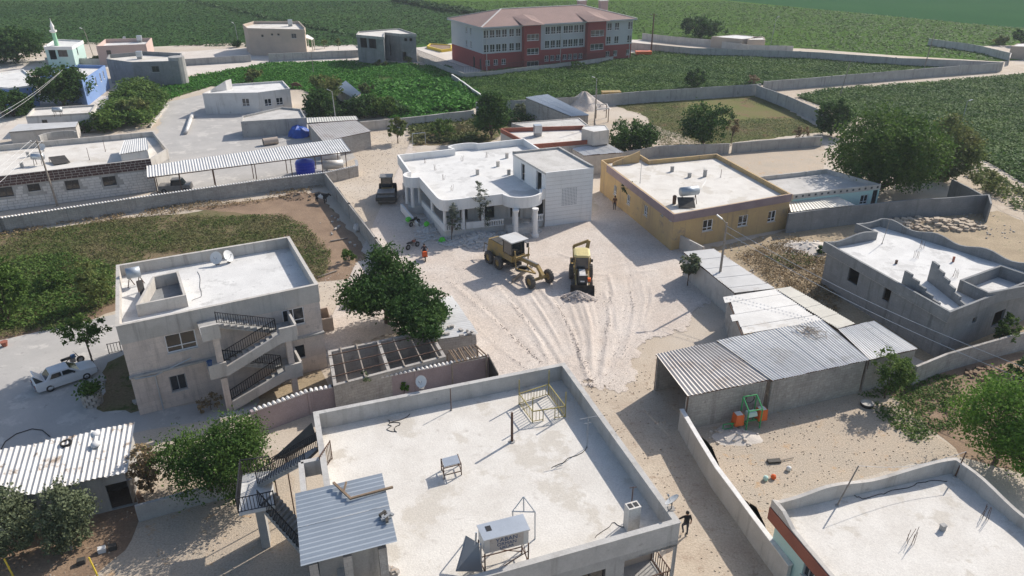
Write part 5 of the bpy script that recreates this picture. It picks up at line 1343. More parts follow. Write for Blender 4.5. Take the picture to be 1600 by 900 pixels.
for s, t_ in ((.80, .62), (.915, .5)):
    p = o0.lerp(o1, s).lerp(o3.lerp(o2, s), t_); b = MB(); b.obox(p, math.atan2(se.y, se.x), 2.1, 1.1, SZ+.8, SZ+3.3); cc = b.build('chimney', 'pink_plaster', roof)
    b = MB(); b.obox(p, math.atan2(se.y, se.x), 2.4, 1.4, SZ+3.302, SZ+3.45); b.build('cap', 'sill', cc)
for s in (.02, .27, .50, .67, .80, .985):
    p = w0+se*((w1-w0).length*s)+sn*.12; b = MB(); b.tube(lift(p, .1), lift(p, SZ-.35), .08, 6); b.build('downpipe', 'sill', school)

# ------------------------------------------------------------------ houses further off
def roofbits(zr, items):
    for (kind, px, py, lab) in items:
        p = P(px, py, zr+.002)
        if kind == 'tank':
            t = thing('roof_tank', lab, 'water tank', p); b = MB(); b.tube(p+Vector((-.7, 0, 1.1)), p+Vector((.7, .1, 1.1)), .4, 12); b.build('drum', 'galvanised', t, True)
            for sx in (-.5, .5):
                for sy in (-.3, .3): b = MB(); b.bar(p+Vector((sx, sy, 0)), p+Vector((sx, sy*.7, .85)), .05); b.build('leg', 'iron_rust', t)
        elif kind == 'box':
            t = thing('roof_box', lab, 'tank', p); b = MB(); b.obox(p, .2, 1.1, 1.0, p.z+.5, p.z+1.6); b.build('cistern', 'galvanised', t); b = MB(); b.obox(p, .2, 1.0, .9, p.z, p.z+.498); b.build('stand', 'concrete', t)
        elif kind == 'dish': dish(lab, p, -1.7, .45, .3, .5)
        elif kind == 'vent': vent_block(lab, p, .35, .6)
        elif kind == 'pole': post(lab, p, 1.6)
        elif kind == 'rebar': rebar(lab, p)
brk = house('stone_house', 'long house of white stone courses under a dark brown brick parapet', 'house', PP([(-60, 282), (235, 248), (262, 232), (240, 205), (-60, 232)], 4.3), 4.3, .75, .22, 'concrete', 'roof_pale', 'plaster', over=.05, band=.55,
            wins=[(9, 300, 1.5, 1.2, 'dark'), (53, 293, 1.3, .9, 'dark'), (113, 289, 1.5, 1.2, 'dark'), (171, 283, 1.5, 1.2, 'dark')])
# its stone courses: each block row as raised stones
q0, q1 = P(-60, 282, 4.3), P(235, 248, 4.3); e = (q1-q0).normalized(); n_ = Vector((e.y, -e.x, 0)); L0 = (q1-q0).length
b = MB(); a_ = math.atan2(e.y, e.x); rr = random.Random(3)
wz = [(along_s) for along_s in []]
def stone_rows(root, q0, e, n_, L0, z0, z1, hh, m, avoid, d=.02, name='stone_courses'):
    b = MB(); z = z0; k = 0
    while z+hh*.9 < z1:
        u = -rr.uniform(0, .3)
        while u < L0-.1:
            w = rr.uniform(.45, .85); a, c = max(u, .02), min(u+w-.05, L0-.02); u += w
            if c-a < .1 or any(a < x[1]+.1 and c > x[0]-.1 and z < x[3]+.1 and z+hh > x[2]-.1 for x in avoid): continue
            p, q = q0+e*a, q0+e*c; dd = n_*(d+rr.uniform(0, .025)-.045)
            b.hexa([lift(p, z)-n_*.06, lift(q, z)-n_*.06, lift(q, z)+dd, lift(p, z)+dd], [lift(p, z+hh-.05)-n_*.06, lift(q, z+hh-.05)-n_*.06, lift(q, z+hh-.05)+dd, lift(p, z+hh-.05)+dd])
        z += hh; k += 1
    o = b.build(name, m, root); o['kind'] = 'stuff'
av = []
for (px, py) in ((9, 300), (53, 293), (113, 289), (171, 283)):
    r = ray(px, py); k = (q0.x*n_.x+q0.y*n_.y)/(r.x*n_.x+r.y*n_.y); s = (Vector((r.x*k, r.y*k, 0))-lift(q0, 0)).dot(e); z = CAM_H+r.z*k; av.append((s-.72, s+.72, z-.55, z+.55))
stone_rows(brk, q0, e, n_, L0, .1, 2.95, .34, 'stone_white', av)
stone_rows(brk, q0, e, n_, L0, 3.02, 4.3, .32, 'brick_dark', [], .05)
roofbits(3.55, [('tank', 62, 258, 'grey drum tank near the utility pole on the stone house roof'), ('dish', 68, 236, 'dish on the stone house roof'), ('vent', 35, 262, 'square flue on the edge of the stone house roof'), ('pole', 140, 250, 'short pole on the stone house roof'), ('pole', 165, 237, 'iron pole by the roof shed of the stone house'), ('vent', 45, 245, 'plastered flue in the middle of the stone house roof')])
pn = thing('solar_heater', 'pair of slanted panels on the stone house roof', 'solar panel', P(92, 248, 3.55)); b = MB(); a, c, d_, f_ = P(76, 246, 4.1), P(101, 243, 4.1), P(110, 254, 3.65), P(84, 258, 3.65); b.hexa([a, c, d_, f_], [v+Vector((0, 0, .06)) for v in (a, c, d_, f_)]); b.build('panel', 'machine_dark', pn); b = MB(); b.bar(a, lift(a, 3.552), .05); b.bar(c, lift(c, 3.552), .05); b.build('frame', 'iron_rust', pn)
rs = thing('roof_hut', 'small white hut with sheet roof on the stone house', 'hut', P(208, 248, 3.55)); hq = PP([(186, 241), (232, 234), (229, 215), (194, 219)], 5.0)
b = MB(); b.prism(offs(ccw(hq), .12), 3.552, 4.9); b.build('wall', 'plaster_white', rs); corr_sheets(rs, hq[0], hq[1], hq[2], hq[3], 'sheet_white', .3, .03, 4)
fp = bulge(P(60, 212, 4.6).xy, P(118, 205, 4.6).xy, -1.6); bw_ = thing('curved_wall', 'curved cement parapet at the back of the stone house', 'wall', P(88, 212, 3.55)); b = MB(); fp = [Vector((p[0], p[1])) for p in fp]
for p, q in zip(fp, fp[1:]): b.bar(p.to_3d()+Vector((0, 0, 4.05)), q.to_3d()+Vector((0, 0, 4.05)), .2, .98)
b.build('masonry', 'concrete', bw_)
house('white_house', 'white house with peeling plaster and a sloped stair roof', 'house', PP([(316, 146), (402, 144.5), (453, 138), (442, 126), (350, 132)], 3.7), 3.7, .35, .2, 'plaster_white', 'roof_white', 'plaster_white', over=.02, band=.05,
      wins=[(419, 160, 1.3, 1.3, 'pvc'), (437, 158, 1.3, 1.3, 'pvc'), (384, 160, 1.3, 1.4, 'pvc')])
shp = thing('stair_roof', 'sloped white stair roof rising from the white house', 'roof', P(340, 142, 3.55)); a, c = P(324, 142, 3.7), P(354, 138, 3.7); hgt = Vector((0, 0, 1.7)); n_ = Vector((.5, 1.6, 0))
b = MB(); b.hexa([lift(a, 3.36), lift(c, 3.36), lift(c, 3.36)+n_, lift(a, 3.36)+n_], [lift(a, 3.5), lift(c, 3.36)+hgt, lift(c, 3.36)+hgt+n_, lift(a, 3.5)+n_]); b.build('masonry', 'plaster_white', shp)
house('block_room', 'low cement block room with open ceiling beams behind the canopy', 'hut', PP([(376, 190), (478, 184), (470, 170), (440, 167), (378, 181)], 2.6), 2.6, .3, .2, 'concrete', 'roof_dusty', 'concrete')
house('white_hut', 'small low white house with tank beside the bushy garden', 'house', PP([(40, 182), (142, 176), (150, 163), (52, 169)], 3.0), 3.0, .3, .2, 'plaster_white', 'roof_pale', 'plaster', wins=[(70, 191, .8, .8, 'dark')])
roofbits(2.7, [('tank', 92, 182, 'blue grey tank on the edge of the small low white house')])
house('sheet_roof_hut', 'low hut with pale sheet roof in front of the small white house', 'hut', PP([(14, 206), (118, 198), (122, 190), (28, 194)], 2.4), 2.4, .0, .2, 'plaster', 'sheet_white')
blu = house('blue_house', 'bright blue house with white window surrounds behind the round tree', 'house', PP([(128, 126), (164, 102), (122, 101), (60, 112)], 4.6), 4.6, .6, .2, 'blue_plaster', 'roof_white', 'blue_plaster',
      wins=[(141, 133, .8, 1.6, 'pvc'), (150, 127, .8, 1.6, 'pvc'), (157, 121, .8, 1.6, 'pvc'), (162, 117, .8, 1.6, 'pvc')])
house('blue_annex', 'low blue annex with white porch roof at the frame edge', 'house', PP([(-40, 132), (14, 137), (54, 133), (52, 121), (36, 108), (-40, 120)], 3.8), 3.8, .3, .2, 'blue_plaster', 'roof_white', 'white_paint')
mos = house('village_mosque', 'small aqua and white mosque building with arcade below the minaret', 'mosque', PP([(68, 73), (112, 73), (130, 63), (86, 61)], 4.6), 4.6, .3, .2, 'aqua_plaster', 'roof_white', 'white_paint', wins=[(82, 84, 1.6, 2.6, 'hole'), (98, 83, 2.2, 1.6, 'dark'), (121, 80, .8, 1.6, 'dark')], over=.1, band=.4)
mn = thing('minaret', 'slim pale green minaret with balcony and pointed white cap', 'minaret', P(89, 72, 4.2)); p = P(89, 72, 4.2)
b = MB(); b.lathe(p, [(.5, 0), (.46, 1.4), (.42, 3.0)], 12); b.build('shaft', 'minaret_green', mn); b = MB(); b.lathe(p+Vector((0, 0, 3.002)), [(.44, 0), (.78, .25), (.78, .6), (.72, .6), (.7, .3)], 12); b.build('balcony', 'white_paint', mn)
b = MB(); b.lathe(p+Vector((0, 0, 3.3)), [(.36, 0), (.36, 1.0), (.48, 1.05), (.06, 2.3), (.04, 3.0)], 12); b.build('cap', 'white_paint', mn)
house('pink_house', 'flat pink house with tall parapet beside the mosque', 'house', PP([(150, 72), (228, 69), (237, 59), (164, 61)], 4.4), 4.4, .9, .2, 'pink_plaster', 'roof_white', 'pink_plaster', wins=[(170, 82, 1.0, 1.0, 'dark')])
roofbits(3.5, [('box', 219, 66, 'grey cistern on the flat pink house'), ('dish', 195, 63, 'dish on the back parapet of the flat pink house')])
gb2 = house('grey_block_house', 'dark grey unplastered house with round corner stair and pale roof', 'house', PP([(166, 92), (205, 97), (278, 95), (284, 83), (226, 80), (170, 85)], 5.0), 5.0, .8, .2, 'cement_dark', 'roof_pale', 'cement_dark', wins=[(243, 108, 1.4, 1.2, 'dark')])
b = MB(); c = P(276, 93, 5.0); b.lathe((c.x, c.y, .002), [(1.6, 0), (1.6, 5.6)], 14); b.build('stair_drum', 'concrete', gb2)
roofbits(4.2, [('box', 219, 92, 'cistern on the dark grey unplastered house')])
b = MB(); b.box(0, 0, 0, 1, 1, 1)
bei = house('beige_house', 'two storey beige house with bushes at its foot', 'house', PP([(379, 38), (386, 44), (476, 46), (477, 43), (467, 33), (396, 33)], 6.6), 6.6, .7, .2, 'beige_plaster', 'roof_pale', 'beige_plaster', wins=[(459, 56, 1.3, 1.2, 'grey'), (435, 54, .6, .5, 'dark'), (425, 54, .6, .5, 'dark'), (410, 56, .6, .6, 'dark')], over=.1, band=.3)
roofbits(5.9, [('box', 454, 41, 'grey cistern standing on the beige house')])
shd = thing('porch_roof', 'white porch roof beside the beige house', 'porch', P(484, 72)); q = PP([(474, 58), (487, 62), (490, 60), (480, 54)], 3.0); b = MB(); b.prism(ccw(q), 2.9, 3.05); b.build('slab', 'white_paint', shd)
for v in q: b = MB(); b.tube((v.x, v.y, 0), (v.x, v.y, 2.9), .12, 6); b.build('post', 'plaster', shd)
uf = house('unfinished_block', 'two storey bare cement block with open upper veranda near the school', 'house', PP([(556, 54), (600, 58), (601, 50.5), (626, 53), (651, 53), (623, 44), (560, 49)], 6.6), 6.6, .3, .2, 'cement_dark', 'roof_pale', 'concrete', wins=[(610, 78, .5, 2.6, 'hole'), (634, 62, .7, .7, 'hole'), (642, 62, .7, .7, 'hole'), (632, 88, 1.0, 2.0, 'hole'), (568, 67, 2.0, 2.2, 'hole'), (582, 68, 2.2, 2.2, 'hole'), (570, 82, 1.8, 2.2, 'hole')], over=.15, band=.3)
b = MB(); c = [P(556, 72, 3.3), P(598, 78, 3.3)]; n_ = Vector((.3, -1, 0)); b.hexa([c[0]+n_*.9-Vector((0, 0, .3)), c[1]+n_*.9-Vector((0, 0, .3)), c[1]-Vector((0, 0, .3)), c[0]-Vector((0, 0, .3))], [c[0]+n_*.9, c[1]+n_*.9, c[1], c[0]]); b.build('balcony_slab', 'concrete', uf)
# red and white houses behind the villa
rh = house('red_trim_house', 'low house with red parapet walls and tank behind the white villa', 'house', PP([(782, 201), (830, 226), (930, 218), (926, 208), (912, 196), (786, 200)], 3.7), 3.7, .6, .2, 'plaster', 'roof_pale', 'terracotta')
house('flat_roof_hut', 'low hut with pale flat roof behind the red trimmed house', 'hut', PP([(799, 192), (825, 200), (920, 196), (905, 184)], 3.2), 3.2, .1, .2, 'block_wall', 'roof_dusty', 'plaster')
roofbits(3.1, [('box', 840, 212, 'galvanised cistern on the red trimmed house')])
house('stair_room', 'small block stair room with white roof on the red trimmed house', 'hut', PP([(909, 201), (928, 206), (952, 203), (946, 195), (912, 197)], 5.1), 5.1, .06, .15, 'plaster', 'roof_white', 'plaster', z0=3.12)
shed('sheet_roof_shed', 'small plastered shed with pale sheet roof between villa and red trimmed house', [(893, 232), (945, 222), (974, 238), (912, 243)], (3.0, 3.0, 2.8, 2.8), 'sheet_white', 'plaster', .3, .08)
shed('barn', 'long grey metal roofed barn beside the gravel heap', [(820, 152), (855, 147), (921, 180), (892, 182)], (3.9, 3.9, 3.0, 3.0), 'sheet_blue', 'block_wall', .35, .04)
shed('field_shed', 'grey sheet roofed shed among the bushes by the green plot', [(524, 138), (540, 126), (564, 146), (552, 153)], (3.0, 3.2, 3.0, 2.8), 'sheet_blue', 'block_wall', .35, .04)
# canopy over the yard
cn = [P(230, 277, 3.3), P(548, 236, 3.3), P(533, 216, 3.8), P(229, 259, 3.8)]
cano = thing('yard_canopy', 'long white corrugated canopy on thin posts over the yard', 'canopy', (*centroid(cn), 0))
corr_sheets(cano, *cn, 'sheet_white', .34, .04, 4, .05)
b = MB(); b.bar(cn[0]-Vector((0, 0, .1)), cn[1]-Vector((0, 0, .1)), .08, .1); b.bar(cn[3]-Vector((0, 0, .1)), cn[2]-Vector((0, 0, .1)), .08, .1); b.build('beam', 'iron_rust', cano)
for s in (.03, .14, .30, .5, .68, .84, .97):
    for p in (cn[0].lerp(cn[1], s), cn[3].lerp(cn[2], s)):
        b = MB(); b.tube((p.x, p.y, 0), (p.x, p.y, p.z-.14), .06, 8); b.build('post', 'iron_rust', cano)
shed('old_shed', 'shed with dull weathered grey roof behind the canopy', [(482, 194), (556, 188), (580, 205), (505, 221)], (3.0, 3.0, 2.7, 2.7), 'sheet_grey', 'block_wall', .4, .06, amp=.02)
shed('striped_shed', 'small shed with ribbed pale roof below the bushy trees', [(479, 184), (556, 181), (560, 187), (480, 192)], (2.9, 2.9, 2.8, 2.8), 'sheet_cream', 'block_wall', .4, .03)
# near left shed with rusty sheet roof
ns = [P(-40, 712, 3.3), P(211, 660, 3.3), P(199, 737, 2.7), P(-70, 800, 2.7)]
sh2 = thing('rusty_shed', 'white ribbed sheet roof shed with rust patches near the left frame edge', 'shed', (*centroid(ns), 0))
corr_sheets(sh2, *ns, 'sheet_rusty', .32, .04, 4, .06)
o = offs(ccw(ns), .25); hs = {}; r = hit_wall(190, 773, o, 0, 2.6)
if r: hs[r[1]] = [(max(.1, r[2]-.7), r[2]+.7, .05, 1.9)]
b = MB(); wall_faces(b, o, 0, 2.55, hs); b.build('wall', 'concrete', sh2)
b = MB(); b.prism(offs(ccw(ns), .3), 2.5, 2.55); b.build('ceiling', 'wood_grey', sh2)
for i, (px, py) in enumerate(((104, 695), (150, 697), (150, 681))):
    z = 3.3-.6*((py-660)/77)*.6+.12
    if i == 0:
        t = thing('tyre', 'worn tyre lying on the rusty shed roof', 'tyre', P(px, py, 3.1)); p = P(px, py, 3.12); b = MB(); b.lathe(p, [(.24, .02), (.33, .0), (.35, .1), (.33, .2), (.24, .18), (.24, .02)], 16); b.build('casing', 'rubber', t)
    else:
        t = thing('cloth_bundle', ['', 'dirty white sack on the rusty shed roof', 'brown and white sack near the top of the rusty shed roof'][i], 'sack', P(px, py, 3.1)); p = P(px, py, 3.1); b = MB(); b.lathe(p, [(.15, 0), (.3, .08), (.26, .22), (.08, .3)], 9); b.build('sack', 'cloth_white', t, True)

# ------------------------------------------------------------------ boundary walls
W = wall_px
W('garden_wall', 'long grey garden wall with white tile coping before the stone house', [(-60, 350), (0, 341), (200, 311), (400, 283), (508, 270)], 1.7, coping='tiles', m='block_wall', piers=7)
W('yard_wall', 'grey wall between garden plot and gravel lane', [(508, 270), (545, 318), (587, 372), (610, 402)], 1.8, m='block_wall', piers=6)
W('yard_wall', 'short tile topped wall at the canopy end facing the lane', [(508, 270), (558, 259), (556, 250)], 1.5, m='block_wall', coping='tiles')
W('pink_wall', 'faded lilac wall with tile coping behind the concrete roof', [(395, 642), (482, 611), (520, 604), (650, 578), (760, 557)], 1.9, m='lilac_wall', coping='tiles', piers=5.5)
W('lane_wall', 'crumbling courtyard wall along the dirt track', [(1065, 640), (1120, 730), (1216, 858), (1235, 884)], 1.7, m='plaster', coping='tile_white')
W('lane_wall', 'low broken wall from the yellow house to the gated shed', [(1053, 362), (1100, 386)], 1.6, m='plaster')
W('block_boundary', 'dark block wall from the lean-to to the dirt track corner', [(1232, 334), (1335, 321), (1413, 313), (1545, 304), (1549, 318)], 2.3, m='cement_dark')
W('block_boundary', 'dark block wall along the track under the big tree', [(1536, 304), (1488, 280)], 2.3, m='cement_dark')
W('field_wall', 'long grey wall between the brown yard and the school crop field', [(745, 160), (800, 157), (890, 152), (1000, 143), (1188, 131)], 2.2, m='concrete', piers=9)
W('field_wall', 'grey wall from the yard corner along the bending track', [(1184, 133), (1230, 150), (1290, 175)], 2.2, m='concrete', piers=9)
W('field_wall', 'pale stepped wall along the far track to the field corner', [(1195, 127), (1300, 119), (1430, 108), (1565, 98)], 2.0, m='concrete', piers=10)
W('field_wall', 'far grey wall behind the school crop field', [(985, 66), (1080, 75), (1250, 80), (1400, 90), (1567, 97)], 2.0, m='concrete', piers=14)
W('school_wall', 'grey school wall topped by iron fence on the crop field side', [(652, 86), (700, 105), (725, 114), (760, 112), (900, 96), (958, 88)], 1.3, m='concrete')
W('plot_wall', 'low wall beside the green plot down to the villa lane', [(706, 116), (754, 150)], 1.3, m='plaster', coping='tile_white')
W('plot_wall', 'tan wall at the foot of the green plot', [(562, 190), (640, 183), (740, 172)], 1.6, m='plaster')
W('road_wall', 'pale concrete wall along the village road to the grey block', [(420, 84), (560, 78)], 1.8, m='concrete', piers=10)
W('road_wall', 'pale concrete wall between grey house and village road', [(285, 92), (390, 86)], 1.6, m='concrete', piers=8)
W('road_wall', 'tan wall in front of the mosque', [(70, 90), (165, 92)], 1.4, m='plaster')
W('plot_fence_wall', 'low wall with mesh fence beside the bushy garden', [(234, 195), (262, 161)], .5, m='plaster')
W('yard_wall', 'grey wall crossing the yard behind the yellow house', [(960, 240), (1030, 228), (1100, 226), (1140, 224)], 1.6, m='concrete')
W('yard_wall', 'long grey wall behind the sandy yard to the big tree', [(1145, 223), (1220, 217), (1285, 213)], 1.6, m='concrete')
W('far_compound_wall', 'pale wall round the far compound beyond the school', [(1004, 52), (1062, 58), (1110, 62), (1170, 70), (1240, 72)], 1.8, m='plaster')
W('far_compound_wall', 'pale wall of the compound at the far right edge', [(1452, 60), (1532, 71), (1580, 83), (1578, 90)], 1.8, m='plaster')
house('far_hut', 'flat pale hut in the far compound beyond the school', 'hut', PP([(1112, 57), (1160, 61), (1195, 58), (1150, 54)], 2.8), 2.8, .1, .2, 'beige_plaster', 'roof_white')
house('far_hut', 'low tan hut at the end of the far compound', 'hut', PP([(1168, 62), (1196, 62), (1192, 57), (1178, 57)], 2.8), 2.8, .1, .2, 'beige_plaster', 'roof_pale')
house('far_hut', 'pale hut at the far right edge of the fields', 'hut', PP([(1580, 72), (1640, 74), (1640, 66), (1590, 68)], 3.0), 3.0, .1, .2, 'beige_plaster', 'roof_white')
W('garden_wall', 'block wall running from the end shed to the right frame edge', [(1432, 572), (1480, 552), (1560, 530), (1660, 505)], 1.7, m='block_wall')
W('court_wall', 'dark low wall behind the rusty shed and big bush', [(210, 790), (300, 765), (380, 745)], 1.2, m='concrete')
b = MB()
# iron fence on the school wall
sf = thing('school_fence', 'dark iron picket fence on top of the school wall', 'fence', P(725, 114, 1.32)); pts = [P(x, y, 1.32) for x, y in [(652, 86), (700, 105), (725, 114), (760, 112), (900, 96), (958, 88)]]
railing(sf, pts, 1.3, 'iron_black', .35, 'fence_panel', .025)
pc = thing('planting_bed', 'yellow painted raised planting bed in the school yard', 'planter', P(690, 80)); q = ccw(PP([(667, 76), (690, 82), (706, 80), (706, 74), (672, 72)])); b = MB(); ring(b, q, offs(q, .3), 0, .7); b.build('kerb', 'yellow_paint', pc); b = MB(); b.prism(offs(q, .3), 0, .5); b.build('soil_bed', 'earth', pc)
# roofless stalls behind the pink wall
rl = thing('roofless_stalls', 'roofless stone stalls with bare iron roof bars beside the lilac wall', 'ruin', P(630, 570))
zst = 2.3
o4 = PP([(521, 603), (697, 557), (672, 515), (512, 548)], zst); o4 = [Vector((p.x, p.y)) for p in o4]
oc = ccw(o4); b = MB(); ring(b, oc, offs(oc, .25), 0, zst); b.build('masonry', 'block_wall', rl)
for s in (.48, ):
    p, q = lerp2(o4[0], o4[1], s), lerp2(o4[3], o4[2], s); b = MB(); b.bar(p.to_3d()+Vector((0, 0, zst/2)), q.to_3d()+Vector((0, 0, zst/2)), .25, zst-.02); b.build('partition', 'block_wall', rl)
for s in (.12, .27, .62, .78, .93):
    p, q = lerp2(o4[0], o4[1], s), lerp2(o4[3], o4[2], s); b = MB(); b.bar(p.to_3d()+Vector((0, 0, zst+.06)), q.to_3d()+Vector((0, 0, zst+.06)), .09, .09); b.build('roof_beam', 'wood_grey', rl)
for s in (.2, .5, .8):
    p, q = lerp2(o4[0], o4[3], s), lerp2(o4[1], o4[2], s); b = MB(); b.bar(p.to_3d()+Vector((0, 0, zst+.13)), q.to_3d()+Vector((0, 0, zst+.13)), .06, .06); b.build('roof_bar', 'iron_rust', rl)
sr = thing('stone_roof_shed', 'small shed with stones on its edge and slanted corrugated roof by the gravel', 'shed', P(705, 520)); q = [P(678, 470, 2.3), P(706, 462, 2.3), P(748, 522, 2.3), P(682, 531, 2.3)]
corr_sheets(sr, q[0], q[3], q[2], q[1], 'sheet_white', .26, .03, 4, .03); b = MB(); b.prism(offs(ccw(q), .15), 0, 2.2); b.build('wall', 'block_wall', sr)
for i in range(14):
    p = P(684+random.uniform(0, 58), 525-random.uniform(-1, 14), 2.36); b = MB(); b.obox(p, random.uniform(0, 3), random.uniform(.15, .4), random.uniform(.15, .3), 2.34, 2.36+random.uniform(.1, .22)); b.build('stone', 'stone', sr)
po = thing('log_pergola', 'pergola of rough peeled logs at the end of the stalls', 'pergola', P(730, 565)); q = [P(699, 552, 2.2), P(746, 541, 2.2), P(760, 556, 2.2), P(706, 568, 2.2)]
for v in q: b = MB(); b.tube((v.x, v.y, 0), (v.x, v.y, 2.2), .07, 7); b.build('post', 'wood_grey', po)
b = MB(); b.tube(q[0], q[1], .06, 7); b.tube(q[3], q[2], .06, 7); b.build('beam', 'wood_grey', po)
for i in range(10):
    s = (i+.5)/10+random.uniform(-.03, .03); p, v = q[0].lerp(q[1], s), q[3].lerp(q[2], s+random.uniform(-.05, .05)); d = (v-p)*.12
    b = MB(); b.tube(p-d+Vector((0, 0, .1)), v+d+Vector((0, 0, .12)), random.uniform(.035, .06), 7); b.build('log', 'wood', po)
tr = thing('iron_trough_frame', 'dark sheet gate leaning at the end of the lilac wall', 'gate', P(770, 580)); p, q = P(762, 552, 2.0), P(778, 582, 2.0); b = MB(); b.bar(lift(p, 1.0), lift(q, 1.0), .08, 1.9); b.build('leaf', 'machine_dark', tr)
# ------------------------------------------------------------------ trees, bushes, small plants
def tree(name, label, base, top_y, width, m='leaf_dark', n=2600, leaf=.32, cb=.25, seed=1, trunk=.16, cat='tree', group=None, dens=1.0, lean=(0, 0), rad_y=None, thin=0.0, h=None, lobes=.35):
    px, py = base; g = P(px, py); rng = np.random.RandomState(seed+100); rn = random.Random(seed+500)
    dep = g.y*_c+CAM_H*_s
    rx = width/2*dep/F_PX; ry = rx if rad_y is None else rad_y
    if h is None:
        d = ray(px, top_y); h = CAM_H+d.z/d.y*(g.y+rx*.0)
    root = thing(name, label, cat, g, group)
    zc = h*(cb+1)/2; rz = h*(1-cb)/2
    cx, cy = g.x+lean[0], g.y+lean[1]
    n = int(n*1.7); leaf *= .86; K = max(20, int(n/34)); nl = 9
    # uneven boughs: lobes of different size spread through the crown
    la = rng.uniform(0, 2*np.pi, nl)+np.arange(nl)*2.4; lz = rng.uniform(-.75, .85, nl); lr_ = np.sqrt(1-lz**2)*rng.uniform(.35, .72, nl)
    lc_ = np.stack([lr_*np.cos(la), lr_*np.sin(la), lz*.62], 1); lc_[0] = (0, 0, .0); ls = rng.uniform(.26, .50, nl)*(1+lobes*rng.uniform(-.4, .3, nl)); ls[0] = .86 if lobes < .45 else .44
    pick_ = rng.choice(nl, K, p=ls**1.6/np.sum(ls**1.6)); dv = rng.normal(size=(K, 3)); dv /= np.linalg.norm(dv, axis=1)[:, None]
    uu = lc_[pick_]+dv*(ls[pick_]*rng.uniform(.35, 1.0, K)**.4)[:, None]
    cen = np.stack([cx+rx*uu[:, 0], cy+ry*uu[:, 1], zc+rz*uu[:, 2]], 1)
    cen[:, 2] = np.maximum(cen[:, 2], .25)
    per = max(4, int(n/K)); cs = rng.uniform(.05, .14, K)*min(rx, rz*1.3)
    P_ = np.repeat(cen, per, 0)+rng.normal(size=(K*per, 3))*np.repeat(cs, per)[:, None]*np.array([1, 1, .75])
    P_[:, 2] = np.maximum(P_[:, 2], .08)
    cr = quads_mesh('crown', P_, leaf*rng.uniform(.55, 1.3, len(P_)), m, rng, 1.5, .25, root)
    b = MB(); t0 = Vector((g.x, g.y, 0)); fork = Vector((g.x+lean[0]*.4, g.y+lean[1]*.4, max(.35, h*cb*1.05)))
    b.tube(t0, t0.lerp(fork, .5)+Vector((rn.uniform(-.08, .08), rn.uniform(-.08, .08), 0)), trunk, 7, trunk*.8, False); b.tube(t0.lerp(fork, .5), fork, trunk*.85, 7, trunk*.65)
    for i in rng.choice(K, min(K, 9), False):
        q = Vector(cen[i]); mid = fork.lerp(q, .5)+Vector((0, 0, .12*h*rn.random()))
        b.tube(fork, mid, trunk*.5, 5, trunk*.3, False); b.tube(mid, q, trunk*.3, 5, trunk*.1, False)
    b.build('trunk', 'bark', root)
    return root
T = tree
T('big_tree', 'broad dark tree at the far left before the mosque', (28, 98), 38, 100, 'leaf_dark', 5200, .5, .0, 1, .35)
T('round_tree', 'dense round tree hiding the blue house', (100, 165), 96, 84, 'leaf_dark', 5600, .4, .0, 2, .3)
T('bushy_tree', 'low spreading tree at the frame edge below the blue annex', (22, 182), 138, 84, 'leaf_dark', 3000, .38, .0, 3, .2)
T('garden_bush', 'leafy bush at the top of the garden beside the small white house', (195, 165), 140, 40, 'leaf_mid', 1500, .4, .05, 4, .1, 'bush')
T('garden_bush', 'yellowish vine bush beside the mesh fence', (215, 190), 150, 55, 'leaf_olive', 1800, .4, .05, 5, .1, 'bush')
T('garden_bush', 'dark vine bush right beside the small white house wall', (172, 205), 170, 60, 'leaf_mid', 1800, .38, .05, 6, .1, 'bush')
T('garden_bush', 'small bush in front of the curved cement parapet', (132, 208), 190, 30, 'leaf_dark', 700, .32, .05, 7, .08, 'bush')
T('house_bush', 'grey green bush at the foot of the beige house', (428, 80), 62, 34, 'leaf_olive', 1000, .5, .05, 8, .1, 'bush')
T('house_bush', 'second bush beside the porch of the beige house', (460, 80), 63, 30, 'leaf_olive', 900, .5, .05, 9, .1, 'bush')
T('house_bush', 'small bush by the road before the beige house', (370, 74), 62, 20, 'leaf_dark', 500, .5, .05, 10, .1, 'bush')
T('plot_tree', 'tall bushy tree beside the sheet roofed field shed', (508, 172), 110, 48, 'leaf_olive', 1800, .4, .15, 11, .16)
T('plot_tree', 'dark bushy tree in front of the field shed', (500, 184), 138, 56, 'leaf_dark', 2000, .38, .05, 12, .16)
T('plot_tree', 'dark tree between the field shed and the striped shed', (570, 184), 146, 60, 'leaf_dark', 2000, .38, .05, 13, .16)
T('plot_tree', 'lower tree at the wall end of the green plot', (605, 182), 150, 42, 'leaf_mid', 1400, .36, .05, 14, .14)
T('willow', 'sparse yellowish willow beside the sandy lane', (622, 224), 182, 34, 'leaf_olive', 900, .3, .2, 15, .1)
T('plot_bush', 'olive bush among the bean rows', (575, 147), 130, 30, 'leaf_olive', 700, .35, .05, 16, .08, 'bush')
T('plot_bush', 'pale bush behind the white house', (395, 132), 106, 32, 'leaf_olive', 700, .4, .05, 17, .1, 'bush')
T('villa_tree', 'big dark tree behind the white villa beside the field wall', (768, 216), 140, 62, 'leaf_dark', 4200, .36, .0, 18, .25)
T('conifer', 'small conifer in front of the barn', (862, 190), 157, 22, 'leaf_dark', 900, .26, .08, 19, .1)
T('conifer', 'grey green small tree at the barn corner', (812, 186), 160, 24, 'leaf_grey', 700, .28, .08, 20, .1)
T('barn_tree', 'small dark tree along the barn wall', (838, 186), 165, 24, 'leaf_dark', 700, .28, .08, 21, .1)
T('yard_tree', 'wide dark tree beside the red trimmed house', (985, 238), 182, 86, 'leaf_dark', 4200, .32, .0, 22, .22)
T('round_tree', 'neat round tree on the edge of the brown yard', (1098, 230), 158, 86, 'leaf_dark', 4800, .3, .08, 23, .2)
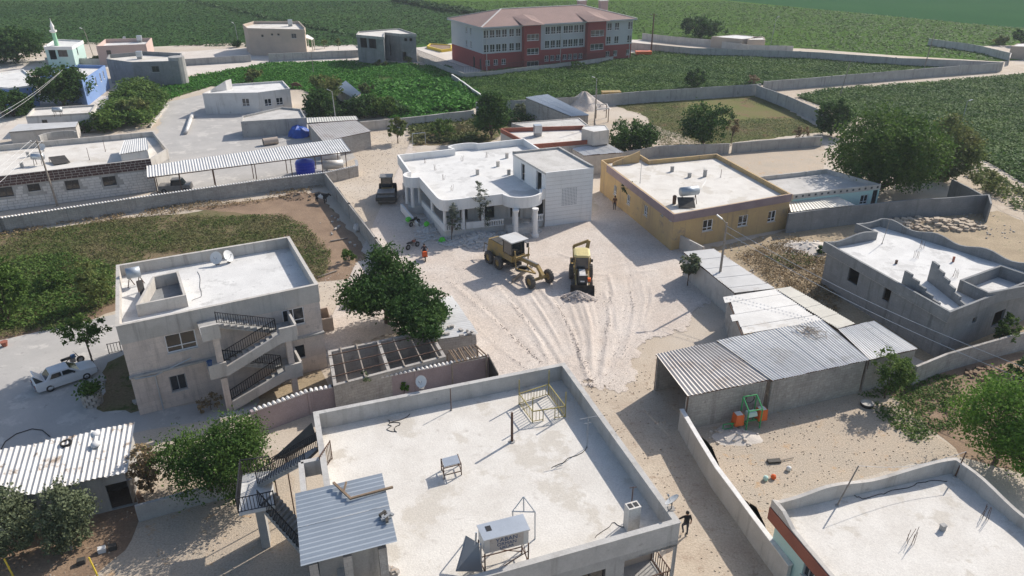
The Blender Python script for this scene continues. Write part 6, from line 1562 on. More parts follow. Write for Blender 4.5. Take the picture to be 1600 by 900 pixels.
T('dry_tree', 'sparse brownish young tree beside the neat round tree', (1142, 228), 182, 24, 'leaf_dry', 500, .22, .3, 24, .08)
T('wall_bush', 'bush growing over the field wall of the school crop', (1086, 140), 106, 36, 'leaf_dark', 1200, .4, .05, 25, .1, 'bush')
T('wall_bush', 'bare greyish shrub at the corner of the field wall', (1176, 133), 116, 22, 'leaf_dry', 350, .3, .1, 26, .06, 'bush')
T('far_tree', 'broad tree clump in the far compound beyond the school', (1095, 60), 24, 76, 'leaf_dark', 2400, .6, .05, 27, .3)
T('far_tree', 'dark tree at the far right beside the pale compound wall', (1596, 72), 48, 34, 'leaf_dark', 1000, .6, .1, 28, .2)
T('far_bush', 'low bush at the far right compound', (1562, 70), 54, 26, 'leaf_olive', 600, .6, .05, 29, .1, 'bush')
T('great_tree', 'largest tree of the village, towering over the annex yard', (1368, 302), 162, 182, 'leaf_deep', 18000, .3, .04, 30, .45)
T('great_tree', 'dark leafy tree behind the largest tree', (1298, 212), 150, 60, 'leaf_dark', 3600, .34, .0, 31, .25)
T('great_tree', 'pale yellow green tree leaning beside the largest tree', (1474, 284), 182, 100, 'leaf_olive', 6000, .32, .0, 32, .25)
T('garden_shrub', 'thin bare shrub at the yard wall under the dark tree', (1250, 222), 196, 26, 'leaf_dry', 350, .25, .1, 33, .05, 'bush')
T('young_pine', 'slender grey green young pine before the villa veranda', (706, 377), 302, 28, 'leaf_pine', 900, .15, .12, 34, .06, lobes=.6)
T('young_pine', 'taller dusty young pine beside the villa balustrade', (752, 366), 270, 34, 'leaf_pine', 1300, .15, .08, 35, .07, lobes=.6)
T('street_tree', 'small light green tree growing against the yellow house', (980, 330), 282, 30, 'leaf_grey', 700, .2, .55, 36, .06)
T('bare_tree', 'nearly leafless little tree before the yellow house wall', (1014, 345), 308, 30, 'leaf_dry', 120, .15, .35, 37, .05)
T('street_tree', 'slim light green tree beside the gated shed', (1074, 447), 396, 38, 'leaf_grey', 1300, .19, .3, 38, .06)
T('mulberry_tree', 'big dark mulberry tree beside the roofless stalls', (605, 505), 385, 140, 'leaf_dark', 12000, .22, .16, 39, .25, lobes=.5)
T('mulberry_tree', 'second dark mulberry crown reaching over the stone stalls', (668, 545), 462, 130, 'leaf_dark', 8000, .21, .2, 40, .2, lobes=.5)
T('thin_tree', 'thin leaning tree beside the parked white car', (149, 577), 498, 82, 'leaf_mid', 1500, .17, .45, 41, .09, lean=(-.6, .5))
T('large_bush', 'large dense bushy tree beside the iron stair', (338, 778), 658, 190, 'leaf_deep', 14000, .13, .02, 42, .2, lobes=.5)
T('dry_bush', 'dry brown shrub between rusty shed and the large bush', (238, 770), 690, 60, 'leaf_dry', 1600, .14, .02, 43, .08, 'bush')
T('silver_tree', 'grey green tree at the lower left frame edge', (22, 868), 768, 110, 'leaf_grey', 4600, .14, .0, 44, .1)
T('silver_tree', 'grey green tree in front of the rusty shed', (118, 852), 752, 92, 'leaf_grey', 4400, .14, .0, 45, .1)
T('fig_tree', 'small green tree growing against the long shed wall', (1382, 622), 545, 66, 'leaf_mid', 2000, .16, .2, 46, .07)
T('orange_tree', 'bright green rounded tree on the garden soil by the terracotta house', (1556, 722), 590, 180, 'leaf_bright', 13000, .15, .1, 47, .18)
T('vine', 'climbing vine on the wall before the bare cement house', (1566, 545), 488, 40, 'leaf_mid', 1100, .18, .05, 48, .06)
T('soil_bush', 'dark low bush at the right frame edge', (1600, 600), 560, 50, 'leaf_dark', 1000, .18, .05, 49, .06, 'bush')
T('edge_bush', 'yellow flowering bush behind the two storey house corner', (158, 482), 405, 56, 'leaf_olive', 1500, .2, .05, 50, .06, 'bush')
T('edge_bush', 'big dark bush on the garden plot at the frame edge', (15, 505), 400, 80, 'leaf_mid', 2800, .24, .05, 51, .08, 'bush')
T('edge_bush', 'dark dense bush in the garden plot', (80, 450), 425, 60, 'leaf_mid', 900, .24, .05, 52, .06, 'bush')
T('sapling', 'spindly sapling in front of the lilac wall', (576, 628), 580, 34, 'leaf_grey', 420, .13, .45, 53, .03)
T('sapling', 'small palm like plant before the lilac wall', (632, 618), 594, 16, 'leaf_bright', 300, .14, .2, 54, .03)
T('sapling', 'tiny brown sapling beside the lilac wall pier', (600, 620), 602, 10, 'leaf_dry', 80, .1, .3, 55, .02)
T('dry_bush', 'thin dry shrub at the foot of the zigzag stair', (330, 640), 612, 50, 'leaf_dry', 420, .12, .02, 56, .03, 'bush')
T('lot_bush', 'small dark green bush on the pale mound of the dry lot', (1284, 398), 384, 20, 'leaf_dark', 400, .15, .02, 57, .03, 'bush')
T('weed_bush', 'low weeds beside the mulberry tree', (545, 410), 385, 26, 'leaf_mid', 400, .2, .02, 58, .03, 'bush')
T('lane_bush', 'pale bush beside the unfinished block', (596, 103), 94, 26, 'leaf_olive', 500, .45, .02, 59, .05, 'bush')
T('lane_bush', 'small pale bush below the school wall', (637, 98), 88, 12, 'leaf_olive', 250, .4, .02, 60, .05, 'bush')
T('sapling', 'thin yellow sapling on the white lot beside the beige house', (529, 78), 58, 10, 'leaf_olive', 160, .4, .3, 61, .06)
T('sapling', 'thin pale sapling near the beige house porch', (507, 76), 62, 12, 'leaf_olive', 140, .4, .3, 62, .06)
T('yard_shrub', 'tiny shrub in the soil beside the football goal frame', (690, 215), 185, 50, 'leaf_mid', 900, .3, .02, 63, .04, 'bush')
T('field_hedge', 'dark shrubs along the far end of the school wall', (905, 110), 96, 40, 'leaf_crop', 500, .4, .02, 64, .04, 'bush')
T('verge_bush', 'dusty bush at the turn of the dirt track', (1540, 300), 268, 60, 'leaf_olive', 700, .25, .02, 65, .04, 'bush')
T('mosque_bush', 'small bush at the white lane beside the mosque', (150, 98), 86, 18, 'leaf_olive', 300, .4, .05, 66, .05, 'bush')
# ------------------------------------------------------------------ poles, lamps and wires
def utility_pole(label, base, h, lean=(0, 0), arm=True, lamp=False, m='wood_grey', r=.13, name='utility_pole'):
    p = P(*base); t = thing(name, label, 'pole', p); q = p+Vector((lean[0], lean[1], h)); b = MB(); b.tube(p, q, r, 8, r*.65); b.build('shaft', m, t)
    if arm:
        b = MB(); b.bar(q+Vector((-.8, .1, -.35)), q+Vector((.8, -.1, -.35)), .09, .1); b.build('crossarm', m, t)
        for s in (-.7, 0, .7): b = MB(); b.tube(q+Vector((s, -.1*s, -.3)), q+Vector((s, -.1*s, -.1)), .05, 6); b.build('insulator', 'dish_white', t)
    if lamp:
        e = q+Vector(lamp); b = MB(); b.tube(q-Vector((0, 0, .1)), e, .03, 6); b.build('lamp_arm', 'machine_steel', t)
        b = MB(); d = (e-q).normalized(); b.bar(e-d*.1, e+d*.5, .18, .1); b.build('lamp_head', 'dish_white', t)
    return q
lampq = utility_pole('tall wooden pole with street lamp beside the gated shed', (1120, 464), 7.3, (.1, .3), False, (-.5, .2, .35), 'wood_grey', .14, 'lamp_pole')
upq = utility_pole('leaning wooden utility pole in front of the stone house', (90, 322), 8.2, (-.5, .3))
utility_pole('street lamp pole behind the small shed by the striped roof', (527, 205), 6.5, (-.2, 0), False, (-.3, -.2, .2), 'concrete', .1, 'lamp_pole')
utility_pole('lamp pole beside the gravel heap', (930, 170), 5.5, (0, 0), False, (-.4, 0, .15), 'frame_grey', .08, 'lamp_pole')
utility_pole('tall wooden pole rising beside the red trimmed house', (926, 232), 9.0, (.2, 0), False, False, 'wood_grey', .12)
utility_pole('steel lattice like pole with transformer at the school corner', (1017, 86), 10.0, (0, 0), True, False, 'iron_rust', .22)
utility_pole('thin dark pole in the cotton field beside the bending track', (1312, 151), 7.0, (.8, 0), False, False, 'wood_grey', .1)
utility_pole('thin dark pole on the pale stepped wall', (1443, 110), 8.5, (.5, 0), False, False, 'wood_grey', .12)
utility_pole('pale lamp pole standing in the cotton field', (1502, 195), 4.0, (0, 0), False, (.3, 0, .1), 'frame_grey', .07, 'lamp_pole')
utility_pole('thin pole beside the mosque lane', (146, 88), 6.5, (-.8, 0), False, (-.5, 0, .2), 'wood_grey', .1, 'lamp_pole')
utility_pole('dark pole in the green plot near the road wall', (490, 115), 5.0, (0, 0), False, False, 'wood_grey', .09)
utility_pole('lamp pole beside the far compound wall', (1204, 70), 7.0, (.5, 0), False, (.3, 0, .2), 'frame_grey', .08, 'lamp_pole')
utility_pole('wooden pole at the low left wall by the blue annex', (6, 185), 4.5, (-.5, 0), False, False, 'wood_grey', .16)
utility_pole('lamp pole beside the beige house', (374, 74), 6.0, (-.3, 0), False, (-.3, 0, .2), 'frame_grey', .08, 'lamp_pole')
def wires(label, pairs, sag=.6, r=.02):
    t = thing('overhead_wire', label, 'wire', pairs[0][0])
    for a, c in pairs:
        b = MB(); b.path([Vector(a).lerp(Vector(c), i/14)-Vector((0, 0, sag*math.sin(math.pi*i/14))) for i in range(15)], r, 4); b.build('cable', 'wire', t)
wires('bundle of wires running from the leaning utility pole past the frame edge', [(upq+Vector((s, -.1*s, -.1)), P(-60+i*22, 392, 3.5)+Vector((-2, -3, 3))) for i, s in enumerate((-.7, 0, .7))], .4)
wires('pair of wires crossing before the bare cement house', [(lampq-Vector((0, 0, .3)), P(1640, 590, 4.0)), (lampq-Vector((0, 0, .9)), P(1640, 610, 3.5))], .7)
wires('wires running to the blue annex at the far left', [(P(100, 118, 6.0)+Vector((0, 0, 1)), P(-20, 188, 5)), (P(96, 118, 6.0)+Vector((0, 0, .6)), P(-20, 196, 5))], .5)

# ------------------------------------------------------------------ helpers for machines
def frame_at(px, py, heading, z=0.0):
    """local frame: x forward, y left; returns function local -> world"""
    o = P(px, py, z); ca, sa = math.cos(heading), math.sin(heading)
    return lambda x, y, zz: Vector((o.x+ca*x-sa*y, o.y+sa*x+ca*y, z+zz))
def lbox(fr, x0, x1, y0, y1, z0, z1, tx0=0, tx1=0, ty=0, b=None):
    b = b or MB()
    b.hexa([fr(x0, y0, z0), fr(x1, y0, z0), fr(x1, y1, z0), fr(x0, y1, z0)], [fr(x0+tx0, y0+ty, z1), fr(x1-tx1, y0+ty, z1), fr(x1-tx1, y1-ty, z1), fr(x0+tx0, y1-ty, z1)]); return b
def wheel(root, fr, x, y, r, w, m='wheel_dusty', rim='machine_yellow', lug=0):
    c = fr(x, y, r); a = (fr(x, y+1, r)-c).normalized()
    k = 18; b = MB()
    prof = [(.55, -.5), (.92, -.5), (1, -.32), (1, .32), (.92, .5), (.55, .5)]
    q = a.to_track_quat('Z', 'Y').to_matrix(); rows = [[c+a*(h*w)+q @ Vector((math.cos(2*math.pi*i/k)*r*s, math.sin(2*math.pi*i/k)*r*s, 0)) for i in range(k)] for s, h in prof]
    for A_, B_ in zip(rows, rows[1:]):
        for i in range(k): b.face(A_[i], A_[(i+1) % k], B_[(i+1) % k], B_[i])
    if lug:
        for i in range(lug):
            t_ = 2*math.pi*i/lug; d = q @ Vector((math.cos(t_), math.sin(t_), 0)); b.bar(c+d*(r*1.0)-a*w*.42, c+d*(r*1.0)+a*w*.42+q @ Vector((-math.sin(t_), math.cos(t_), 0))*.1, .09, .07, d)
    wo = b.build('wheel', m, root)
    b = MB(); b.tube(c-a*w*.3, c+a*w*.38, r*.56, 14); b.tube(c+a*w*.38, c+a*w*.44, r*.2, 8); b.tube(c-a*w*.44, c-a*w*.3, r*.2, 8); b.build('rim', rim, wo)
    return wo
def hdg(a, b): p, q = P(*a), P(*b); return math.atan2(q.y-p.y, q.x-p.x)
def loft(secs):
    """closed body through cross sections (lists of equal length)"""
    b = MB(); n = len(secs[0])
    for S in secs: b.v += [tuple(p) for p in S]
    for j in range(len(secs)-1):
        for i in range(n): b.f.append((j*n+i, j*n+(i+1) % n, (j+1)*n+(i+1) % n, (j+1)*n+i))
    b.f.append(tuple(range(n-1, -1, -1))); b.f.append(tuple(range((len(secs)-1)*n, len(secs)*n)))
    return b

# ------------------------------------------------------------------ white saloon car with open boot
hd = hdg((66, 612), (146, 585)); fr = frame_at(104, 596, hd)
car = thing('parked_car', 'white saloon car with its boot lid open beside the thin tree', 'car', fr(0, 0, 0))
def sec(x, hw, z0, z1, tw): return [fr(x, -hw, z0), fr(x, -hw*1.0, (z0+z1)/2), fr(x, -hw*tw, z1), fr(x, hw*tw, z1), fr(x, hw, (z0+z1)/2), fr(x, hw, z0)]
loft([sec(-2.1, .72, .38, .82, .93), sec(-2.0, .78, .26, .90, .93), sec(-1.1, .81, .24, .93, .92), sec(.7, .81, .24, .93, .92), sec(1.6, .79, .26, .87, .92), sec(2.12, .72, .36, .76, .93)]).build('body', 'car_white', car)
loft([sec(-1.35, .72, .92, .93, .98), sec(-.95, .66, .92, 1.38, .85), sec(.30, .66, .92, 1.39, .85), sec(.98, .72, .92, .93, .98)]).build('roof', 'car_white', car)
def cargl(pts, nm='side_window'): b = MB(); b.face(*pts); return b.build(nm, 'glass', car)
for s in (-1, 1):
    y = lambda z: s*(.722-(z-.92)*.24+.012)
    cargl([fr(-1.05, y(.98), .98), fr(-.28, y(.98), .98), fr(-.28, y(1.3), 1.3), fr(-.86, y(1.3), 1.3)]); cargl([fr(-.18, y(.98), .98), fr(.72, y(.98), .98), fr(.26, y(1.3), 1.3), fr(-.18, y(1.3), 1.3)])
cargl([fr(.955, -.60, .96), fr(.955, .60, .96), fr(.36, .52, 1.355), fr(.36, -.52, 1.355)], 'windscreen'); cargl([fr(-1.34, -.60, .955), fr(-1.34, .60, .955), fr(-1.0, .52, 1.34), fr(-1.0, -.52, 1.34)], 'rear_window')
b = MB(); b.hexa([fr(-1.42, -.62, .95), fr(-1.42, .62, .95), fr(-1.50, .62, .95), fr(-1.50, -.62, .95)], [fr(-1.92, -.6, 1.5), fr(-1.92, .6, 1.5), fr(-1.99, .6, 1.47), fr(-1.99, -.6, 1.47)]); b.build('boot_lid', 'car_white', car)
b = MB(); b.face(fr(-1.5, -.58, .935), fr(-2.0, -.56, .915), fr(-2.0, .56, .915), fr(-1.5, .58, .935)); b.build('boot_well', 'machine_dark', car)
for x in (-1.22, 1.28):
    for s in (-1, 1): wheel(car, fr, x, s*.72, .29, .18, 'rubber', 'chrome_grey')
b = MB(); lbox(fr, 2.08, 2.2, -.74, .74, .36, .48, b=b); b.build('bumper', 'chrome_grey', car); b = MB(); lbox(fr, -2.2, -2.08, -.74, .74, .38, .5, b=b); b.build('bumper', 'chrome_grey', car)
for s in (-1, 1):
    b = MB(); lbox(fr, 2.08, 2.15, s*.55-.13, s*.55+.13, .55, .7, b=b); b.build('headlight', 'glass', car); b = MB(); lbox(fr, -2.14, -2.06, s*.55-.15, s*.55+.15, .58, .74, b=b); b.build('tail_light', 'terracotta', car)
    b = MB(); lbox(fr, .5, .62, s*.82-.06, s*.82+.06, .98, 1.08, b=b); b.build('mirror', 'machine_dark', car)
def motorbike(label, px, py, head, m):
    f = frame_at(px, py, head); t = thing('motorcycle', label, 'motorcycle', f(0, 0, 0))
    for x in (-.62, .64): wheel(t, f, x, 0, .3, .11, 'rubber', 'chrome_grey')
    b = MB(); b.tube(f(.64, 0, .3), f(.42, 0, .95), .03); b.tube(f(.42, 0, .9), f(-.2, 0, .62), .04); b.tube(f(-.2, 0, .62), f(-.62, 0, .3), .035); b.tube(f(.4, 0, .7), f(0, 0, .3), .03); b.build('frame', 'machine_dark', t)
    b = MB(); lbox(f, -.02, .36, -.13, .13, .7, .92, .05, .05, .03, b); b.build('fuel_tank', m, t); b = MB(); lbox(f, -.72, 0, -.13, .13, .7, .82, .03, 0, .02, b); b.build('saddle', 'rubber', t); b = MB(); lbox(f, -.1, .28, -.12, .12, .28, .62, b=b); b.build('engine', 'machine_steel', t)
    b = MB(); b.tube(f(.36, -.34, 1.02), f(.40, 0, .98), .018); b.tube(f(.40, 0, .98), f(.36, .34, 1.02), .018); b.build('handlebar', 'machine_steel', t)
motorbike('dark motorcycle parked behind the white car', 114, 571, hd+.1, 'sign_blue')
motorbike('dark motorcycle leaning by the villa step beside the green sacks', 648, 352, 1.0, 'machine_dark')
motorbike('motorcycle parked half hidden beside the mulberry tree', 645, 388, .8, 'terracotta')

# ------------------------------------------------------------------ motor grader
hd = hdg((792, 410), (836, 436)); _f = frame_at(805, 424, hd); fr = lambda x, y, z: _f(x*1.12, y*1.12, z*1.12)
gr = thing('motor_grader', 'yellow motor grader with long front frame on the gravel', 'grader', fr(0, 0, 0))
for x in (-2.7, -1.2):
    for s in (-1, 1): wheel(gr, fr, x, s*1.0, .66, .4, lug=16)
for s in (-1, 1): wheel(gr, fr, 3.6, s*.98, .66, .36, lug=16)
b = MB(); lbox(fr, -3.6, -1.0, -.62, .62, .95, 2.15, .15, .05, .1, b); b.build('engine_hood', 'machine_yellow', gr); b = MB(); lbox(fr, -3.2, -1.3, -.5, .5, 2.152, 2.2, b=b); b.build('hood_grille', 'machine_dark', gr); b = MB(); lbox(fr, -3.8, .3, -.5, .5, .62, .948, b=b); b.build('chassis', 'machine_dark', gr)
b = MB(); lbox(fr, -.95, .5, -.7, .7, 1.2, 1.75, b=b); b.build('cab_base', 'machine_yellow', gr)
b = MB()
for x in (-.9, .45):
    for s in (-1, 1): b.bar(fr(x, s*.66, 1.752), fr(x+(.05 if x < 0 else -.08), s*.66, 3.1), .09)
b.build('cab_frame', 'machine_dark', gr)
for pts in ([fr(.44, -.62, 1.8), fr(.44, .62, 1.8), fr(.38, .62, 3.05), fr(.38, -.62, 3.05)], [fr(-.85, .67, 1.8), fr(.4, .67, 1.8), fr(.34, .67, 3.05), fr(-.82, .67, 3.05)], [fr(-.85, -.67, 1.8), fr(.4, -.67, 1.8), fr(.34, -.67, 3.05), fr(-.82, -.67, 3.05)], [fr(-.88, -.62, 1.8), fr(-.88, .62, 1.8), fr(-.84, .62, 3.05), fr(-.84, -.62, 3.05)]):
    b = MB(); b.face(*pts); b.build('cab_window', 'glass', gr)
b = MB(); lbox(fr, -1.2, .75, -.9, .9, 3.1, 3.2, b=b); b.build('cab_roof', 'sheet_white', gr)
b = MB(); b.bar(fr(.3, 0, 1.55), fr(3.3, 0, 1.75), .34, .34); b.bar(fr(3.3, 0, 1.75), fr(4.05, 0, 1.1), .32, .32); b.build('front_frame', 'machine_yellow', gr); b = MB(); b.bar(fr(.3, 0, 1.735), fr(3.3, 0, 1.935), .2, .02); b.build('hose_cover', 'machine_steel', gr)
b = MB(); b.bar(fr(3.6, -.85, .72), fr(3.6, .85, .72), .24, .22); b.bar(fr(3.75, 0, .72), fr(3.75, 0, 1.3), .4, .35); b.build('front_axle', 'machine_yellow', gr)
b = MB(); b.bar(fr(3.0, 0, .95), fr(1.0, -.55, .75), .13); b.bar(fr(3.0, 0, .95), fr(1.0, .55, .75), .13); b.build('drawbar', 'machine_yellow', gr)
c = fr(1.1, 0, .62); b = MB(); b.lathe(c, [(.75, 0), (.75, .14), (.5, .14), (.5, 0)], 20); b.build('turntable', 'machine_steel', gr)
e0, e1 = fr(.3, 1.75, 0), fr(1.9, -1.75, 0); b = MB(); dv = (e1-e0).normalized(); nv = Vector((dv.y, -dv.x, 0))
rows = [(.0, .06), (.08, .2), (.05, .4), (.14, .62)]
for (d0_, z0_), (d1_, z1_) in zip(rows, rows[1:]): b.hexa([e0-nv*d0_+Vector((0, 0, z0_)), e1-nv*d0_+Vector((0, 0, z0_)), e1-nv*(d0_-.05)+Vector((0, 0, z0_)), e0-nv*(d0_-.05)+Vector((0, 0, z0_))], [e0-nv*d1_+Vector((0, 0, z1_)), e1-nv*d1_+Vector((0, 0, z1_)), e1-nv*(d1_-.05)+Vector((0, 0, z1_)), e0-nv*(d1_-.05)+Vector((0, 0, z1_))])
b.build('blade', 'machine_steel', gr)
for s in (-1, 1): b = MB(); b.tube(fr(1.0, s*.75, 2.5), fr(1.0, s*.62, .8), .07); b.build('lift_cylinder', 'machine_yellow', gr)
b = MB(); b.bar(fr(1.0, -.8, 1.8), fr(1.0, .8, 1.8), .18, .2); b.build('saddle', 'machine_yellow', gr); b = MB(); b.tube(fr(-2.2, .2, 2.1), fr(-2.2, .2, 2.75), .06); b.build('exhaust', 'machine_dark', gr)
b = MB(); b.bar(fr(.55, .95, 2.3), fr(.55, .95, 2.7), .12, .25); b.bar(fr(.45, .7, 2.9), fr(.55, .95, 2.5), .03); b.build('mirror', 'machine_dark', gr)
b = MB(); b.bar(fr(-3.7, -.9, .9), fr(-4.5, -.3, 1.3), .1); b.bar(fr(-3.7, .3, .9), fr(-4.5, -.3, 1.3), .1); b.build('ripper', 'machine_dark', gr)

# ------------------------------------------------------------------ backhoe loader facing the camera
fr = frame_at(908, 443, math.radians(-92))
bh = thing('backhoe_loader', 'yellow backhoe loader pushing gravel with its front bucket', 'backhoe', fr(0, 0, 0))
for s in (-1, 1): wheel(bh, fr, -1.2, s*.92, .72, .44, lug=18); wheel(bh, fr, 1.15, s*.85, .45, .32, lug=14)
b = MB(); lbox(fr, -.1, 1.75, -.42, .42, .85, 1.55, 0, .2, .04, b); b.build('hood', 'machine_dark', bh); b = MB(); lbox(fr, .1, 1.5, -.3, .3, 1.555, 1.62, .05, .15, .03, b); b.build('hood_top', 'sheet_white', bh); b = MB(); lbox(fr, -2.2, 1.6, -.45, .45, .5, .848, b=b); b.build('chassis', 'machine_dark', bh)
b = MB(); lbox(fr, -1.9, -.1, -.75, .75, 1.0, 1.45, b=b); b.build('cab_base', 'machine_yellow', bh)
b = MB()
for x, tx in ((-1.75, .1), (-.15, -.15)):
    for s in (-1, 1): b.bar(fr(x, s*.7, 1.452), fr(x+tx, s*.62, 2.75), .09)
b.build('cab_frame', 'machine_yellow', bh)
for pts in ([fr(-.12, -.64, 1.5), fr(-.12, .64, 1.5), fr(-.27, .57, 2.7), fr(-.27, -.57, 2.7)], [fr(-1.7, .7, 1.5), fr(-.2, .7, 1.5), fr(-.33, .62, 2.7), fr(-1.6, .62, 2.7)], [fr(-1.7, -.7, 1.5), fr(-.2, -.7, 1.5), fr(-.33, -.62, 2.7), fr(-1.6, -.62, 2.7)]):
    b = MB(); b.face(*pts); b.build('cab_window', 'glass', bh)
b = loft([[fr(x, y, z) for y, z in ((-w, 2.76), (-w, 2.9), (-w*.8, 2.98), (w*.8, 2.98), (w, 2.9), (w, 2.76))] for x, w in ((-1.9, .6), (-1.75, .78), (-.15, .78), (.05, .6))]); b.build('cab_roof', 'machine_cream', bh)
b = MB()
for i in range(7): b.bar(fr(-1.6, -.5+i*.167, 2.99), fr(-.25, -.5+i*.167, 2.99), .05, .03)
b.build('roof_rib', 'machine_cream', bh)['kind'] = 'stuff'
for s in (-1, 1): b = MB(); b.bar(fr(.1, s*.62, 1.35), fr(1.9, s*.62, .75), .14, .2); b.build('loader_arm', 'machine_yellow', bh)
b = MB(); prof = [(2.0, .75), (1.85, .35), (1.95, .06), (2.7, .03)]
for (xa, za), (xb, zb) in zip(prof, prof[1:]): b.hexa([fr(xa, -1.12, za), fr(xb, -1.12, zb), fr(xb, 1.12, zb), fr(xa, 1.12, za)], [fr(xa+.02, -1.12, za+.05), fr(xb+.02, -1.12, zb+.05), fr(xb+.02, 1.12, zb+.05), fr(xa+.02, 1.12, za+.05)])
for s in (-1.12, 1.12): b.face(fr(2.0, s, .8), fr(1.85, s, .35), fr(1.95, s, .06), fr(2.7, s, .06), fr(2.3, s, .6))
b.build('front_bucket', 'machine_dark', bh)
b = MB(); b.bar(fr(-2.35, .35, .9), fr(-2.9, .75, 3.3), .28, .34, (1, 0, 0)); b.build('boom', 'machine_yellow', bh); b = MB(); b.bar(fr(-2.9, .75, 3.3), fr(-3.1, -.7, 2.6), .2, .26); b.bar(fr(-3.1, -.7, 2.6), fr(-3.0, -.6, 1.3), .2, .24, (1, 0, 0)); b.build('dipper', 'machine_yellow', bh)
b = MB(); lbox(fr, -3.3, -2.75, -.9, -.4, .75, 1.3, b=b); b.build('rear_bucket', 'machine_dark', bh)
b = MB(); lbox(fr, -2.45, -2.2, -.9, .9, .5, 1.1, b=b); b.build('rear_frame', 'machine_yellow', bh)
for s in (-1, 1): b = MB(); b.bar(fr(-2.35, s*.95, .3), fr(-2.35, s*.95, 1.7), .14); b.build('stabiliser', 'machine_yellow', bh)
for s in (-1, 1): b = MB(); b.bar(fr(-.2, s*.95, 2.2), fr(-.2, s*.95, 2.5), .06, .2); b.bar(fr(-.25, s*.62, 2.5), fr(-.2, s*.95, 2.4), .03); b.build('mirror', 'machine_dark', bh)
b = MB(); lbox(fr, 1.752, 1.765, -.2, .2, 1.0, 1.14, b=b); b.build('number_plate', 'dish_white', bh); b = MB(); lbox(fr, 1.2, 1.6, .5, .8, .95, 1.25, b=b); b.build('tool_box', 'orange_plastic', bh)

# ------------------------------------------------------------------ road roller on the lane, drum towards the camera
hd = math.radians(-85); fr = frame_at(606, 309, hd)
ro = thing('road_roller', 'dark single drum road roller with cab standing beside the villa', 'roller', fr(0, 0, 0))
for s in (-1, 1): wheel(ro, fr, -1.3, s*.85, .72, .5, 'rubber', 'machine_steel', lug=16)
b = MB(); lbox(fr, -2.5, -.6, -.6, .6, .9, 1.75, .15, 0, .08, b); b.build('engine_hood', 'machine_dark', ro)
b = MB(); lbox(fr, -.6, .5, -.68, .68, .8, 1.5, b=b); b.build('cab_base', 'machine_yellow', ro)
b = MB(); lbox(fr, -.55, .42, -.64, .64, 1.502, 2.75, .04, .1, .04, b); b.build('cab', 'glass', ro)
for x in (-.56, .4):
    for s in (-1, 1): b = MB(); b.bar(fr(x, s*.65, 1.502), fr(x-.02, s*.63, 2.8), .09); b.build('cab_post', 'machine_dark', ro)
b = MB(); lbox(fr, -.75, .65, -.82, .82, 2.802, 2.92, .03, .03, .03, b); b.build('cab_roof', 'machine_steel', ro)
b = MB(); b.tube(fr(2.0, -1.05, .76), fr(2.0, 1.05, .76), .75, 28); b.build('drum', 'machine_steel', ro, False)
b = MB()
for s in (-1, 1): b.bar(fr(.9, s*1.17, .85), fr(2.95, s*1.17, .85), .14, .4)
b.bar(fr(2.95, -1.24, .85), fr(2.95, 1.24, .85), .2, .42); b.bar(fr(.95, -1.24, .85), fr(.95, 1.24, .85), .2, .42); b.bar(fr(.4, 0, .8), fr(.9, 0, .8), .5, .4); b.build('drum_frame', 'machine_dark', ro)
b = MB(); lbox(fr, 1.15, 2.8, -1.05, 1.05, 1.54, 1.6, b=b); b.build('drum_cover', 'machine_steel', ro)

# ------------------------------------------------------------------ heaps
def heap(name, label, px, py, rx, ry, h, m, seed, stones=60, ss=.16, sm=None, cat='heap'):
    c = P(px, py); rng = np.random.RandomState(seed); t = thing(name, label, cat, c); b = MB(); N_, R_n = 30, 9
    b.v.append((c.x, c.y, h))
    for j in range(1, R_n+1):
        for i in range(N_):
            a = 2*math.pi*i/N_; s = j/R_n; k = 1+.10*math.sin(3*a+seed)+.06*math.sin(7*a+seed*2)
            z = h*max(0, (1-s)**1.15*(1+.12*math.sin(5*a+3*s)))+rng.uniform(-.02, .02)*(1-s)*h
            b.v.append((c.x+rx*s*k*math.cos(a), c.y+ry*s*k*math.sin(a), max(z, .0) if j < R_n else 0))
    for i in range(N_): b.f.append((0, 1+i, 1+(i+1) % N_))
    for j in range(R_n-1):
        for i in range(N_): b.f.append((1+j*N_+i, 1+(j+1)*N_+i, 1+(j+1)*N_+(i+1) % N_, 1+j*N_+(i+1) % N_))
    b.build('mound', m, t, True)
    if stones:
        b = MB()
        for i in range(stones):
            a = rng.uniform(0, 6.28); s = math.sqrt(rng.rand())*1.12; z = h*max(0, 1-s)**1.15; q = (c.x+rx*s*math.cos(a), c.y+ry*s*math.sin(a)); w = ss*rng.uniform(.4, 1.5)
            b.obox(q, rng.uniform(0, 3), w*rng.uniform(.8, 1.6), w, max(0, z-.03), z+w*rng.uniform(.4, .8))
        b.build('stones', sm or m, t)['kind'] = 'stuff'
    return t
heap('gravel_heap', 'low grey gravel heap pushed before the backhoe bucket', 902, 467, 1.75, 1.2, .85, 'gravel_fresh', 1, 260, .08)
heap('gravel_heap', 'tall pinkish gravel heap against the field wall', 912, 168, 4.6, 3.6, 3.0, 'gravel', 2, 60, .2)
heap('rubble_heap', 'white rubble spread below the villa veranda', 752, 375, 4.6, 2.4, .7, 'rubble_white', 3, 420, .22)
heap('rubble_heap', 'pale limestone blocks piled between the round porch columns', 822, 362, 1.5, 1.0, 1.1, 'rubble_white', 4, 90, .3)
heap('rubble_heap', 'rubble strip along the villa side wall', 668, 358, 1.3, 3.6, .4, 'rubble_white', 5, 160, .2)
heap('stone_heap', 'brown field stones heaped along the dark block wall', 1460, 352, 5.5, 1.8, .5, 'straw_soil', 6, 170, .38, 'dirt_track')
heap('sand_mound', 'pale sand mound on the dry lot', 1262, 388, 3.4, 2.2, .7, 'gravel_dust', 7, 40, .15)
heap('earth_mound', 'brown earth mound in the corner of the garden plot', 468, 308, 2.4, 1.4, .6, 'earth', 8, 60, .2)
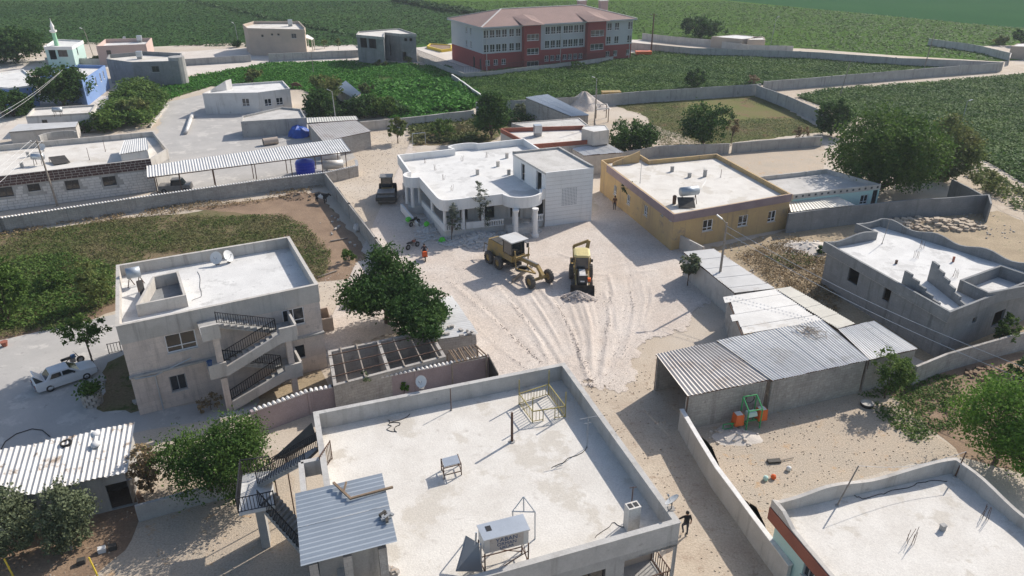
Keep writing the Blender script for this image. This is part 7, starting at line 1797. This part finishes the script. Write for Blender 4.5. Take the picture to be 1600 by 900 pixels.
heap('sand_mound', 'whitish mound with a hollow top beside the green sprayer', 1150, 682, 1.7, 1.1, .35, 'gravel_dust', 9, 40, .12)
heap('rubble_heap', 'junk and stones under the zigzag stair', 428, 590, 1.6, 1.0, .5, 'stone', 10, 110, .25)
heap('rubble_heap', 'dark scrap and stones before the shaded stall wall', 150, 600, .6, .5, .3, 'stone', 11, 40, .2)
heap('earth_mound', 'brown soil clods at the right frame edge', 1570, 590, 2.8, 1.4, .5, 'earth', 12, 120, .22)
heap('stone_heap', 'broken stones at the foot of the two storey house corner', 232, 628, 1.0, .5, .3, 'stone', 13, 50, .2)
def debris(name, label, poly, n, size, m, seed, h=.6):
    rng = np.random.RandomState(seed); x0, x1 = min(p.x for p in poly), max(p.x for p in poly); y0, y1 = min(p.y for p in poly), max(p.y for p in poly)
    x = rng.uniform(x0, x1, n); y = rng.uniform(y0, y1, n); k = pip(x, y, poly); b = MB()
    for q in zip(x[k], y[k]):
        w = size*rng.uniform(.4, 1.6); a = rng.uniform(0, 3); b.obox(q, a, w*rng.uniform(.8, 1.6), w, .0, w*h*rng.uniform(.5, 1.2)+.03)
    o = b.build(name, m); return tag(o, label, 'stones', None, 'stuff')
debris('loose_stones', 'loose stones strewn along the dirt track and its edges', PP([(905, 590), (1030, 570), (1072, 645), (1225, 885), (1100, 900), (1060, 830)]), 700, .05, 'dirt_track', 1, .4)
debris('loose_stones', 'small stones strewn over the courtyard beside the terracotta house', PP([(1090, 668), (1370, 610), (1490, 700), (1220, 770), (1190, 830)]), 900, .045, 'courtyard', 2, .4)
debris('loose_stones', 'loose stones and clods on the dry lot', PP([(1100, 385), (1240, 360), (1300, 395), (1300, 480), (1200, 440)]), 400, .09, 'stone', 3)
debris('loose_stones', 'pebbles scattered over the spread gravel', GP, 16000, .05, 'gravel', 4, .35)
debris('loose_stones', 'stones on the sandy verge by the block wall and track', PP([(1440, 345), (1560, 325), (1600, 380), (1540, 375)]), 200, .1, 'stone', 5)
debris('loose_stones', 'litter and stones on the ground below the grey green trees', PP([(0, 860), (200, 800), (400, 760), (380, 900), (0, 960)]), 300, .05, 'courtyard', 6)
debris('loose_stones', 'stones by the yard wall in the corner of the garden plot', PP([(480, 310), (520, 335), (590, 410), (560, 420), (500, 350)]), 120, .2, 'stone', 7)

wr = MB(); rw = random.Random(5)
for pts, h_, w_ in rid[:19]:
    if h_ < 0: continue
    q = PP(pts)
    for a_, c_ in zip(q, q[1:]):
        L0 = (c_-a_).length; e_ = (c_-a_)/L0; n2 = Vector((-e_.y, e_.x, 0))
        for i in range(int(L0*(22 if h_ > .055 else 7))):
            u = rw.random(); d_ = rw.gauss(0, w_*.75); p_ = a_+e_*(L0*u)+n2*d_; s_ = rw.uniform(.03, .07); z_ = .045+h_*math.exp(-(d_/w_)**2)*.8
            wr.obox((p_.x, p_.y), rw.uniform(0, 3), s_*rw.uniform(.8, 1.5), s_, max(.0, z_-.05), z_+s_*.5)
tag(wr.build('windrow_stones', 'gravel_fresh'), 'lines of coarse grey stones turned up by the grader', 'stones', None, 'stuff')
# ------------------------------------------------------------------ sprayer, tanks and odd things
fr = frame_at(1170, 665, math.radians(15))
spr = thing('field_sprayer', 'green framed farm sprayer with orange tanks against the shed wall', 'sprayer', fr(0, 0, 0))
for x in (-.5, .55):
    b = MB(); b.bar(fr(x, -.45, 0), fr(x, -.45, 1.6), .07); b.bar(fr(x, .45, .0), fr(x, .45, 2.2), .07); b.bar(fr(x, -.45, 1.6), fr(x, .45, 2.2), .07); b.bar(fr(x, -.45, .4), fr(x, .45, .4), .07); b.build('side_frame', 'green_paint', spr)
b = MB(); b.bar(fr(-.5, -.45, 1.6), fr(.55, -.45, 1.6), .06); b.bar(fr(-.5, .45, 2.2), fr(.55, .45, 2.2), .06); b.bar(fr(-1.6, -.1, .5), fr(.9, -.1, .5), .07); b.build('cross_frame', 'green_paint', spr)
for x, z in ((-.95, .35), (.85, .45)): b = MB(); lbox(fr, x-.33, x+.33, -.3, .3, z, z+.85, .04, .04, .04, b); tk = b.build('tank', 'orange_plastic', spr); b = MB(); lbox(fr, x-.25, x+.2, -.22, .2, z+.852, z+.9, b=b); b.build('lid', 'dish_white', tk)
b = MB(); lbox(fr, -.35, .4, -.25, .25, .9, 1.2, .05, .05, .05, b); b.build('hopper', 'lime_plastic' if False else 'aqua_plaster', spr)
b = MB(); b.lathe(fr(.1, .2, .5), [(.16, 0), (.18, .3), (.1, .4)], 10); b.build('pump', 'machine_steel', spr)
b = MB(); b.path([fr(-2.1, -.1, .15), fr(-1.4, -.1, .15), fr(-1.4, -.1, .55), fr(-2.1, -.1, .55), fr(-2.1, -.1, .15)], .04, 6); b.build('boom_frame', 'green_paint', spr)
b = MB(); k = [fr(.1+.35*math.cos(a/8*6.28), .5, 1.9+.35*math.sin(a/8*6.28)) for a in range(9)]; b.path(k, .025, 5); b.build('hose_coil', 'rubber', spr)
ty = thing('tyre', 'black tyre with pale rim lying on the courtyard grass', 'tyre', P(1354, 634)); p = P(1354, 634); b = MB(); b.lathe(p, [(.26, .02), (.42, 0), (.47, .12), (.42, .26), (.26, .24), (.26, .02)], 18); b.build('casing', 'rubber', ty); b = MB(); b.lathe(p, [(.46, .265), (.4, .285), (.28, .27), (.28, .262)], 18); b.build('rim', 'plaster', ty)
tp = thing('tarp', 'dark cloth bundle lying on the gravel courtyard', 'tarp', P(1209, 722)); b = MB(); p = P(1209, 722); b.obox(p, .1, .85, .35, .012, .16); b.build('cloth', 'machine_dark', tp); b = MB(); b.tube(p+Vector((.3, 0, .1)), P(1240, 715, .1), .03); b.build('stick', 'wood_grey', tp)
for i, (px, py, m_, l_) in enumerate(((1196, 750, 'aqua_plaster', 'turquoise plastic jug on the courtyard ground'), (1232, 735, 'dish_white', 'small black and white pot on the courtyard'), (1208, 748, 'cloth_orange', 'small red tin on the courtyard ground'))):
    t = thing('container', l_, 'container', P(px, py)); b = MB(); b.lathe(P(px, py), [(.12, .012), (.17, .1), (.15, .26), (.06, .32)], 10); b.build('vessel', m_, t)
bt = thing('plastic_tank', 'big blue plastic water tank under the yard canopy', 'water tank', P(478, 268)); b = MB(); p = P(478, 270); b.lathe(p, [(1.25, .02), (1.3, .3), (1.3, 1.5), (1.2, 1.7), (.4, 1.95), (.35, 2.05)], 22); b.build('shell', 'plastic_blue', bt)
b = MB()
for z in (.5, .9, 1.3): b.lathe(p+Vector((0, 0, z)), [(1.3, 0), (1.345, .04), (1.345, .08), (1.3, .12)], 22)
b.build('rib', 'plastic_blue', bt)['kind'] = 'stuff'
for (px, py, l_, m_) in ((523, 266, 'white horizontal cylinder tank near the lane wall', 'sheet_white'), (519, 252, 'rust streaked horizontal cylinder tank behind the white one', 'sheet_rusty')):
    t = thing('cylinder_tank', l_, 'tank', P(px, py)); p = P(px, py); b = MB(); b.tube(p+Vector((-1.5, -.3, .8)), p+Vector((1.2, .3, .8)), .62, 18); b.build('drum', m_, t, True)
    for s in (-1, .8): b = MB(); b.obox(p+Vector((s, s*.2, 0)), .2, .2, .9, .0, .3); b.build('saddle', 'concrete', t)
pk = thing('parked_van', 'dark pickup cabin half hidden behind the tiled garden wall', 'pickup', P(276, 300)); fr = frame_at(276, 299, .15)
b = MB(); lbox(fr, -2.0, 2.0, -.8, .8, .35, 1.0, .05, .1, .04, b); b.build('body', 'machine_steel', pk); b = MB(); lbox(fr, -.4, 1.2, -.72, .72, 1.002, 1.65, .1, .35, .1, b); b.build('cabin', 'glass', pk); b = MB(); lbox(fr, -.35, .85, -.62, .62, 1.652, 1.7, b=b); b.build('roof', 'machine_steel', pk)
for x in (-1.3, 1.3):
    for s in (-1, 1): wheel(pk, fr, x, s*.72, .33, .2, 'rubber', 'chrome_grey')
tbp = thing('tarp', 'crumpled blue tarpaulin beside the block room', 'tarp', P(468, 212)); c = P(468, 212); b = MB(); rr2 = random.Random(4); b.lathe(c, [(1.9, .01), (1.7, .5), (1.1, 1.3), (.3, 1.6)], 11); b.v = [(x+rr2.uniform(-.25, .25), y+rr2.uniform(-.25, .25), max(.008, z+rr2.uniform(-.15, .15))) for x, y, z in b.v]; b.build('sheet', 'tarp_blue', tbp)
cyl = thing('cement_pipe', 'long rust and white pipe lying across the concrete yard', 'pipe', P(297, 190)); b = MB(); a, c = P(290, 207, .35), P(301, 178, .35); b.tube(a, c, .33, 14); b.build('pipe', 'sheet_rusty', cyl, True)
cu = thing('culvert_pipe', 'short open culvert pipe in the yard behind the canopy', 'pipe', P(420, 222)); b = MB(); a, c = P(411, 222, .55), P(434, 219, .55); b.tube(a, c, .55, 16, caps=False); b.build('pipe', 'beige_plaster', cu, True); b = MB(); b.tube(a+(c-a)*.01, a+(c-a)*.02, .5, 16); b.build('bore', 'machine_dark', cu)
trl = thing('farm_trailer', 'orange seed hopper trailer beside the gravel heap', 'trailer', P(954, 160)); fr = frame_at(954, 160, .1)
b = MB(); lbox(fr, -1.6, 1.6, -.7, .7, 1.2, 2.1, -.2, -.2, -.15, b); b.build('hopper', 'orange_plastic' if False else 'machine_yellow', trl); b = MB(); lbox(fr, -1.5, 1.5, -.4, .4, .6, 1.198, b=b); b.build('frame', 'machine_dark', trl)
for s in (-1, 1): wheel(trl, fr, 0, s*1.0, .55, .3, 'rubber', 'machine_steel')
fg = thing('pipe_frame', 'open timber frame standing beside the barn', 'frame', P(940, 190)); q = [P(929, 193), P(950, 191), P(947, 184), P(931, 185)]
for v in q: b = MB(); b.bar(v, v+Vector((0, 0, 2.4)), .14); b.build('post', 'wood', fg)
b = MB()
for v, w_ in zip(q, q[1:]+q[:1]): b.bar(v+Vector((0, 0, 2.4)), w_+Vector((0, 0, 2.4)), .14)
b.build('top_frame', 'sill', fg)
gl = thing('goal_frame', 'small pipe goal frame in the villa garden', 'goal', P(655, 225)); b = MB(); a, c = P(645, 228), P(665, 226); b.path([a, a+Vector((0, 0, 1.9)), c+Vector((0, 0, 1.9)), c], .05, 6); b.build('pipes', 'galvanised', gl)
orr = thing('gas_crate', 'orange skip beside the utility pole at the school corner', 'skip', P(1005, 88)); fr = frame_at(1005, 88, .05); b = MB(); lbox(fr, -1.8, 1.8, -.8, .8, 0.03, 1.3, -.2, -.2, -.1, b); b.build('bin', 'orange_plastic', orr)
pl = thing('stone_planter', 'round stacked stone planter with green plant before the parked car', 'planter', P(146, 628)); p = P(146, 630)
for j in range(4):
    for i in range(9):
        a = 6.28*(i+.5*(j % 2))/9; b = MB(); b.obox((p.x+.55*math.cos(a), p.y+.55*math.sin(a)), a, .24, .36, j*.26+.002, j*.26+.25); b.build('block', 'stone', pl)
b = MB(); b.lathe(p, [(.5, .0), (.5, .95)], 12); b.build('soil_fill', 'earth', pl)
rng_ = np.random.RandomState(3); cc_ = np.array([p.x, p.y, 1.35])+rng_.normal(size=(420, 3))*np.array([.38, .38, .25]); quads_mesh('plant', cc_, .2*rng_.uniform(.6, 1.3, 420), 'leaf_mid', rng_, 1.5, .3, pl)['kind'] = 'stuff'
for i, (px, py, l_) in enumerate(((638, 346, 'lime green sack beside the villa step'), (667, 353, 'lime green sack lying below the veranda wall'), (691, 378, 'lime green sack at the veranda corner'))):
    t = thing('sack', l_, 'sack', P(px, py)); p = P(px, py, .3 if i < 2 else .0); b = MB(); b.lathe(p, [(.26, 0), (.36, .14), (.3, .4), (.1, .55)], 8); b.v = [(x+rr2.uniform(-.08, .08), y+rr2.uniform(-.08, .08), z) for x, y, z in b.v]; b.build('bag', 'lime_plastic', t)
vs = thing('side_ramp', 'sloping white side wall of the villa step', 'wall', P(638, 330)); a, c = P(627, 320, 1.0), P(652, 350, .4); b = MB(); b.bar(a-Vector((0, 0, .3)), c-Vector((0, 0, .3)), .25, .9); b.build('masonry', 'white_paint', vs)
for i, (px, py) in enumerate(((572, 468), )):
    t = thing('small_car', 'blue vehicle half hidden under the mulberry tree', 'car', P(px, py)); fr = frame_at(px, py, 1.4)
    b = MB(); lbox(fr, -1.6, 1.6, -.75, .75, .35, .95, .05, .1, .04, b); b.build('body', 'sign_blue', t); b = MB(); lbox(fr, -1.2, .8, -.7, .7, .952, 1.5, .15, .35, .1, b); b.build('cabin', 'glass', t); b = MB(); lbox(fr, -.95, .4, -.56, .56, 1.502, 1.54, b=b); b.build('roof', 'tarp_blue', t)
    for x in (-1.1, 1.1):
        for s in (-1, 1): wheel(t, fr, x, s*.68, .3, .18, 'rubber', 'chrome_grey')
lg = thing('felled_log', 'two thin logs lying on the bare earth of the garden plot', 'logs', P(525, 375)); b = MB(); b.tube(P(516, 377, .1), P(543, 372, .1), .09); b.build('log', 'wood_grey', lg); b = MB(); b.tube(P(497, 433, .1), P(526, 423, .1), .08); b.build('log', 'wood_grey', lg)
sk = thing('white_bundle', 'grey white bundle beside the yard wall', 'bundle', P(558, 361)); b = MB(); b.lathe(P(558, 361), [(.4, .005), (.5, .3), (.35, .75), (.1, .9)], 8); b.v = [(x+rr2.uniform(-.1, .1), y+rr2.uniform(-.1, .1), z) for x, y, z in b.v]; b.build('cloth', 'rubble_white', sk)
ov = thing('clay_oven', 'side porch with beige parapet at the two storey house end', 'porch', P(512, 500)); q = ccw(PP([(499, 500), (520, 497), (514, 478), (496, 482)], 1.2)); b = MB(); ring(b, q, offs(q, .2), 0, 1.2); b.build('masonry', 'beige_plaster', ov)
gt = thing('street_railing', 'small iron railing beside the thin tree', 'railing', P(178, 550)); railing(gt, [P(171, 553), P(190, 549)], .9, 'iron_black', .2, 'rail_panel')
for px, py, l_ in ((145, 893, 'yellow post lying beside the courtyard edge'), (14, 895, 'yellow post at the lower frame corner')): post(l_, P(px+8, py+8), 1.2, 'yellow_paint', .05, (-.3, .2), 'marker_post', 'post')
bk = thing('bucket', 'terracotta pot on the street', 'pot', P(8, 541)); b = MB(); b.lathe(P(8, 541), [(.18, .012), (.28, .4), (.3, .45)], 12); b.build('pot', 'terracotta', bk)
hs_ = thing('street_hose', 'black hose curling over the paved street', 'hose', P(40, 680)); b = MB(); b.path([P(x, y, .05) for x, y in ((0, 705), (8, 690), (25, 678), (50, 670), (66, 672), (78, 682))], .03, 5); b.build('hose', 'rubber', hs_)
sl_ = thing('drum_box', 'pale box and pots under the grey green trees', 'boxes', P(160, 862))
for px, py, m_ in ((160, 862, 'dish_white'), (177, 858, 'machine_dark'), (108, 858, 'galvanised'), (128, 880, 'machine_dark')): b = MB(); b.obox(P(px, py), .4, .4, .3, .008, .3); b.build('box', m_, sl_)

heap('gravel_heap', 'small dark gravel heap between roller and villa porch', 628, 314, 1.0, .9, .9, 'gravel', 14, 30, .1)

# ------------------------------------------------------------------ people and animals
def skin_mesh(name, verts, edges, radii, mats, pick, parent, sub=2):
    """one continuous body grown round a skeleton; pick(local z, x, y) chooses the material slot"""
    me = bpy.data.meshes.new(name); me.from_pydata(verts, edges, []); o = bpy.data.objects.new(name, me); C.objects.link(o)
    m_ = o.modifiers.new('skin', 'SKIN'); m_.use_smooth_shade = True
    for i, r in enumerate(radii):
        v = me.skin_vertices[0].data[i]; v.radius = (r, r) if not isinstance(r, tuple) else r; v.use_root = (i == 0)
    s_ = o.modifiers.new('sub', 'SUBSURF'); s_.levels = s_.render_levels = sub
    dg = bpy.context.evaluated_depsgraph_get(); out = bpy.data.meshes.new_from_object(o.evaluated_get(dg))
    bpy.data.objects.remove(o)
    out.materials.clear()
    for k in mats: out.materials.append(M[k])
    for p in out.polygons:
        p.material_index = pick(p.center); p.use_smooth = True
    ob = bpy.data.objects.new(name, out); C.objects.link(ob); ob.parent = parent
    return ob
def person(label, base, heading, pose, top, legs, z=0.0, scale=1.0):
    """pose: joints in local metres (x forward, y left, z up)"""
    g = P(*base, z); t = thing('person', label, 'person', g); t.rotation_euler = (0, 0, heading); t.scale = (scale,)*3
    J = dict(pel=(0, 0, .95), spine=(0, 0, 1.15), chest=(0, 0, 1.36), neck=(0, 0, 1.50), head=(.03, 0, 1.60), crown=(.02, 0, 1.74),
             lsh=(0, .19, 1.42), lel=(0, .24, 1.14), lwr=(.08, .25, .9), lha=(.12, .25, .82), rsh=(0, -.19, 1.42), rel=(0, -.24, 1.14), rwr=(.08, -.25, .9), rha=(.12, -.25, .82),
             lhip=(0, .1, .90), lkn=(.02, .1, .5), lan=(0, .1, .09), lto=(.18, .12, .04), rhip=(0, -.1, .90), rkn=(.02, -.1, .5), ran=(0, -.1, .09), rto=(.18, -.12, .04))
    J.update(pose)
    R_ = dict(pel=(.15, .12), spine=(.14, .11), chest=(.16, .12), neck=.055, head=(.085, .10), crown=.07, lsh=.075, lel=.048, lwr=.033, lha=(.04, .025), rsh=.075, rel=.048, rwr=.033, rha=(.04, .025), lhip=.10, lkn=.062, lan=.045, lto=.04, rhip=.10, rkn=.062, ran=.045, rto=.04)
    ks = list(J); ix = {k: i for i, k in enumerate(ks)}
    E_ = [('pel', 'spine'), ('spine', 'chest'), ('chest', 'neck'), ('neck', 'head'), ('head', 'crown'), ('chest', 'lsh'), ('lsh', 'lel'), ('lel', 'lwr'), ('lwr', 'lha'), ('chest', 'rsh'), ('rsh', 'rel'), ('rel', 'rwr'), ('rwr', 'rha'), ('pel', 'lhip'), ('lhip', 'lkn'), ('lkn', 'lan'), ('lan', 'lto'), ('pel', 'rhip'), ('rhip', 'rkn'), ('rkn', 'ran'), ('ran', 'rto')]
    seg_m = []
    for a, c in E_:
        k = 0
        if c in ('head', 'crown', 'lwr', 'lha', 'rwr', 'rha') or a == 'neck': k = 1
        if c in ('lhip', 'lkn', 'lan', 'rhip', 'rkn', 'ran'): k = 2
        if c in ('lto', 'rto'): k = 3
        seg_m.append((Vector(J[a]), Vector(J[c]), k))
    def pick(c):
        best = (1e9, 0)
        for a, q, k in seg_m:
            d = q-a; u = max(0, min(1, (c-a).dot(d)/d.length_squared)); e = (c-a-d*u).length
            if e < best[0]: best = (e, k)
        return best[1]
    skin_mesh('body', [J[k] for k in ks], [(ix[a], ix[c]) for a, c in E_], [R_[k] for k in ks], [top, 'skin', legs, 'rubber'], pick, t)
    h = Vector(J['head'])
    def kid(b, nm, m_):
        o = b.build(nm, m_); o.parent = t; return o
    b = MB(); b.lathe(h+Vector((-.015, 0, .03)), [(.10, 0), (.108, .05), (.095, .11), (.05, .155), (.01, .165)], 12); kid(b, 'hair', 'hair')
    b = MB(); b.bar(h+Vector((.085, 0, .02)), h+Vector((.12, 0, -.02)), .03, .03); kid(b, 'nose', 'skin')
    for s in (-1, 1):
        b = MB(); b.bar(h+Vector((.09, s*.035, .035)), h+Vector((.098, s*.035, .035)), .025, .015); kid(b, 'eye', 'cloth_black'); b = MB(); b.bar(h+Vector((0, s*.092, .02)), h+Vector((0, s*.105, .02)), .03, .06); kid(b, 'ear', 'skin')
    b = MB(); b.bar(h+Vector((.09, -.025, -.055)), h+Vector((.09, .025, -.055)), .02, .012); kid(b, 'mouth', 'terracotta')
    for w, hnd, s in (('lwr', 'lha', 1), ('rwr', 'rha', -1)):
        a, q = Vector(J[w]), Vector(J[hnd]); d = (q-a).normalized(); sd_ = d.cross(Vector((0, 0, 1)));
        sd_ = sd_.normalized() if sd_.length > .1 else Vector((1, 0, 0)); b = MB()
        for i, L0 in enumerate((.065, .078, .072, .056)):
            f0 = q+sd_*((i-1.5)*.021)+d*.02; f1 = f0+d*L0*.55; f2 = f1+(d+Vector((0, 0, -.35))).normalized()*L0*.5; b.tube(f0, f1, .0095, 6); b.tube(f1, f2, .0085, 6, .007)
        f0 = a.lerp(q, .55)+sd_*.04*s; f1 = f0+(d+sd_*.8*s).normalized()*.05; b.tube(f0, f1, .011, 6); b.tube(f1, f1+d*.03, .0095, 6, .008); kid(b, 'fingers', 'skin')
    return t
person('man in black shirt and dark jeans walking past the roof corner', (1070, 836), math.radians(105), dict(lsh=(.02, .19, 1.42), lel=(.12, .42, 1.22), lwr=(.22, .60, 1.17), lha=(.26, .68, 1.17), rel=(-.06, -.26, 1.14), rwr=(-.02, -.27, .9), rha=(0, -.27, .82),
       lkn=(.24, .1, .55), lan=(.02, .1, .22), lto=(.16, .1, .12), rkn=(-.02, -.1, .5), ran=(-.06, -.1, .09), rto=(.12, -.11, .04)), 'cloth_black', 'cloth_denim')
person('person in dark brown clothes standing against the yellow house wall', (960, 328), math.radians(-110), {}, 'cow_hide', 'cloth_denim')
mx = frame_at(664, 405, math.radians(-80))
mo = thing('motorcycle', 'red motorcycle ridden down the gravel lane', 'motorcycle', mx(0, 0, 0))
for x in (-.62, .64): wheel(mo, mx, x, 0, .3, .11, 'rubber', 'chrome_grey')
b = MB(); b.tube(mx(.64, 0, .3), mx(.42, 0, .95), .035); b.tube(mx(.42, 0, .9), mx(-.2, 0, .62), .04); b.tube(mx(-.2, 0, .62), mx(-.62, 0, .3), .035); b.build('frame', 'machine_dark', mo)
b = MB(); lbox(mx, .3, .62, -.28, .28, .5, 1.05, .08, .1, .06, b); b.build('fairing', 'cloth_orange', mo); b = MB(); lbox(mx, -.05, .32, -.14, .14, .7, .92, .05, .05, .03, b); b.build('fuel_tank', 'cloth_orange', mo); b = MB(); lbox(mx, -.72, -.02, -.13, .13, .7, .8, .03, 0, .02, b); b.build('saddle', 'rubber', mo); b = MB(); lbox(mx, -.1, .28, -.12, .12, .28, .62, b=b); b.build('engine', 'machine_steel', mo)
b = MB(); b.tube(mx(.36, -.34, 1.05), mx(.44, 0, 1.02), .018); b.tube(mx(.44, 0, 1.02), mx(.36, .34, 1.05), .018); b.build('handlebar', 'machine_steel', mo)
person('rider in grey shirt seated on the red motorcycle', (664, 405), math.radians(-80), dict(pel=(-.28, 0, .92), spine=(-.24, 0, 1.1), chest=(-.16, 0, 1.3), neck=(-.1, 0, 1.44), head=(-.06, 0, 1.54), crown=(-.07, 0, 1.68), lsh=(-.16, .19, 1.36), lel=(.06, .32, 1.18), lwr=(.28, .32, 1.08), lha=(.36, .31, 1.08), rsh=(-.16, -.19, 1.36), rel=(.06, -.32, 1.18), rwr=(.28, -.32, 1.08), rha=(.36, -.31, 1.08),
       lhip=(-.26, .12, .88), lkn=(.14, .24, .78), lan=(-.05, .22, .38), lto=(.1, .24, .33), rhip=(-.26, -.12, .88), rkn=(.14, -.24, .78), ran=(-.05, -.22, .38), rto=(.1, -.24, .33)), 'cloth_denim', 'cloth_black')
def cow(label, base, heading, m2, graze=False, name='cow'):
    g = P(*base); t = thing(name, label, 'cow', g); t.rotation_euler = (0, 0, heading)
    hz = .35 if graze else 1.25
    J = dict(mid=(0, 0, 1.0), chest=(.55, 0, .98), rump=(-.6, 0, 1.05), neck=(.9, 0, 1.1 if not graze else .85), poll=(1.12, 0, hz+.05), muz=(1.42, 0, hz-.18), tail=(-.86, 0, 1.1), tl2=(-.92, 0, .5))
    Rr = dict(mid=(.32, .36), chest=(.27, .34), rump=(.26, .27), neck=(.15, .2), poll=(.13, .14), muz=.08, tail=.04, tl2=.03)
    E_ = [('mid', 'chest'), ('mid', 'rump'), ('chest', 'neck'), ('neck', 'poll'), ('poll', 'muz'), ('rump', 'tail'), ('tail', 'tl2')]
    for s, n_ in ((1, 'l'), (-1, 'r')):
        J[n_+'s'] = (.5, s*.2, .7); J[n_+'k'] = (.52, s*.2, .38); J[n_+'f'] = (.5, s*.2, .04); J[n_+'h'] = (-.55, s*.2, .75); J[n_+'st'] = (-.5, s*.2, .6); J[n_+'hk'] = (-.72, s*.2, .42); J[n_+'hf'] = (-.66, s*.2, .04)
        for k, r in zip(('s', 'k', 'f', 'h', 'st', 'hk', 'hf'), (.11, .06, .055, .14, .11, .055, .055)): Rr[n_+k] = r
        E_ += [('chest', n_+'s'), (n_+'s', n_+'k'), (n_+'k', n_+'f'), ('rump', n_+'h'), (n_+'h', n_+'st'), (n_+'st', n_+'hk'), (n_+'hk', n_+'hf')]
    ks = list(J); ix = {k: i for i, k in enumerate(ks)}
    skin_mesh('body', [J[k] for k in ks], [(ix[a], ix[c]) for a, c in E_], [Rr[k] for k in ks], ['cloth_black' if m2 else 'cow_hide', 'cloth_white' if m2 else 'cow_hide'], lambda c: 1 if (math.sin(c.x*5+1)+math.sin(c.y*7+c.z*4) > .9) else 0, t)
    for s in (-1, 1):
        b = MB(); b.bar((1.08, s*.1, hz+.12), (1.02, s*.28, hz+.1), .1, .04); o = b.build('ear', 'cloth_black' if m2 else 'cow_hide'); o.parent = t
    return t
cow('black and white cow standing in the shade of the yard wall', (503, 317), -.3, True)
cow('brown cow grazing beside the white house', (462, 139), .2, False, True)
# ------------------------------------------------------------------ the dusty air over the plain
hz = MB(); hz.box(-3050, -350, -1.0, 3050, 5050, 34.0)
ho = hz.build('haze', 'wire')
hm = bpy.data.materials.new('haze_air'); hm.use_nodes = True
hn = hm.node_tree.nodes; hn.remove(hn['Principled BSDF'])
pv = hn.new('ShaderNodeVolumePrincipled'); pv.inputs['Color'].default_value = (.82, .90, 1.0, 1); pv.inputs['Density'].default_value = .00022; pv.inputs['Anisotropy'].default_value = .2
hm.node_tree.links.new(pv.outputs[0], hn['Material Output'].inputs['Volume'])
ho.data.materials.clear(); ho.data.materials.append(hm)
tag(ho, 'thin pale haze hanging over the village and fields', 'haze', None, 'stuff')
